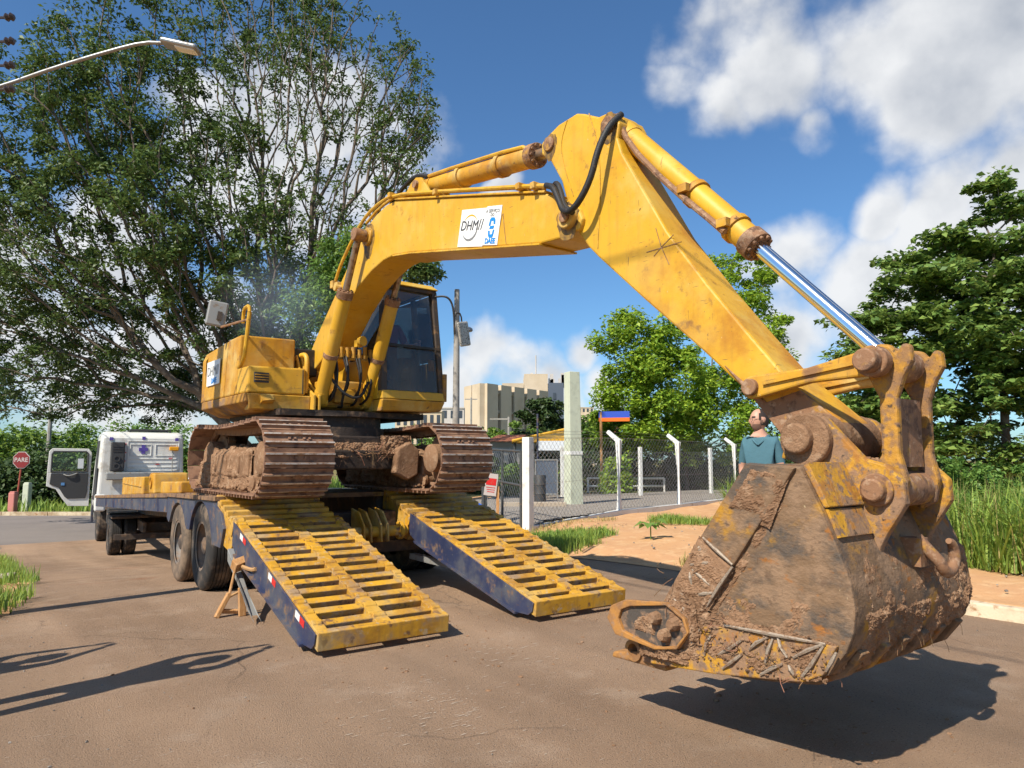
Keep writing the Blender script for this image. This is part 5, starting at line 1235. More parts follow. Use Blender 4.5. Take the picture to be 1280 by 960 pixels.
# bundle and straps lying on the deck behind the box
def deck_bundle(name, c, r, m, label, cat):
    o = MB(); q = random.Random(3)
    for k in range(5): o.lump((c[0]+q.uniform(-.2, .2), c[1]+q.uniform(-.2, .2), c[2]+q.uniform(-.02, .05)), r*q.uniform(.7, 1.1), q, .8, 2)
    root = in_frame(name, label, cat, TRL, c[0], c[1], c[2]-r*.5)
    ob = o.build('bundle', m, root, smooth=True)
deck_bundle('folded_sack', (-.55, 7.95, 1.10), .20, 'banner_white', 'crumpled white sack on the trailer deck behind the truck cab', 'sack')
deck_bundle('orange_tarp', (-.35, 7.0, 1.13), .18, 'board_orange', 'folded orange tarpaulin on the trailer deck beside the excavator track', 'tarpaulin')

# wheel chock of timber with strap, standing by the left ramp
CH = in_frame('timber_prop', 'timber A-shaped prop tied with rope on the road by the left ramp', 'prop', TRL, -1.60, 1.85, 0)
z0 = 0.0
def stick(a, b, w, d, m='wood_raw', name='leg'):
    a, b = Vector(a), Vector(b); o = MB(); t = (b-a).normalized(); x = Vector((1, 0, 0)); y = t.cross(x).normalized(); x = y.cross(t)
    o.hexa([a-x*w-y*d, a+x*w-y*d, a+x*w+y*d, a-x*w+y*d], [b-x*w-y*d, b+x*w-y*d, b+x*w+y*d, b-x*w+y*d]); return o.build(name, m, CH, bevel=.006)
gz = tg(-1.6, 1.85)
stick((-1.74, 1.86, gz), (-1.63, 1.88, gz+.20), .018, .035)
stick((-1.63, 1.88, gz+.19), (-1.57, 1.92, gz+.44), .010, .016)
stick((-1.53, 1.80, gz), (-1.54, 1.82, gz+.25), .030, .022)
stick((-1.70, 1.88, gz+.05), (-1.50, 1.84, gz+.03), .014, .02, name='crosspiece')
MB().tube([(-1.64, 1.86, gz+.17), (-1.58, 1.84, gz+.20), (-1.53, 1.84, gz+.22)], .014, 6, 1).build('rope', 'rope', CH)
stick((-1.60, 1.90, gz+.43), (-1.44, 1.95, gz+.47), .04, .05, name='block')

# ------------------------------------------------------------------ tractor unit
GT = -1.0
TK = in_frame('tractor_truck', 'white cab-over tractor truck with its driver door open, coupled to the trailer', 'truck', TRK, 0, 0, GT)
W2 = 1.175
# cab shell: profile in (u, z), narrowing to the roof
cabp = [(0, .05), (0, 2.02), (.10, 2.17), (.35, 2.22), (1.55, 2.20), (1.80, 2.05), (2.05, 1.1), (2.10, .1), (2.05, -.45), (1.55, -.45), (1.35, -.05), (.85, .15), (.45, .05), (.25, -.1)]
vs = []; n = len(cabp)
for s in (-1, 1):
    for (u, z) in cabp:
        w = W2 - .08*max(0, (z-1.1)); vs.append((s*w, u, z))
cs = MB(); cs.add(vs, [tuple(range(n-1, -1, -1)), tuple(range(n, 2*n))] + [(i, (i+1) % n, n+(i+1) % n, n+i) for i in range(n)])
cab = cs.build('cab_body', 'white_paint', TK, bevel=.11, seg=4)
# rear wall pressings
def ribrect(v0, v1, z0, z1, r=.02):
    o = MB(); y = -.006
    for (a, b, c, d) in ((v0, v1, z0, z0+r), (v0, v1, z1-r, z1), (v0, v0+r, z0+r, z1-r), (v1-r, v1, z0+r, z1-r)): o.bx(a, b, y-.012, .01, c, d)
    return o.build('pressing', 'white_paint', cab, bevel=.006)
ribrect(-.42, .98, 1.05, 1.95); ribrect(-.35, .22, 1.5, 1.85); ribrect(.32, .92, 1.5, 1.85)
for z in (1.15, 1.28, 1.40): MB().bx(-.4, .95, -.016, .004, z, z+.03).build('pressing', 'white_paint', cab, bevel=.006)
for (v, z) in ((-.85, 2.0), (0, 2.03), (.9, 2.0)): MB().box((v, -.008, z), (.09, .02, .09)).build('logo_patch', 'purple_print', cab)
em = MB(); em.bx(-.05, .05, -.022, .0, 1.56, 1.82); em.bx(-.12, .12, -.023, .0, 1.64, 1.74); em.build('logo_cross', 'purple_print', cab)
for (v, z) in ((-.5, 1.85), (-.5, 1.6), (-.5, 1.35), (.75, 1.42), (.4, 1.25)): MB().bx(v-.05, v+.05, -.02, 0, z-.012, z+.012).build('red_tag', 'red_tape', cab)
sn = MB(); sn.bx(-.86, -.50, -.26, -.02, 1.05, 1.90); sno = sn.build('air_intake', 'grey_plastic', TK, bevel=.03)
for z in (1.2, 1.42): MB().ring((-.70, -.262, z), (-.70, -.285, z), .09, .055, 18).build('intake_port', 'dark_interior', sno, smooth=True)
for z in (1.62, 1.69, 1.76): MB().bx(-.82, -.54, -.275, -.255, z, z+.03).build('grille_slat', 'dark_interior', sno)
sn = MB(); sn.bx(-.95, .6, -.30, -.05, .80, 1.02); sn.build('rear_duct', 'grey_metal', TK, bevel=.03)
MB().bx(.70, .96, -.10, -.02, 1.66, 1.78).build('amber_lamp', 'amber_lens', TK, bevel=.02)
MB().cyl((.80, -.06, .9), (.80, -.06, 1.66), .012, seg=8).build('lamp_stem', 'grey_metal', TK)
rr = MB(); rr.tube([(-.35, .3, 2.21), (-.35, .3, 2.28), (.75, .3, 2.28), (.75, .3, 2.21)], .025, 8); rr.tube([(-.35, .9, 2.21), (-.35, .9, 2.27), (.75, .9, 2.27), (.75, .9, 2.21)], .025, 8); rr.build('roof_rail', 'grey_plastic', TK, smooth=True)
# left side: door opening (dark) and pillar, open door
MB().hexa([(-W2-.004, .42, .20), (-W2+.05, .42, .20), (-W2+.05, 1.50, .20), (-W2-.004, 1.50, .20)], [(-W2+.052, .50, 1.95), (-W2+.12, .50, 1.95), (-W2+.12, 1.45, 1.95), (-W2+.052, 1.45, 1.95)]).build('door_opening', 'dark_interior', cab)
MB().bx(-W2-.006, -W2+.03, .05, .40, .25, 1.15).build('side_trim', 'grey_plastic', cab, bevel=.01)
D0, D1, DU = -1.26, -2.38, 1.50
dm = MB(); dm.prism([(D0, -.02), (D0, 1.0), (D1, 1.0), (D1, .60), (D1+.25, .50), (D1+.42, .22), (D1+.58, .0)], DU, DU+.07, 'xz')
dm.prism([(D0, 1.001), (D0, 1.60), (D0-.08, 1.72), (D0-.14, 1.64), (D0-.09, 1.56), (D0-.09, 1.001)], DU, DU+.07, 'xz')
dm.prism([(D1, 1.001), (D1+.02, 1.64), (D1+.10, 1.73), (D1+.14, 1.64), (D1+.10, 1.56), (D1+.10, 1.001)], DU, DU+.07, 'xz')
dm.prism([(D0-.081, 1.72), (D1+.101, 1.73), (D1+.141, 1.64), (D0-.141, 1.64)], DU+.002, DU+.068, 'xz')
door = dm.build('door', 'white_paint', TK, bevel=.012)
MB().prism([(D0-.06, .42), (D0-.06, .98), (D1+.10, .98), (D1+.08, .66), (D1+.32, .55), (D1+.48, .28), (D1+.56, .22), (D0-.10, .22)], DU-.025, DU-.004, 'xz').build('door_lining', 'grey_plastic', door, bevel=.02)
wp = [(D0-.09, 1.02), (D0-.09, 1.56), (D0-.14, 1.63), (D1+.14, 1.63), (D1+.10, 1.56), (D1+.10, 1.02)]
MB().prism(wp, DU+.030, DU+.036, 'xz').build('window', 'glass_clear', door)
fr = MB()
for a, b in zip(wp, wp[1:]+wp[:1]): fr.tube([(a[0], DU-.008, a[1]), (b[0], DU-.008, b[1])], .022, 6)
fr.build('window_frame', 'grey_plastic', door)
MB().tube([(D0-.35, DU-.03, .98), (D0-.45, DU-.07, .93), (D0-.6, DU-.07, .90), (D0-.7, DU-.03, .95)], .02, 8, 1).build('pull_handle', 'grey_metal', door, smooth=True)
MB().bx(D0-.75, D0-.66, DU-.04, DU-.02, .62, .70).build('pocket_tag', 'litter_blue', door)
MB().bx(D0-.35, D0-.2, DU-.02, DU-.012, 1.12, 1.42).build('window_sticker', 'banner_white', door)
# chassis, tank, steps, fender
ch = MB(); 
for v in (-.42, .34): ch.bx(v, v+.08, -5.0, 1.9, -.32, -.08)
for u in (-4.8, -3.0, -1.6, -.4): ch.bx(-.42, .42, u, u+.10, -.30, -.10)
ch.build('chassis', 'trailer_steel', TK, bevel=.01)
MB().bx(.45, 1.05, -2.6, -1.95, -.62, -.10).build('fuel_tank', 'grey_metal', TK, bevel=.06, seg=3)
MB().bx(-.90, -.50, -1.0, -.50, -.40, .02).build('battery_box', 'black_metal', TK, bevel=.03)
MB().bx(.55, 1.12, -1.9, -.3, -.62, -.10).build('air_tank', 'black_metal', TK, bevel=.05)
sk = MB(); sk.bx(-W2-.01, -.9, -.02, .22, -.10, .40); sk.build('cab_step', 'white_paint', TK, bevel=.05)
MB().bx(-W2-.02, -W2+.05, 1.34, 1.42, -.50, .3).build('arch_trim', 'blue_paint', TK, bevel=.01)
MB().bx(-1.05, 1.05, -4.6, -3.0, .0, .06).build('fifth_wheel', 'trailer_steel', TK, bevel=.02)
bm_ = MB(); bm_.bx(-1.0, 1.0, -5.05, -4.95, -.45, -.33); bm_.build('rear_bumper', 'trailer_steel', TK)
def kg(v, u):
    p = TRK.w(v, u); return hgt(p.x, p.y)
for (u, outer, dual) in ((.72, 1.06, False), (-3.45, 1.02, True)):
    for s in (-1, 1):
        z = kg(s*1.0, u)+R_-.01; f = -1 if s < 0 else 1
        wheel(TK, s*outer, u, z, R_, .27, f, 'tyre', 'rim_steel')
        if dual: wheel(TK, s*(outer-.32), u, z, R_, .27, f, 'tyre', 'rim_rust')
    MB().cyl((-.95, u, kg(0, u)+R_), (.95, u, kg(0, u)+R_), .08, seg=12).build('axle', 'trailer_steel', TK)
MB().bx(-1.05, -.42, -3.95, -2.95, .06, .10).build('rear_mudguard', 'black_metal', TK)

# crumbs of soil dropped around the ramps and under the bucket
q = random.Random(19); cr = MB()
for k in range(420):
    if k % 3: v, u = q.gauss(0, 1.3), q.gauss(-.2, .8)
    else: v, u = q.gauss(-.1, .5), q.gauss(-2.6, .5)
    p = MACH.w(v, u); cr.lump((p.x, p.y, hgt(p.x, p.y)+.002), abs(q.gauss(0, .006))+.003, q, .6)
tag(cr.build('soil_crumbs', 'mud', None), 'crumbs of dry soil on the road around ramps and bucket', 'soil', kind='stuff')
# ------------------------------------------------------------------ fence, gate, pillar
rng = random.Random(8)
def zt(x, y): return hgt(x, y)+.05
def fence_run(name, label, pts, h, bent, plinth=True, start_straight=False, wires=True):
    x0, y0 = pts[0]; F = thing(name, label, 'fence', (x0, y0, zt(x0, y0)), 0, (x0, y0, zt(x0, y0)))
    for i, (x, y) in enumerate(pts):
        z = zt(x, y); p = MB(); d = Vector((pts[min(i+1, len(pts)-1)][0]-pts[max(i-1, 0)][0], pts[min(i+1, len(pts)-1)][1]-pts[max(i-1, 0)][1], 0)).normalized(); nrm = Vector((-d.y, d.x, 0))
        w = .058; lean = rng.uniform(-.008, .008)
        if i == 0 and start_straight:
            w = .085; p.box((x, y, z+h*.43), (w*2, w*2, h*.9+.1), Matrix.Rotation(math.atan2(d.y, d.x), 3, 'Z'))
        else:
            a = Vector((x, y, z-.1)); b = Vector((x+lean, y, z+h*(.86 if bent else 1))); path = [a, b]
            if bent: path.append(b+nrm*.30+Vector((0, 0, .24)))
            P = []
            for q in path: P.append([q+(d*sx+nrm*sy)*w for sx, sy in ((-1, -1), (1, -1), (1, 1), (-1, 1))])
            if bent: # arm section stays square to the bend
                q = path[2]; up = Vector((0, 0, 1)); t = (path[2]-path[1]).normalized(); s2 = d; n2 = t.cross(s2); P[2] = [q+(s2*sx*.75+n2*(-sy)*.75)*w for sx, sy in ((-1, -1), (1, -1), (1, 1), (-1, 1))]
                n1 = (t+Vector((0, 0, 1))).normalized().cross(s2); P[1] = [path[1]+(s2*sx-n1*sy)*w for sx, sy in ((-1, -1), (1, -1), (1, 1), (-1, 1))]
            for k in range(len(P)-1): p.hexa(P[k], P[k+1])
        p.build('post', 'concrete_white', F, bevel=.008)
    for i in range(len(pts)-1):
        a = Vector((*pts[i], 0)); b = Vector((*pts[i+1], 0)); a.z = zt(a.x, a.y); b.z = zt(b.x, b.y); L_ = (b-a).length; d = (b-a).normalized(); H = h*.86
        m = MB(); sp = .15; n = int((L_+H)/sp); r = .0030
        def seg(p, q):
            t = (q-p).normalized(); n1 = t.orthogonal().normalized()*r; n2 = t.cross(n1)
            m.add([p+n1, p-n1*.5+n2*.87, p-n1*.5-n2*.87, q+n1, q-n1*.5+n2*.87, q-n1*.5-n2*.87], [(0, 1, 4, 3), (1, 2, 5, 4), (2, 0, 3, 5)])
        for k in range(n):
            s0 = -H+k*sp
            for sgn in (1, -1):
                lo, hi = s0, s0+H
                za, zb = 0.0, H
                if lo < 0: za = -lo; lo = 0
                if hi > L_: zb = H-(hi-L_); hi = L_
                if zb-za < .05: continue
                p = a+d*lo; q = a+d*hi
                if sgn > 0: seg(p+Vector((0, 0, za+.08)), q+Vector((0, 0, zb+.08)))
                else: seg(p+Vector((0, 0, H-za+.08)), q+Vector((0, 0, H-zb+.08)))
        for hz in (.1, H*.5, H+.06): seg(a+Vector((0, 0, hz)), b+Vector((0, 0, hz)))
        if bent:
            nrm = Vector((-d.y, d.x, 0))
            for t in (.35, .65, .95): seg(a+Vector((0, 0, H+.24*t))+nrm*.30*t, b+Vector((0, 0, H+.24*t))+nrm*.30*t)
        o = m.build('chain_link', 'wire_grey', F); o['kind'] = 'stuff'
        if plinth:
            MB().hexa([a+Vector((-.06, .05, -.15)), a+Vector((.06, -.05, -.15)), b+Vector((.06, -.05, -.15)), b+Vector((-.06, .05, -.15))], [a+Vector((-.06, .05, .055)), a+Vector((.06, -.05, .055)), b+Vector((.06, -.05, .055)), b+Vector((-.06, .05, .055))]).build('plinth', 'concrete_white', F)
    return F
fence_run('chain_link_fence', 'chain-link fence on white bent-top concrete posts facing the dirt pavement', FN, 2.02, True, True, True)
fence_run('yard_fence', 'chain-link fence on thin white posts along the back of the gravel yard', [(-.9, 23.6), (1.7, 24.1), (4.49, 25.0), (7.42, 26.7), (10.4, 28.5)], 1.72, False, False)
# gate, swung inwards
G0, G1 = Vector((.18, 14.42, zt(.2, 14.4)+.04)), Vector((-.60, 16.5, zt(-.6, 16.5)+.04))
GT_ = thing('gate', 'dark steel-framed mesh gate standing open beside the white fence post', 'gate', tuple(G0), 0, tuple(G0))
o = MB(); Hh = 1.52
for p in (G0, G1, G0.lerp(G1, .5)): o.cyl(p, p+Vector((0, 0, Hh)), .03, seg=8)
for z in (.05, Hh*.55, Hh): o.cyl(G0+Vector((0, 0, z)), G1+Vector((0, 0, z)), .026, seg=8)
o.build('gate_frame', 'gate_metal', GT_)
o = MB(); d = (G1-G0).normalized(); L_ = (G1-G0).length; sp = .14; r = .0028
for k in range(int((L_+Hh)/sp)):
    for sgn in (1, -1):
        lo, hi = -Hh+k*sp, k*sp; za, zb = 0., Hh
        if lo < 0: za = -lo; lo = 0
        if hi > L_: zb = Hh-(hi-L_); hi = L_
        if zb-za < .05: continue
        zz = (za, zb) if sgn > 0 else (Hh-za, Hh-zb)
        o.cyl(G0+d*lo+Vector((0, 0, zz[0])), G0+d*hi+Vector((0, 0, zz[1])), r, seg=3, cap=False)
tag(o.build('gate_mesh', 'wire_grey', GT_), kind='stuff')
gp_ = thing('gate_post', 'dark steel gate post behind the right-hand track', 'post', (-.62, 15.6, zt(-.6, 15.6)), 0, (-.62, 15.6, zt(-.6, 15.6)))
MB().cyl((-.62, 15.6, zt(-.6, 15.6)-.1), (-.62, 15.6, 1.15), .045, seg=10).build('post', 'gate_metal', gp_, smooth=True)
MB().cyl((-.62, 15.6, 1.15), (-.62, 15.6, 1.17), .055, .03, seg=10).build('cap', 'gate_metal', gp_)
ns = thing('notice_sign', 'small white and red notice board by the gate behind the track', 'sign', (-.42, 15.0, zt(-.4, 15.0)), 0, (-.42, 15.0, zt(-.4, 15.0)))
zb = zt(-.4, 15.0)
MB().box((-.30, 15.05, zb+.42), (.06, .06, .92)).build('post', 'wood_raw', ns)
MB().box((-.44, 15.0, zb+.92), (.26, .02, .46), Matrix.Rotation(.12, 3, 'Y')).build('board', 'sign_white', ns)
MB().box((-.435, 14.986, zb+.98), (.21, .006, .14), Matrix.Rotation(.12, 3, 'Y')).build('red_panel', 'red_tape', ns)
for k in range(3): MB().box((-.447, 14.987, zb+.86-.045*k), (.19-.02*k, .004, .014), Matrix.Rotation(.12, 3, 'Y')).build('text_line', 'red_tape', ns)
bt = MB(); q = random.Random(2); zb = zt(-.7, 16)
vs = []
for i in range(9):
    for j in range(7): vs.append((-1.25+i*.11, 15.2+.1*math.sin(i*1.3+j)+.07*j, zb+.05+.42*math.sin(math.pi*min(1, (j+.6)/6.5))*math.sin(math.pi*(i+1)/10)+q.uniform(-.03, .03)))
bt.add(vs, [(i*7+j, i*7+j+1, (i+1)*7+j+1, (i+1)*7+j) for i in range(8) for j in range(6)])
bto = bt.build('blue_tarp', 'tarp_blue', None, smooth=True); m = bto.modifiers.new('thick', 'SOLIDIFY'); m.thickness = .02
tag(bto, 'crumpled bright blue tarpaulin on the ground behind the right-hand track', 'tarpaulin')
cb_ = MB().bx(-.75, -.15, 14.9, 15.2, zt(-.4, 15)-.05, zt(-.4, 15)+.16).build('concrete_block', 'concrete_grey', None, bevel=.015)
tag(cb_, 'low grey concrete block on the ground beneath the small notice sign', 'block')
# pillar
px_, py_ = 1.74, 20.27; zb = zt(px_, py_)
PL = thing('concrete_pillar', 'tall pale green square concrete pillar standing in the gravel yard', 'pillar', (px_, py_, zb), 0, (px_, py_, zb))
o = MB(); R = Matrix.Rotation(.42, 3, 'Z')
def sq(c, w): return [Vector(c)+R @ Vector((sx*w, sy*w, 0)) for sx, sy in ((-1, -1), (1, -1), (1, 1), (-1, 1))]
o.hexa(sq((px_, py_, zb-.2), .205), sq((px_-.02, py_, zb+3.78), .165)); o.build('shaft', 'concrete_green', PL, bevel=.012)
MB().hexa(sq((px_, py_, zb+1.42), .199), sq((px_, py_, zb+1.52), .198)).build('paint_patch', 'concrete_white', PL)
o = MB(); o.bx(-.4, 1.45, 19.2, 19.4, zb-.1, zb+.14); bb = o.build('low_wall', 'slab', None, bevel=.01); tag(bb, 'low weathered concrete wall edge at the foot of the pillar', 'wall')

# ------------------------------------------------------------------ things behind the fence
def at(px, py, Y):
    d = pix_dir(px, py); t = Y/d.y; return Vector((d.x*t, Y, EYE+d.z*t))
# canopy with yellow frame
a, b = at(640, 552, 27), at(712, 538, 27)
CN = thing('canopy', 'yellow sloping canopy roof beyond the pillar', 'canopy', (a.x, 27, hgt(a.x, 27)), 0, (a.x, 27, hgt(a.x, 27)))
MB().hexa([(a.x, 26, a.z-.05), (b.x, 26, a.z-.02), (b.x, 29, a.z+.02), (a.x, 29, a.z-.05)], [(a.x, 26, a.z+.02), (b.x, 26, a.z+.12), (b.x, 29, b.z+.06), (a.x, 29, a.z+.04)]).build('roof', 'canopy_yellow', CN)
o = MB(); o.tube([(a.x, 26, a.z), (a.x+1, 26, a.z+.22), (b.x, 26, b.z+.05)], .05, 6); o.build('arched_beam', 'canopy_yellow', CN)
for x in (a.x+.1, b.x-.1):
    for y in (26.2, 28.8): MB().cyl((x, y, hgt(x, y)-.1), (x, y, a.z), .05, seg=8).build('post', 'gate_metal', CN)
a, b = at(672, 550, 24.5), at(727, 562, 24.5)
BN_ = thing('white_banner', 'plain white banner strung behind the green pillar', 'banner', (a.x, 24.5, hgt(a.x, 24.5)), 0, (a.x, 24.5, hgt(a.x, 24.5)))
MB().bx(a.x, b.x, 24.48, 24.52, b.z-.03, a.z-.03).build('cloth', 'banner_white', BN_)
for x in (a.x, b.x): MB().cyl((x, 24.5, hgt(x, 24.5)-.1), (x, 24.5, a.z+.9 if x == a.x else a.z), .035, seg=8).build('post', 'blue_paint', BN_)
# blue/orange board on a post
p = at(752, 600, 29); a, b = at(749, 515, 29), at(784, 527, 29)
SG = thing('fuel_sign', 'blue and orange sign board on a thin post in front of the bright tree', 'sign', (p.x, 29, hgt(p.x, 29)), 0, (p.x, 29, hgt(p.x, 29)))
R = Matrix.Rotation(-.25, 3, 'Z')
zc = (a.z+b.z)/2
MB().box((p.x+.55, 29, zc+.09), (1.25, .14, .26), R).build('blue_panel', 'board_blue', SG)
MB().box((p.x+.55, 28.995, zc-.115), (1.25, .16, .15), R).build('orange_panel', 'board_orange', SG)
MB().cyl((p.x+.02, 29.1, hgt(p.x, 29)-.1), (p.x+.02, 29.1, zc+.2), .06, seg=10).build('post', 'wood_raw', SG)
# white guard rail
p0, p1 = at(735, 598, 31), at(830, 598, 31)
GRL = thing('guard_rail', 'low white pipe guard rail behind the back fence', 'railing', (p0.x, 31, hgt(p0.x, 31)), 0, (p0.x, 31, hgt(p0.x, 31)))
zb = hgt(p0.x, 31)
for z in (p0.z, p0.z-.33): MB().cyl((p0.x, 31, z), (p1.x, 31, z), .045, seg=8).build('rail', 'concrete_white', GRL)
for k in range(4):
    x = p0.x+(p1.x-p0.x)*k/3; MB().cyl((x, 31, zb-.2), (x, 31, p0.z+.02), .05, seg=8).build('post', 'concrete_white', GRL)
# dark framed board, barrel
c = at(683, 585, 23.0); zb = hgt(c.x, 23)
BD = thing('framed_board', 'grey board in a thin frame leaning behind the pillar', 'board', (c.x, 23, zb), 0, (c.x, 23, zb))
MB().bx(c.x-.33, c.x+.33, 22.98, 23.02, zb+.25, zb+1.3).build('panel', 'slate_wall', BD)
o = MB()
for (x0, x1, z0, z1) in ((-.37, -.33, .05, 1.34), (.33, .37, .05, 1.34), (-.33, .33, 1.30, 1.34), (-.33, .33, .21, .25)): o.bx(c.x+x0, c.x+x1, 22.96, 23.04, zb+z0, zb+z1)
o.build('frame', 'grey_metal', BD)
c = at(675, 610, 21.5); zb = zt(c.x, 21.5)
o = MB().lathe((c.x, 21.5, zb), (0, 0, 1), [(0, .16), (.02, .18), (.25, .175), (.26, .185), (.28, .175), (.52, .175), (.53, .185), (.55, .175), (.8, .18), (.82, .165)], 18)
bo = o.build('barrel', 'grey_plastic', None, smooth=True); tag(bo, 'black ribbed plastic barrel standing left of the green pillar', 'barrel')

# ------------------------------------------------------------------ buildings
def building_main():
    Y = 110; a = at(580, 486, Y); c = at(604, 479, Y); d = at(684, 484, Y+14); zb = hgt(0, 110)
    B = thing('office_building', 'beige windowless-looking office block with tall vertical panels', 'building', (a.x, Y, zb), 0, (a.x, Y, zb))
    P0, P1, P2 = Vector((a.x, Y+6, 0)), Vector((c.x, Y, 0)), Vector((d.x, Y+14, 0)); top = c.z
    core = MB(); P3 = Vector((d.x-4, Y+30, 0)); P4 = Vector((a.x+1, Y+22, 0)); ins = 0.25
    pts = [P0, P1, P2, P3, P4]; ctr = sum(pts, Vector())/5; q = [ctr+(p-ctr)*.985 for p in pts]
    core.add([(p.x, p.y, zb) for p in q]+[(p.x, p.y, top-.3) for p in q], [tuple(range(4, -1, -1)), tuple(range(5, 10))]+[(i, (i+1) % 5, 5+(i+1) % 5, 5+i) for i in range(5)])
    core.build('core', 'window_dark', B)
    def panels(A, Bp, n, gap):
        dv = Bp-A; L_ = dv.length; t = dv.normalized(); nr = Vector((t.y, -t.x, 0))
        for k in range(n):
            s0 = L_*k/n+gap/2; s1 = L_*(k+1)/n-gap/2
            p, r = A+t*s0, A+t*s1
            o = MB(); o.hexa([p+nr*.5+Vector((0, 0, zb)), r+nr*.5+Vector((0, 0, zb)), r-nr*.4+Vector((0, 0, zb)), p-nr*.4+Vector((0, 0, zb))], [p+nr*.5+Vector((0, 0, top)), r+nr*.5+Vector((0, 0, top)), r-nr*.4+Vector((0, 0, top)), p-nr*.4+Vector((0, 0, top))])
            o.build('wall_panel', 'beige_wall', B)
            if k < n-1:
                p2 = A+t*(s1+gap*.5); o = MB()
                for z in np.arange(zb+3, top-1, 3.1): o.box((p2.x, p2.y, z), (gap*.9, gap*.9, .5))
                o.build('spandrel', 'beige_top', B)
    panels(P0, P1, 2, .35); panels(P1, P2, 5, .8)
    o = MB(); 
    e1_, e2_, e3_ = at(655, 467, Y+20), at(684, 477, Y+20), at(703, 478, Y+20)
    o.bx(e1_.x, e2_.x, Y+18, Y+28, top-2, e1_.z-.3); o.bx(e1_.x-4, e1_.x-.1, Y+18, Y+26, top-2, e1_.z-2); o.build('roof_tower', 'beige_wall', B)
    MB().bx(e2_.x+.05, e3_.x, Y+17, Y+27, zb, e3_.z-.4).build('stair_tower', 'slate_wall', B)
    for k in range(3): MB().bx(e2_.x+.9, e2_.x+1.4, Y+16.9, Y+17.02, zb+8+2.2*k, zb+9.2+2.2*k).build('window', 'window_dark', B)
    o = MB(); q = random.Random(5)
    for k in range(14): x = q.uniform(e1_.x+1, e3_.x); o.bx(x, x+q.uniform(.2, .7), Y+19, Y+19.6, e2_.z-1.2, e2_.z+q.uniform(.2, 1.6))
    o.tube([(e1_.x+2.2, Y+20, e1_.z-.5), (e1_.x+2.2, Y+20, e1_.z+3.4)], .12, 5); o.build('roof_plant', 'pale_wall', B)
building_main()
def block(name, px0, px1, pyt, Y, label, m='pale_wall', floors=3, cols=5, roof=None, cat='building'):
    a, b = at(px0, pyt, Y), at(px1, pyt, Y); zb = hgt(a.x, Y)-.3; W = b.x-a.x; H = a.z-zb
    B = thing(name, label, cat, ((a.x+b.x)/2, Y, zb), 0, ((a.x+b.x)/2, Y, zb))
    MB().bx(a.x, b.x, Y, Y+W*.6, zb, a.z).build('wall', m, B)
    fh = H/floors
    for f in range(floors):
        for c in range(cols):
            x = a.x+W*(c+.28)/cols; o = MB().bx(x, x+W*.5/cols, Y-.04, Y+.02, zb+fh*(f+.35), zb+fh*(f+.8)); o.build('window', 'window_dark', B)
        MB().bx(a.x-.05, b.x+.05, Y-.12, Y+.05, zb+fh*(f+1)-.18, zb+fh*(f+1)).build('ledge', m, B)
    if roof: MB().hexa([(a.x-.3, Y-.4, a.z), (b.x+.3, Y-.4, a.z), (b.x+.3, Y+W*.6+.3, a.z), (a.x-.3, Y+W*.6+.3, a.z)], [(a.x+W*.2, Y+W*.25, a.z+W*.16), (b.x-W*.2, Y+W*.25, a.z+W*.16), (b.x-W*.2, Y+W*.35, a.z+W*.16), (a.x+W*.2, Y+W*.35, a.z+W*.16)]).build('roof', roof, B)
block('apartment_house', 494, 552, 513, 75, 'low cream apartment house seen between cab and right-hand track', 'beige_wall', 3, 7)
block('white_house', 551, 580, 509, 95, 'small off-white block left of the beige office building', 'pale_wall', 4, 3)
block('apartment_tower', 722, 742, 509, 210, 'distant beige apartment tower right of the green pillar', 'beige_wall', 8, 4)
block('apartment_block', 741, 756, 514, 230, 'distant grey-brown apartment block left of the blue and orange sign', 'pale_wall', 8, 3)
block('brick_tower', 757, 775, 510, 250, 'distant reddish apartment tower above the blue and orange sign', 'red_roof', 9, 3)
block('tiled_house', 612, 668, 552, 33, 'red-roofed low house half hidden behind the gate', 'pale_wall', 1, 3, 'red_roof', 'house')

# ------------------------------------------------------------------ poles, lamp, stop sign
LP = thing('street_lamp', 'concrete utility pole at left edge with long street lamp arm', 'street lamp', (-5.6, 6.0, hgt(-5.6, 6.0)), 0, (-5.6, 6.0, hgt(-5.6, 6.0)))
zb = hgt(-5.6, 6.0)
MB().cyl((-5.6, 6.0, zb-.3), (-5.58, 6.0, 8.6), .16, .11, 16).build('pole', 'pole_concrete', LP, smooth=True)
a0, a1 = at(2, 108, 5.8), at(205, 54, 5.8)
ar = MB(); ar.tube([(-5.6, 5.95, a0.z-.85), (a0.x-.5, 5.75, a0.z-.20), a0, at(70, 84, 5.8), at(140, 63, 5.8), at(180, 53, 5.8), a1], .016, 10, 1); ar.build('lamp_arm', 'galvanised', LP, smooth=True)
h0, h1 = at(203, 53, 5.8), at(249, 63, 5.8); dv = (h1-h0); c = (h0+h1)/2
ang = math.atan2(dv.z, dv.x)
hd = MB(); hd.box(c, (dv.length, .14, .05), Matrix.Rotation(-ang, 3, 'Y')); lh = hd.build('lamp_head', 'galvanised', LP, bevel=.025, seg=3)
MB().box(c+Vector((.05, 0, -.03)), (dv.length*.55, .10, .03), Matrix.Rotation(-ang, 3, 'Y')).build('lens', 'concrete_white', lh, bevel=.012)
MB().cyl(c+Vector((-.05, 0, .025)), c+Vector((-.05, 0, .06)), .022, seg=10).build('photocell', 'grey_plastic', lh)
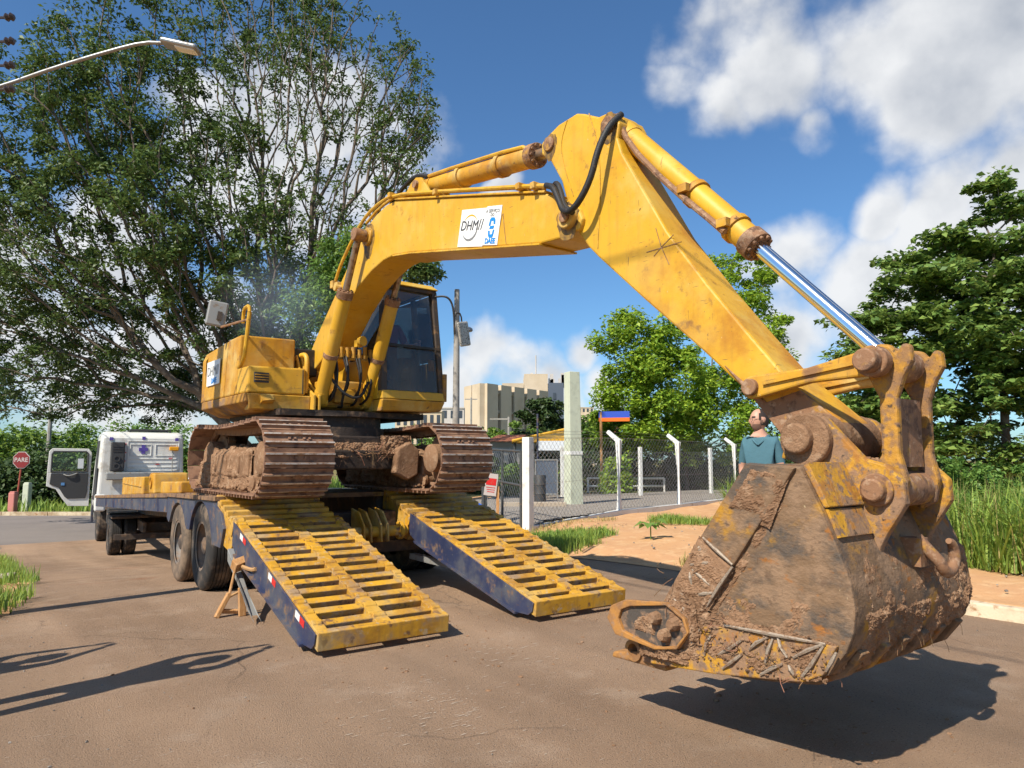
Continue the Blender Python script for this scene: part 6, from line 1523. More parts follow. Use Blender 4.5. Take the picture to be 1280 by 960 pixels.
for k in range(4):
    ins = MB(); p = at(6, 22+30*k, 5.75); ins.lathe((p.x, p.y, p.z), (1, 0, .1), [(0, .02), (.02, .036), (.04, .02), (.06, .036), (.08, .02)], 10); ins.tube([(-5.6, 5.6, p.z-.1), (p.x-.3, p.y, p.z), (p.x, p.y, p.z)], .012, 6); ins.build('insulator', 'insulator', LP)
# wires running along the street from the pole
WR = MB(); q0 = Vector((-5.45, 5.5, 0))
def sag(a, b, s, r):
    P = []
    for k in range(13):
        t = k/12; p = Vector(a).lerp(Vector(b), t); p.z -= s*4*t*(1-t); P.append(p)
    return MB().tube(P, r, 4)
u_dir = Vector((-MACH.S, MACH.C, 0))
for i, z in enumerate((8.2, 7.6)):
    w_ = sag(q0+u_dir*34+Vector((0, 0, z-1.0)), q0+Vector((.05, 0, z)), .5, .012).build('power_line', 'rubber_hose', None)
    tag(w_, ['upper', 'lower'][i]+' of two black overhead wires running back from the left pole', 'wire', 'overhead wires at the left pole')
    if i == 1: sag(q0+Vector((.05, 0, z)), q0-u_dir*30+Vector((0, 0, z)), .5, .012).build('wire', 'rubber_hose', LP)
# background lamp pole behind the cab
c = at(570, 520, 24); t_ = at(570, 362, 24); zb = hgt(c.x, 24)
BP = thing('utility_pole', 'weathered concrete utility pole behind the excavator cab', 'pole', (c.x, 24, zb), 0, (c.x, 24, zb))
MB().cyl((c.x, 24, zb-.2), (c.x, 24, t_.z), .14, .09, 12).build('pole', 'pole_concrete', BP, smooth=True)
o = MB(); o.tube([(c.x, 24, t_.z-1.4), (c.x+.35, 23.9, t_.z-1.3)], .03, 6); o.build('bracket', 'galvanised', BP)
MB().lathe((c.x+.42, 23.9, t_.z-1.33), (0, 0, -1), [(0, .05), (.05, .12), (.12, .14), (.16, .10)], 14).build('lamp', 'galvanised', BP, smooth=True)
# smaller far poles
for i, (px, py, Y, lab) in enumerate(((589, 497, 80, 'thin far power pole in front of the beige office building'), (636, 521, 60, 'short far lamp post left of the green pillar, with a side arm'), (64, 508, 40, 'thin far pole above the hedge at left'))):
    t_ = at(px, py, Y); zb = hgt(t_.x, Y)
    B = thing('power_pole', lab, 'pole', (t_.x, Y, zb), 0, (t_.x, Y, zb)); MB().cyl((t_.x, Y, zb-.2), (t_.x, Y, t_.z), .13, .10, 8).build('shaft', 'pole_concrete', B)
    MB().bx(t_.x-(1.6 if i == 1 else .7), t_.x+(.1 if i == 1 else .7), Y-.05, Y+.05, t_.z-.25, t_.z-.13).build('cross_arm', 'pole_concrete', B)
# stop sign
c = at(27, 575, 32); zb = hgt(c.x, 32)
ST = thing('stop_sign', 'red octagonal stop sign on a slim red post at the far corner', 'sign', (c.x-.15, 32, zb), 0, (c.x-.15, 32, zb))
MB().cyl((c.x-.17, 32.06, zb-.2), (c.x, 32.06, c.z+.3), .04, seg=8).build('post', 'post_red', ST)
def octo(r): return [(c.x+r*math.cos(math.radians(22.5+45*k)), c.z+r*math.sin(math.radians(22.5+45*k))) for k in range(8)]
MB().prism(octo(.40), 31.985, 32.01, 'xz').build('rim', 'sign_white', ST); fc = MB().prism(octo(.37), 31.97, 31.99, 'xz').build('plate', 'sign_red', ST)
MB().text('PARE', .27, (c.x, 31.966, c.z), (1, 0, 0), (0, 0, 1), bold=.004).build('lettering', 'sign_white', fc)
for (px, m, h, lab, nm) in ((16, 'pink_post', .95, 'short faded pink concrete bollard below the stop sign', 'bollard'), (33, 'concrete_green', 1.3, 'short grey-green concrete post right of the stop sign', 'concrete_post')):
    p = at(px, 630, 31.6 if px == 16 else 33); zb = hgt(p.x, p.y)
    B = thing(nm, lab, 'post', (p.x, p.y, zb), 0, (p.x, p.y, zb)); MB().box((p.x, p.y, zb+h/2-.05), (.28, .28, h+.1)).build('shaft', m, B, bevel=.04); MB().box((p.x, p.y, zb+h+.02), (.22, .22, .05)).build('cap', m, B, bevel=.02)
# ------------------------------------------------------------------ trees and plants
def leaf_mesh(name, centres, normals_up, n_per, rad, size, seed, m, aspect=.5, flat=1.0, parent=None, off=(0, 0, 0), droop=.0):
    g = np.random.default_rng(seed); C = np.repeat(np.asarray(centres), n_per, axis=0); N = len(C)
    rr = np.repeat(np.asarray(rad) if np.ndim(rad) else np.full(len(centres), rad), n_per)
    d = g.normal(size=(N, 3)); d /= np.linalg.norm(d, axis=1, keepdims=True); d *= (g.random((N, 1))**.45)*rr[:, None]; d[:, 2] *= flat
    P = C+d
    nrm = g.normal(size=(N, 3))*.75; nrm[:, 2] = np.abs(nrm[:, 2])+normals_up; nrm += d/rr[:, None]*.5; nrm /= np.linalg.norm(nrm, axis=1, keepdims=True)
    t = g.normal(size=(N, 3)); t[:, 2] -= droop; t -= nrm*np.sum(t*nrm, axis=1, keepdims=True); t /= np.linalg.norm(t, axis=1, keepdims=True)
    b = np.cross(nrm, t); s = size*g.uniform(.6, 1.35, (N, 1))
    V = np.empty((N, 4, 3)); V[:, 0] = P-t*s*.5; V[:, 1] = P+b*s*aspect*.5+nrm*s*.10; V[:, 2] = P+t*s*.5-nrm*s*.05; V[:, 3] = P-b*s*aspect*.5+nrm*s*.10
    V = V.reshape(-1, 3)-np.array(off)
    me = bpy.data.meshes.new(name); me.vertices.add(N*4); me.vertices.foreach_set('co', V.astype(np.float32).ravel())
    me.loops.add(N*4); me.loops.foreach_set('vertex_index', np.arange(N*4, dtype=np.int32))
    me.polygons.add(N); me.polygons.foreach_set('loop_start', np.arange(0, N*4, 4, dtype=np.int32)); me.polygons.foreach_set('loop_total', np.full(N, 4, dtype=np.int32))
    me.update(calc_edges=True); me.materials.append(MAT[m])
    o = bpy.data.objects.new(name, me); COL.objects.link(o)
    if parent: o.parent = parent
    return o
def skeleton(base, trunk, targets, tip=.008, pw=2.35, bias=.45, jit=.05, seed=0, sagz=.0):
    """Joins every foliage target to the nearest point of the growing tree; returns nodes, parents, radii."""
    g = np.random.default_rng(seed); nodes = [np.array(base, float)]; par = [-1]; plen = [0.0]
    for p in trunk:
        p = np.array(p, float); plen.append(plen[-1]+np.linalg.norm(p-nodes[-1])); par.append(len(nodes)-1); nodes.append(p)
    top = nodes[-1]; T = sorted([np.array(t, float) for t in targets], key=lambda t: np.linalg.norm(t-top))
    leafs = []
    A = np.zeros((len(T)*5+20, 3)); PL = np.zeros(len(A)); n = len(nodes); A[:n] = nodes; PL[:n] = plen; first = max(1, len(trunk)-1)
    for t in T:
        D = np.linalg.norm(A[first:n]-t, axis=1); k = first+int(np.argmin(D+bias*PL[first:n])); L_ = np.linalg.norm(A[k]-t)
        m = max(1, min(4, int(L_/.55))); p0 = A[k].copy(); prev = k
        for j in range(1, m+1):
            f = j/m; q = p0+(t-p0)*f; 
            if j < m: q = q+g.normal(size=3)*L_*jit; q[2] += sagz*L_*f*(1-f)*4
            A[n] = q; PL[n] = PL[prev]+np.linalg.norm(q-A[prev]); par.append(prev); prev = n; n += 1
        leafs.append(prev)
    r = np.zeros(n); kids = np.zeros(n, int)
    for i in range(1, n): kids[par[i]] += 1
    acc = np.where(kids == 0, tip**pw, 0.0)
    for i in range(n-1, 0, -1): acc[par[i]] += acc[i]
    r = acc**(1/pw); return A[:n], par, r
def branch_mesh(name, A, par, r, m, parent, off, seg=5, rmax=None):
    o = MB(); o2 = np.array(off)
    for i in range(1, len(par)):
        a, b = Vector(A[par[i]]), Vector(A[i]); ra, rb = r[par[i]], r[i]
        ra = min(ra, rb*1.35+.004)
        if rmax: ra, rb = min(ra, rmax), min(rb, rmax)
        if (b-a).length < 1e-4: continue
        s = 7 if rb > .06 else (5 if rb > .02 else 3)
        o.cyl(a, b+(b-a).normalized()*rb*.3, ra, rb, s, cap=False)
    me = bpy.data.meshes.new(name); me.from_pydata([tuple(np.array(p)-o2) for p in o.v], [], o.f)
    for p in me.polygons: p.use_smooth = True
    ob = bpy.data.objects.new(name, me); COL.objects.link(ob); me.materials.append(MAT[m]); ob.parent = parent
    return ob
def in_ellipsoids(ells, n, seed, shell=.0, minz=-9):
    """ells: (centre, radii, weight); points spread through their union, denser near the surface when shell > 0."""
    g = np.random.default_rng(seed); w = np.array([e[2] for e in ells], float); w /= w.sum(); out = []
    while len(out) < n:
        e = ells[g.choice(len(ells), p=w)]; d = g.normal(size=3); d /= np.linalg.norm(d); rr = g.random()**(1/3) if not shell else (1-shell+shell*g.random())**.6
        p = np.array(e[0])+d*rr*np.array(e[1])
        if p[2] > minz: out.append(p)
    return np.array(out)
def tree(name, label, base, trunk, ells, n_clusters, leaves, crad, lsize, lm, bm, seed, up=.5, tip=.008, aspect=.5, flat=.8, group=None, cat='tree', shell=.0, rmax=None, minz=-9, bias=.45, jit=.05, droop=0.0, leaf_frac=1.0, sagz=0.0):
    R = thing(name, label, cat, base, 0, tuple(base), group)
    T = in_ellipsoids(ells, n_clusters, seed, shell, minz)
    A, par, r = skeleton(base, trunk, T, tip, seed=seed, bias=bias, jit=jit, sagz=sagz)
    branch_mesh('trunk', A, par, r, bm, R, base, rmax=rmax)
    g = np.random.default_rng(seed+1); keep = T[g.random(len(T)) < leaf_frac]
    rad = crad*g.uniform(.6, 1.4, len(keep))
    leaf_mesh('crown', keep, up, leaves, rad, lsize, seed+2, lm, aspect, flat, R, tuple(base), droop)
    return R
def E(px, py, Y, rx, rz, w=1.0, ry=None):
    c = at(px, py, Y); k = Y/887; return (tuple(c), (rx*k, (ry if ry else (rx+rz)/2)*k, rz*k), w)
# the big tree behind the machine: dense on the left, thin fan of boughs on the right
bx0 = at(352, 560, 23.5); base = (bx0.x, 23.5, hgt(bx0.x, 23.5))
R = thing('spreading_tree', 'huge spreading tree with fanned dark boughs behind the excavator', 'tree', base, 0, base)
dense = [E(60, 170, 22, 120, 130, 1.5), E(180, 110, 23, 130, 130, 1.6), E(130, 300, 21, 150, 120, 1.7), E(40, 400, 23, 120, 90, 1.1), E(250, 260, 22, 120, 130, 1.3), E(200, 420, 24, 140, 80, 1.2), E(310, 360, 22, 110, 110, 1.2), E(330, 30, 24, 110, 70, .7),
         E(30, 495, 26, 110, 40, .45), E(170, 490, 27, 110, 38, .55), E(-60, 280, 22, 110, 140, .6), E(340, 450, 22, 100, 60, .8), E(280, 490, 26, 80, 40, .5)]
thin = [E(420, 70, 23, 110, 80, .9), E(490, 130, 22, 60, 90, .9), E(440, 200, 22, 90, 90, .8), E(400, 300, 22, 80, 80, .9), E(350, 150, 23, 90, 100, .8), E(500, 215, 21, 45, 45, .4), E(300, -60, 24, 200, 60, .5), E(520, 150, 22, 35, 60, .4)]
Td = in_ellipsoids(dense, 1200, 21); Tt = in_ellipsoids(thin, 520, 22)
tr0 = [(base[0]+.05, 23.4, base[2]+1.2), (base[0]-.1, 23.3, base[2]+2.0)]
A, par, r = skeleton(base, tr0, np.concatenate([Td, Tt]), .015, 2.15, bias=.80, jit=.03, seed=3, sagz=.05)
branch_mesh('trunk', A, par, r, 'bark', R, base, rmax=.42)
g = np.random.default_rng(9)
leaf_mesh('crown', Td, .45, 96, .47*g.uniform(.5, 1.4, len(Td)), .165, 31, 'leaf_deep', .42, .75, R, base, .3)
leaf_mesh('crown', Tt[::1], .45, 26, .30*g.uniform(.6, 1.4, len(Tt)), .15, 32, 'leaf_deep', .42, .8, R, base, .3)
# bright green tree behind the fence
b = at(858, 590, 32); base = (b.x, 32, hgt(b.x, 32))
tree('leafy_tree', 'bright green bushy tree behind the fence, under the excavator arm', base, [(b.x, 32, base[2]+1.5), (b.x+.2, 32, base[2]+3.0)],
     [E(800, 430, 31, 60, 48, 1.0), E(790, 495, 31, 52, 50, 1.0), E(850, 480, 30, 70, 70, 1.3), E(920, 350, 33, 62, 55, 1.0), E(930, 430, 32, 70, 70, 1.0), E(880, 540, 30, 80, 45, .9), E(950, 500, 31, 50, 70, .7), E(780, 540, 32, 45, 35, .4)],
     330, 165, .50, .19, 'leaf_bright', 'bark', 41, .7, shell=.75, aspect=.55, tip=.01)
# tropical almond at right: tiers of level boughs with big leaves
b = at(1262, 610, 16.5); base = (b.x, 16.5, hgt(b.x, 16.5))
tiers = []
for (px, py, rx, rz, w) in ((1255, 262, 38, 22, .6), (1270, 310, 70, 20, .8), (1200, 305, 55, 13, .5), (1180, 355, 100, 15, 1.0), (1290, 360, 90, 26, 1.0), (1150, 400, 90, 14, 1.0), (1250, 405, 120, 20, 1.2), (1120, 440, 60, 14, .6), (1220, 450, 130, 22, 1.4), (1190, 500, 140, 22, 1.3), (1290, 500, 90, 40, 1.0), (1230, 545, 120, 26, 1.2), (1130, 545, 60, 26, .6), (1180, 575, 110, 20, .7), (1320, 440, 90, 60, .9), (1075, 402, 28, 10, .2), (1065, 440, 26, 10, .2), (1100, 480, 60, 30, .6), (1110, 520, 60, 30, .6), (1240, 235, 22, 14, .25), (1150, 330, 60, 16, .5), (1220, 375, 130, 30, .9), (1170, 425, 110, 26, .9), (1230, 480, 120, 30, .8)):
    tiers.append(E(px, py, 16.5, rx, rz, w, ry=max(rx*.9, 40)))
tree('almond_tree', 'dark glossy tree with level tiers of big leaves at right', base, [(b.x, 16.5, base[2]+2.0), (b.x+.1, 16.5, base[2]+4.5), (b.x, 16.5, base[2]+6.6)], tiers, 640, 84, .36, .165, 'leaf_almond', 'bark', 51, 1.0, tip=.009, aspect=.62, flat=.45, bias=.25)
# understory on the right, behind the grass
for i, (px, py, Y, rx, rz, lab) in enumerate(((1110, 560, 22, 70, 45, 'dark shrubby tree behind the bucket link at right'), (1300, 585, 20, 110, 60, 'dark shrub mass at the right edge behind the tall grass'), (1015, 590, 26, 60, 40, 'dark green shrub behind the arm end'))):
    c = at(px, py, Y); base = (c.x, Y, hgt(c.x, Y))
    tree('shrub', lab, base, [(c.x, Y, base[2]+.4)], [E(px, py, Y, rx, rz), E(px, py+30, Y, rx, rz*.7)], 120, 80, .42, .17, 'leaf_dark', 'bark_dark', 61+i, .5, tip=.006, cat='shrub', group='dark shrubs at right')
# foliage between boom and house: lighter tree behind
c = at(445, 400, 19); base = (c.x, 19, hgt(c.x, 19))
tree('young_tree', 'light green feathery young tree just behind the boom foot', base, [(c.x, 19, base[2]+2), (c.x-.1, 19, base[2]+4)], [E(425, 340, 19, 42, 42, 1.0), E(395, 395, 19, 55, 35, .8), E(455, 312, 19, 26, 26, .4)], 110, 70, .33, .15, 'leaf_light', 'bark_dark', 71, .4, tip=.007, droop=.9, aspect=.35)
c = at(530, 345, 21); base = (c.x, 21, hgt(c.x, 21))
tree('slim_tree', 'small dark tree whose crown shows above the cab roof', base, [(c.x, 21, base[2]+2.5), (c.x, 21, base[2]+5)], [E(528, 342, 21, 26, 18)], 26, 60, .33, .15, 'leaf_deep', 'bark_dark', 75, .4, tip=.008)
# hedge trees on the far left
hd_ = [(-10, 575, 40, 70, 45, 'leaf_hedge', 'round hedge tree at the far left edge'), (60, 568, 42, 60, 38, 'leaf_hedge', 'hedge tree behind the stop sign'), (130, 560, 44, 70, 32, 'leaf_hedge', 'hedge tree behind the open truck door'), (205, 562, 41, 60, 34, 'leaf_light', 'pale hedge tree right of the truck cab'), (90, 590, 37, 90, 26, 'leaf_dark', 'dark low hedge beneath the far trees at left'), (20, 600, 37, 60, 24, 'leaf_dark', 'dark low hedge left of the stop sign')]
for i, (px, py, Y, rx, rz, lm, lab) in enumerate(hd_):
    c = at(px, py, Y); base = (c.x, Y, hgt(c.x, Y))
    tree('hedge_tree', lab, base, [(c.x, Y, base[2]+.6)], [E(px, py, Y, rx, rz), E(px+rx*.3, py+18, Y-.5, rx*.8, rz*.8), E(px-rx*.4, py+20, Y-.5, rx*.7, rz*.8)], 110, 90, .75, .27, lm, 'bark_dark', 81+i, .6, tip=.012, shell=.6, group='trees of the far hedge at left')
# bushes behind the yard and under the office block
bk = [(612, 555, 40, 26, 18, 'leaf_hedge', 'green bush left of the gate below the office building'), (640, 548, 44, 30, 20, 'leaf_hedge', 'green bush behind the gate below the office building'), (680, 525, 62, 28, 20, 'leaf_dark', 'flat-topped dark tree in front of the office building'), (735, 545, 45, 36, 26, 'leaf_hedge', 'green bush right of the pillar, under the far towers'), (668, 560, 36, 40, 22, 'leaf_dark', 'dark bush behind the white banner'), (755, 590, 34, 40, 34, 'leaf_dark', 'dark bush behind the back fence, left'), (830, 585, 34, 60, 30, 'leaf_dark', 'dark bush behind the back fence under the bright tree'), (915, 585, 36, 60, 34, 'leaf_dark', 'dark bush behind the back fence, right'), (860, 500, 40, 100, 70, 'leaf_dark', 'dark tall tree mass behind the bright tree'), (610, 590, 30, 36, 22, 'leaf_dark', 'dark bush beyond the gate beside the track'), (700, 598, 27, 22, 16, 'leaf_hedge', 'small green bush at the foot of the pillar'), (770, 596, 28, 14, 26, 'leaf_bright', 'bright climbing shrub on the back fence'), (640, 600, 25, 20, 14, 'leaf_hedge', 'small green bush just behind the white gate post'), (520, 560, 60, 50, 25, 'leaf_hedge', 'green trees glimpsed between the tracks')]
for i, (px, py, Y, rx, rz, lm, lab) in enumerate(bk):
    c = at(px, py, Y); base = (c.x, Y, hgt(c.x, Y)); k = Y/887
    ells = [E(px, py, Y, rx, rz), E(px-rx*.4, py+rz*.5, Y, rx*.7, rz*.8), E(px+rx*.4, py+rz*.5, Y, rx*.7, rz*.8)]
    if i == 2: ells = [E(684, 507, Y, 24, 7), E(676, 520, Y, 30, 7), E(690, 532, Y, 26, 8), E(675, 545, Y, 22, 10)]
    tree('background_bush' if i != 2 else 'flat_topped_tree', lab, base, [(c.x, Y, base[2]+max(.3, (c.z-base[2])*.4))], ells, 90, 75, max(.28, rz*k*.35), .09+.0042*Y, lm, 'bark_dark', 101+i, .6, tip=.009, shell=.5, cat='tree' if i == 2 else 'bush')

# ------------------------------------------------------------------ grass
def blades(name, pts, hmin, hmax, w, seed, m, lean=.35, per=1, kind='stuff', parent=None, off=(0, 0, 0)):
    g = np.random.default_rng(seed); P = np.repeat(np.asarray(pts, float), per, axis=0); N = len(P)
    if per > 1: P[:, :2] += g.normal(size=(N, 2))*.04
    h = g.uniform(hmin, hmax, N); a = g.uniform(0, 2*np.pi, N); d = np.stack([np.cos(a), np.sin(a), np.zeros(N)], 1); l = g.uniform(.1, 1, N)[:, None]*lean
    sd_ = np.stack([-np.sin(a), np.cos(a), np.zeros(N)], 1)*w*g.uniform(.6, 1.3, N)[:, None]; up = np.array([0, 0, 1.0])
    m1 = P+up*(h*.55)[:, None]+d*l*(h*.3)[:, None]; tp = P+up*(h*(1-.25*l[:, 0]))[:, None]+d*l*h[:, None]
    V = np.stack([P-sd_, P+sd_, m1+sd_*.8, m1-sd_*.8, tp], 1).reshape(-1, 3)-np.array(off)
    F = [];
    i = np.arange(N)*5
    me = bpy.data.meshes.new(name); me.vertices.add(N*5); me.vertices.foreach_set('co', V.astype(np.float32).ravel())
    lo = np.stack([i, i+1, i+2, i+3, i+3, i+2, i+4], 1).ravel().astype(np.int32); me.loops.add(len(lo)); me.loops.foreach_set('vertex_index', lo)
    ls = np.stack([np.arange(N)*7, np.arange(N)*7+4], 1).ravel().astype(np.int32); lt = np.tile([4, 3], N).astype(np.int32)
    me.polygons.add(N*2); me.polygons.foreach_set('loop_start', ls); me.polygons.foreach_set('loop_total', lt); me.update(calc_edges=True); me.materials.append(MAT[m])
    o = bpy.data.objects.new(name, me); COL.objects.link(o)
    if kind: o['kind'] = kind
    if parent: o.parent = parent
    return o
g = np.random.default_rng(77)
def scatter(n, fn, cond):
    out = []
    while len(out) < n:
        p = fn()
        if cond(p): out.append(p)
    return out
def gpt(u0, u1, v0, v1, zf=vground):
    def f():
        p = MACH.w(g.uniform(v0, v1), g.uniform(u0, u1)); return (p.x, p.y, zf(p.x, p.y))
    return f
def clump(p, s=1.6): return math.sin(p[0]*s+1.1)+math.sin(p[1]*s*1.3+.4)+math.sin((p[0]-p[1])*s*.7+2)
# tall grass bank on the right
pts = scatter(7800, gpt(-6.5, 6.0, 5.75, 12), lambda p: p[0] > 5.3 and MACH.uv(p[0], p[1])[1] > 5.85+.25*math.sin(p[0]*3)+.12*math.sin(p[1]*7))
o = blades('tall_grass', pts, .28, 1.25, .011, 5, 'grass_green', 1.25, 4); tag(o, 'tall bright green grass bank at right behind the bucket', 'grass')
pts = scatter(1500, gpt(-6.5, 6.0, 5.7, 11), lambda p: p[0] > 5.3)
o = blades('dry_grass', pts, .4, 1.25, .006, 6, 'grass_dry', .5, 2); tag(o, 'dry yellow stalks among the tall grass at right', 'grass')
for i, (px, py, Y, rx, rz, lab) in enumerate(((1205, 590, 10.8, 34, 26, 'leafy weed bush in the tall grass just right of the bucket link'), (1262, 600, 11.5, 40, 30, 'leafy weed bush in the tall grass near the right edge'), (1225, 640, 9.9, 30, 26, 'low leafy weed bush at the front of the tall grass'), (1290, 640, 9.8, 36, 30, 'leafy weed bush cut by the right edge of the picture'))):
    c = at(px, py, Y); base = (c.x, Y, vground(c.x, Y))
    tree('weed_bush', lab, base, [(c.x, Y, base[2]+.15)], [E(px, py, Y, rx, rz), E(px, py+rz, Y, rx*.8, rz)], 60, 46, .10, .075, 'leaf_light', 'leaf_light', 161+i, .5, tip=.003, cat='plant', group='leafy weeds in the tall grass')
# tufts along the kerb and on the dirt pavement
pts = scatter(2600, gpt(-1.0, 7.0, 3.70, 4.35), lambda p: clump(p, 2.2) > .15)
o = blades('kerb_grass', pts, .04, .17, .005, 7, 'grass_dry', .8, 2); tag(o, 'short dry grass along the right kerb', 'grass')
pts = scatter(900, gpt(3.2, 6.5, 3.7, 4.5), lambda p: clump(p, 1.7) > .3)
o = blades('verge_tufts', pts, .06, .30, .006, 8, 'grass_green', .6, 2); tag(o, 'green grass tufts on the verge behind the right ramp', 'grass')
pts = scatter(3400, gpt(-.5, 6.5, 4.3, 9), lambda p: clump(p, 1.6) > .95)
o = blades('weed_patches', pts, .04, .20, .007, 9, 'grass_green', .8, 3); tag(o, 'scattered low weeds on the dirt pavement', 'weeds')
pts = scatter(1800, gpt(-1, 6.5, 4.2, 9), lambda p: clump(p, 1.3) > .9)
o = blades('straw_grass', pts, .03, .14, .005, 19, 'grass_dry', .9, 2); tag(o, 'thin straw-coloured grass scattered over the dirt pavement', 'grass')
# left verge grass
pts = scatter(7500, gpt(-3, 16, -6.2, -2.4, lambda x, y: hgt(x, y)+.03), lambda p: MACH.uv(p[0], p[1])[1] < left_edge(MACH.uv(p[0], p[1])[0])-.06-.12*math.sin(p[0]*4) and clump(p, 1.5) > -.6 and not (7.5 < MACH.uv(p[0], p[1])[0] < 9.3))
o = blades('left_grass', pts, .06, .26, .006, 10, 'grass_green', .7, 3); tag(o, 'green grass along the left edge of the road', 'grass')
# far verge grass beyond the side street and beside the truck
pts = [(x, y, hgt(x, y)) for x, y in zip(g.uniform(-30, -8, 3600), g.uniform(31.3, 37, 3600))]
o = blades('far_grass', pts, .2, .75, .03, 11, 'grass_green', .7, 1); tag(o, 'rough green grass beyond the side street', 'grass')
# broad-leaved weed
b = MACH.w(6.35, 2.95); zb = vground(b.x, b.y)
for i, (vv, uu, s, lab) in enumerate(((5.35, 3.05, 1.0, 'broad-leaved castor weed on the dirt pavement'), (4.7, 4.7, .5, 'small leafy weed near the gate post'), (5.2, 1.1, .6, 'small leafy weed just left of the bucket'))):
    b = MACH.w(vv, uu); zb = vground(b.x, b.y); W_ = thing('weed_plant', lab, 'plant', (b.x, b.y, zb), 0, (b.x, b.y, zb), 'leafy weeds on the dirt pavement'); q = random.Random(i)
    for k in range(9):
        a = k*2.4+q.uniform(-.3, .3); L_ = s*q.uniform(.16, .34); d = Vector((math.cos(a), math.sin(a), 0)); sd2 = Vector((-d.y, d.x, 0)); z1 = s*q.uniform(.14, .30)
        c = Vector((b.x, b.y, zb+z1)); P = [c+d*.04, c+d*L_*.5+sd2*L_*.33+Vector((0, 0, .05)), c+d*L_-Vector((0, 0, .05)), c+d*L_*.5-sd2*L_*.33+Vector((0, 0, .05)), c+d*L_*.5+Vector((0, 0, .02))]
        MB().add(P, [(0, 4, 1), (1, 4, 2), (2, 4, 3), (3, 4, 0)]).build('leaf', 'leaf_light', W_)
    MB().tube([(b.x, b.y, zb-.03), (b.x, b.y, zb+s*.32)], .010, 5).build('stem', 'leaf_light', W_)
# dead leaves, twigs and small stones on dirt
dl = MB(); q = random.Random(12)
for k in range(900):
    p = MACH.w(q.uniform(3.8, 8), q.uniform(-1, 6)); 
    if clump(p, 1.4) < .5: continue
    z = vground(p.x, p.y)+.012; s = q.uniform(.015, .05); a = q.uniform(0, 6.28); e_ = Vector((math.cos(a), math.sin(a), q.uniform(-.2, .3)))*s; f_ = Vector((-math.sin(a), math.cos(a), q.uniform(-.2, .3)))*s*.5; c = Vector((p.x, p.y, z+.01))
    dl.add([c-e_, c+f_, c+e_, c-f_], [(0, 1, 2, 3)])
tag(dl.build('dead_leaves', 'dead_leaf', None), 'scattered dead leaves on the dirt pavement', 'leaves', kind='stuff')
stn = MB()
for k in range(420):
    v = q.choice([q.uniform(3.75, 8), q.uniform(-3.2, 3.5), q.uniform(-3.6, -2.5)]); p = MACH.w(v, q.uniform(-3.5, 7)); z = vground(p.x, p.y) if v > 3.6 else hgt(p.x, p.y)
    stn.lump((p.x, p.y, z+.003), q.uniform(.002, .006) if -3 < v < 3.6 else q.uniform(.006, .022) if v > 3.6 else q.uniform(.003, .009), q)
tag(stn.build('loose_stones', 'gravel', None), 'small loose stones and clods on road and dirt', 'stones', kind='stuff')
# litter by the tall grass
for i, (px, py, s, m, lab) in enumerate(((1268, 697, .13, 'litter_white', 'crumpled white plastic bag by the tall grass'), (1252, 699, .09, 'banner_white', 'small pale scrap of plastic left of the white bag'), (1256, 678, .05, 'litter_blue', 'small blue wrapper in the tall grass'))):
    d = pix_dir(px, py); t = (.15-EYE)/d.z; x, y = d.x*t, d.y*t; o = MB(); o.lump((x, y, vground(x, y)+s*.3), s, random.Random(i+40), .45, 2)
    tag(o.build('litter', m, None), lab, 'litter', 'litter by the tall grass')
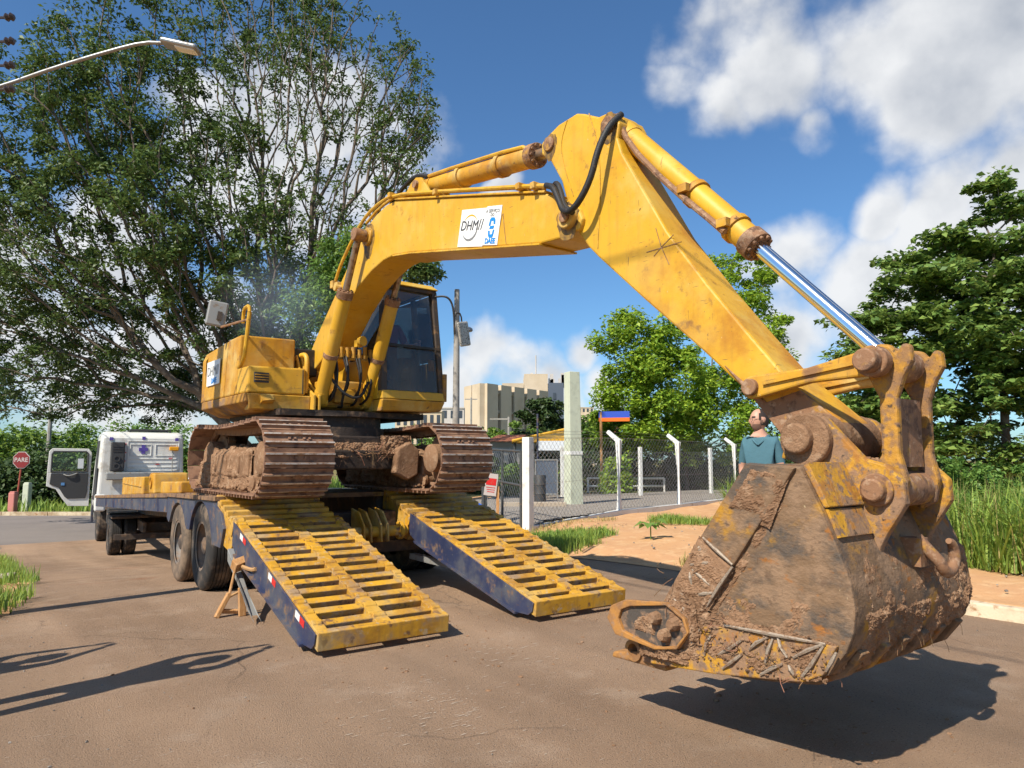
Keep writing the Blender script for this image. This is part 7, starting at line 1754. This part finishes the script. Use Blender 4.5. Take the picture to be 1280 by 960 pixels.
# ------------------------------------------------------------------ people
def person(name, label, joints, edges, radii, root_joint, head, facing, loc, mats, pick, seed=0, fingers=()):
    """joints in metres about the feet; one skinned body mesh, head shaped afterwards."""
    names = list(joints); me = bpy.data.meshes.new('tmp_body'); me.from_pydata([joints[n] for n in names], [(names.index(a), names.index(b)) for a, b in edges], [])
    ob = bpy.data.objects.new('tmp_body', me); COL.objects.link(ob); m = ob.modifiers.new('skin', 'SKIN'); m.use_smooth_shade = True
    if not me.skin_vertices:
        bm = bmesh.new(); bm.from_mesh(me); bm.verts.layers.skin.verify(); bm.to_mesh(me); bm.free()
    for i, n in enumerate(names):
        r = radii[n]; r = r if isinstance(r, tuple) else (r, r); me.skin_vertices[0].data[i].radius = r
        me.skin_vertices[0].data[i].use_root = (n == root_joint)
    s = ob.modifiers.new('sub', 'SUBSURF'); s.levels = 2; s.render_levels = 2
    dg = bpy.context.evaluated_depsgraph_get(); ev = ob.evaluated_get(dg); em = ev.to_mesh()
    V = [v.co.copy() for v in em.vertices]; F = [tuple(p.vertices) for p in em.polygons]; ev.to_mesh_clear(); bpy.data.objects.remove(ob)
    mb = MB(); mb.add(V, F)
    # head: an egg with brow, nose, chin and ears blended into the neck
    hc = Vector(head); hb = bmesh.new(); bmesh.ops.create_uvsphere(hb, u_segments=24, v_segments=18, radius=1.0)
    fw = Vector((facing[0], facing[1], 0)).normalized(); sd_ = Vector((fw.y, -fw.x, 0)); H0 = len(mb.v); hv = []
    for v in hb.verts:
        x, y, z = v.co; X, Yy, Z = x*.080, y*.102, z*.128
        if z < -.1: Yy = Yy*(1+.10*z)+.012*(-z) if y > 0 else Yy*(1+.35*z); X *= 1+.28*z
        if y > .5:
            Yy += .022*math.exp(-((x/.16)**2))*math.exp(-(((z+.13)/.16)**2)) + .010*math.exp(-((x/.12)**2))*math.exp(-(((z-.05)/.15)**2))      # nose
            Yy -= .012*math.exp(-(((abs(x)-.36)/.15)**2))*math.exp(-(((z-.06)/.10)**2))   # eye sockets
            Yy += .007*math.exp(-((x/.3)**2))*math.exp(-(((z+.47)/.07)**2)) - .004*math.exp(-((x/.3)**2))*math.exp(-(((z+.40)/.04)**2))           # mouth
            Yy += .010*math.exp(-((x/.25)**2))*math.exp(-(((z+.78)/.12)**2))
        if abs(x) > .86 and abs(z) < .28 and -.35 < y < .15: X *= 1.16
        hv.append(hc+sd_*X+fw*Yy+Vector((0, 0, Z)))
    hf = [tuple(q.index for q in f.verts) for f in hb.faces]; hb.free(); nbody = len(mb.f); mb.add(hv, hf)
    for chain, r in fingers: mb.tube(chain, r, 6)
    R = thing(name, label, 'person', loc[0], loc[1], (0, 0, 0))
    body = mb.mesh('body'); bo = bpy.data.objects.new('body', body); COL.objects.link(bo); bo.parent = R
    for k in mats: body.materials.append(MAT[k])
    for p in body.polygons:
        p.use_smooth = True; p.material_index = mats.index(pick(p.center))
        if p.index >= nbody and p.index < nbody+len(hf):
            q = p.center-hc; hx, hy, hz = q.dot(sd_)/.080, q.dot(fw)/.102, q.z/.128; p.material_index = mats.index('skin')
            if 'stubble' in mats and ((hz < -.34 and hy > .12 and not (abs(hx) < .22 and -.50 < hz < -.40)) or (hz < -.05 and .0 < hy < .30 and abs(hx) > .75)): p.material_index = mats.index('stubble')
            if 'hair_dark' in mats and hy > .70 and .14 < hz < .27 and .15 < abs(hx) < .62: p.material_index = mats.index('hair_dark')
    # hair cap
    return R, hc, fw, sd_
def hair(R, hc, fw, sd_, m, top=True, bald=False):
    hb = bmesh.new(); bmesh.ops.create_uvsphere(hb, u_segments=28, v_segments=20, radius=1.0); V = []; F = []
    for v in hb.verts:
        x, y, z = v.co; V.append(hc+sd_*(x*.085)+fw*(y*.107-.004)+Vector((0, 0, z*.132)))
    for f in hb.faces:
        c = f.calc_center_median(); back = c.y < (.15 if c.z < .35 else .05); keep = c.z > -.35 and back and (c.z > -.05 or c.y < -.1)
        if bald: keep = c.z > -.42 and c.y < .38-.10*c.z-(.18 if c.z > .62 else 0)-(.30 if c.z < -.02 else 0) and c.z < .97
        elif c.z > .35 and c.y < .75: keep = True
        if keep: F.append(tuple(q.index for q in f.verts))
    hb.free(); MB().add(V, F).build('hair', m, R, smooth=True)
# man in the teal polo, behind the bucket, looking to the left of the picture
J = dict(pel=(0, 0, .95), wst=(0, 0, 1.10), che=(0, .0, 1.32), nb=(0, -.01, 1.47), nk=(0, .0, 1.55), hd=(0, .01, 1.62),
         sl=(-.160, -.01, 1.435), el=(-.215, -.03, 1.14), wl=(-.215, .10, .93), hl=(-.205, .15, .86), sr=(.160, -.01, 1.435), er=(.225, -.06, 1.15), wr=(.20, .02, .92), hr=(.19, .06, .84),
         tl=(-.10, 0, .90), kl=(-.11, .02, .50), al=(-.11, -.02, .09), fl=(-.12, .13, .04), tr=(.10, 0, .90), kr=(.11, .02, .50), ar=(.11, -.02, .09), fr=(.12, .13, .04))
Ed = [('pel', 'wst'), ('wst', 'che'), ('che', 'nb'), ('nb', 'nk'), ('nk', 'hd'), ('che', 'sl'), ('sl', 'el'), ('el', 'wl'), ('wl', 'hl'), ('che', 'sr'), ('sr', 'er'), ('er', 'wr'), ('wr', 'hr'), ('pel', 'tl'), ('tl', 'kl'), ('kl', 'al'), ('al', 'fl'), ('pel', 'tr'), ('tr', 'kr'), ('kr', 'ar'), ('ar', 'fr')]
Rd = dict(pel=(.155, .115), wst=(.150, .11), che=(.165, .115), nb=(.10, .085), nk=.060, hd=.055, sl=.073, el=.047, wl=.030, hl=(.036, .022), sr=.073, er=.047, wr=.030, hr=(.036, .022), tl=.09, kl=.06, al=.042, fl=.038, tr=.09, kr=.06, ar=.042, fr=.038)
def fing(h, dirv, side):
    h, d, s = Vector(h), Vector(dirv).normalized(), Vector(side).normalized(); out = []
    for k, L_ in enumerate((.066, .078, .072, .056)):
        o = h+s*(.024-.016*k)+d*.015; b = d.cross(s)*.012; out.append(([o, o+d*L_*.45, o+d*L_*.8+b, o+d*L_+b*2.2], .0085))
    out.append(([h+s*.025-d*.01, h+s*.045+d*.02, h+s*.045+d*.05], .0095)); return out
mloc = Vector((3.0, 8.6)); mz = vground(mloc.x, mloc.y)-.01
face_w = Vector((-.98, -.16)); rot = -.62                                # body turned a little towards the machine
cr_, sr_ = math.cos(-rot-math.pi), math.sin(-rot-math.pi)
fl = (face_w.x*cr_-face_w.y*sr_, face_w.x*sr_+face_w.y*cr_)
def pickm(c):
    if c.z > 1.55 or (c.z > 1.485 and abs(c.x) < .075): return 'skin'
    if c.z < .10: return 'shoe'
    if c.z < .96 and abs(c.x) < .185 and not (c.y > .045 and c.z > .78 and abs(c.x) > .15): return 'jeans'
    if abs(c.x) > .15 and c.z < 1.20: return 'skin'
    if c.z < .96 and abs(c.x) > .16: return 'skin'
    return 'teal_shirt'
R, hc, fw, sdv = person('person', 'balding man in glasses and teal polo shirt standing behind the bucket', J, Ed, Rd, 'pel', (0, .018, 1.672), fl, ((mloc.x, mloc.y, mz), rot+math.pi), ['teal_shirt', 'skin', 'jeans', 'shoe', 'stubble', 'hair_dark'], pickm,
             fingers=fing(J['hl'], (0.02, .35, -.9), (0, .9, .3))+fing(J['hr'], (-.05, .25, -.95), (0, .9, .3)))
R.scale = (1.09, 1.09, 1.09)
hair(R, hc, fw, sdv, 'hair_dark', bald=True)
gl = MB()
for s in (-1, 1): gl.ring(hc+fw*.105+sdv*(s*.034)+Vector((0, 0, .008)), hc+fw*.107+sdv*(s*.034)+Vector((0, 0, .008)), .023, .020, 14); gl.tube([hc+fw*.092+sdv*(s*.056)+Vector((0, 0, .01)), hc+fw*.02+sdv*(s*.079)+Vector((0, 0, .012))], .0022, 4)
gl.tube([hc+fw*.10-sdv*.01+Vector((0, 0, .01)), hc+fw*.10+sdv*.01+Vector((0, 0, .01))], .002, 4); gl.build('glasses', 'glasses', R)
cl = MB(); cl.tube([(-.075, -.055, 1.50), (-.088, .01, 1.49), (-.06, .065, 1.455), (0, .095, 1.40)], [.018, .018, .016, .010], 6, 1); cl.tube([(.075, -.055, 1.50), (.088, .01, 1.49), (.06, .065, 1.455), (0, .095, 1.40)], [.018, .018, .016, .010], 6, 1); cl.tube([(-.075, -.055, 1.50), (0, -.085, 1.505), (.075, -.055, 1.50)], .018, 6, 1)
cl.build('collar', 'teal_shirt', R, smooth=True)
# two onlookers standing just past the left edge of the picture; their shadows fall across the road
def pick3(c):
    if c.z < .10: return 'shoe'
    if c.z < .98: return 'jeans'
    return 'skin' if c.z > 1.60 or (c.z > 1.49 and abs(c.x) < .075) else 'teal_shirt'
J3 = dict(J); J3.update(el=(-.22, .14, 1.52), wl=(-.10, .20, 1.80), hl=(-.07, .21, 1.90), er=(.22, .14, 1.52), wr=(.10, .20, 1.80), hr=(.07, .21, 1.90))
for (x, y, r_, lab) in ((-3.16, 3.85, -.6, 'onlooker just past the left edge whose long shadow crosses the road'), (-4.35, 3.9, -.4, 'second onlooker farther left whose shadow tip touches the left edge')):
    R2, hc2, fw2, sd2_ = person('person', lab, J3, Ed, Rd, 'pel', (0, .018, 1.70), (0, 1), ((x, y, hgt(x, y)), r_), ['teal_shirt', 'skin', 'jeans', 'shoe'], pick3, fingers=fing(J3['hl'], (.5, .3, .6), (0, .9, .3))+fing(J3['hr'], (-.5, .3, .6), (0, .9, .3)))
    hair(R2, hc2, fw2, sd2_, 'hair_dark')
# operator seated in the cab (facing the boom side, hands on the levers)
J2 = dict(pel=(0, 0, .12), wst=(0, -.02, .28), che=(0, -.03, .50), nb=(0, -.02, .64), nk=(0, .0, .71), hd=(0, .02, .78), sl=(-.185, -.02, .60), el=(-.26, .10, .36), wl=(-.25, .32, .34), hl=(-.25, .40, .36), sr=(.185, -.02, .60), er=(.26, .10, .36), wr=(.25, .32, .34), hr=(.25, .40, .36),
          tl=(-.10, .05, .10), kl=(-.13, .46, .12), al=(-.12, .52, -.28), fl=(-.12, .64, -.32), tr=(.10, .05, .10), kr=(.13, .46, .12), ar=(.12, .52, -.28), fr=(.12, .64, -.32))
def pick2(c):
    if c.z > .72 or (c.z > .665 and abs(c.x) < .10): return 'skin'
    if c.z < .19 and (c.y > .05 or c.z < .05): return 'jeans' if c.z > -.26 else 'shoe'
    if abs(c.x) > .2 and c.y > .12 and c.z > .25: return 'skin'
    return 'red_shirt'
ol = MACH.w(.66, 3.38, 2.50)
R, hc, fw, sdv = person('person', 'machine operator in a dark red shirt seated inside the excavator cab', J2, Ed, Rd, 'pel', (0, .03, .87), (0, 1), (tuple(ol), MACH.psi+math.pi), ['red_shirt', 'skin', 'jeans', 'shoe'], pick2,
             fingers=fing(J2['hl'], (0, .8, -.3), (0, .3, .9))+fing(J2['hr'], (0, .8, -.3), (0, .3, .9)))
hair(R, hc, fw, sdv, 'hair_dark')

# ------------------------------------------------------------------ exhaust smoke above the engine hood
sm = bpy.data.materials.new('smoke'); sm.use_nodes = True; nt = sm.node_tree; N = nt.nodes; L = nt.links
for n_ in list(N): N.remove(n_)
out = N.new('ShaderNodeOutputMaterial'); pv = N.new('ShaderNodeVolumePrincipled'); pv.inputs['Color'].default_value = (.62, .70, .80, 1); L.new(pv.outputs[0], out.inputs['Volume'])
tc = N.new('ShaderNodeTexCoord'); nz = N.new('ShaderNodeTexNoise'); nz.inputs['Scale'].default_value = 2.2; nz.inputs['Detail'].default_value = 3; L.new(tc.outputs['Object'], nz.inputs['Vector'])
ln = N.new('ShaderNodeVectorMath'); ln.operation = 'LENGTH'; L.new(tc.outputs['Object'], ln.inputs[0])
mr = N.new('ShaderNodeMapRange'); mr.inputs[1].default_value = 1.0; mr.inputs[2].default_value = .2; mr.inputs[3].default_value = 0; mr.inputs[4].default_value = 1; L.new(ln.outputs['Value'], mr.inputs[0])
m1 = N.new('ShaderNodeMath'); m1.operation = 'MULTIPLY'; L.new(nz.outputs['Fac'], m1.inputs[0]); L.new(mr.outputs[0], m1.inputs[1])
m2 = N.new('ShaderNodeMath'); m2.operation = 'MULTIPLY'; L.new(m1.outputs[0], m2.inputs[0]); m2.inputs[1].default_value = .55; L.new(m2.outputs[0], pv.inputs['Density'])
bm = bmesh.new(); bmesh.ops.create_icosphere(bm, subdivisions=3, radius=1.0); me = bpy.data.meshes.new('exhaust_smoke'); bm.to_mesh(me); bm.free(); me.materials.append(sm)
so2 = bpy.data.objects.new('exhaust_smoke', me); COL.objects.link(so2); so2.location = MACH.w(-.35, 4.5, 3.45); so2.scale = (.8, 1.0, .75)
tag(so2, 'thin bluish exhaust smoke drifting above the engine hood', 'smoke', kind='stuff')
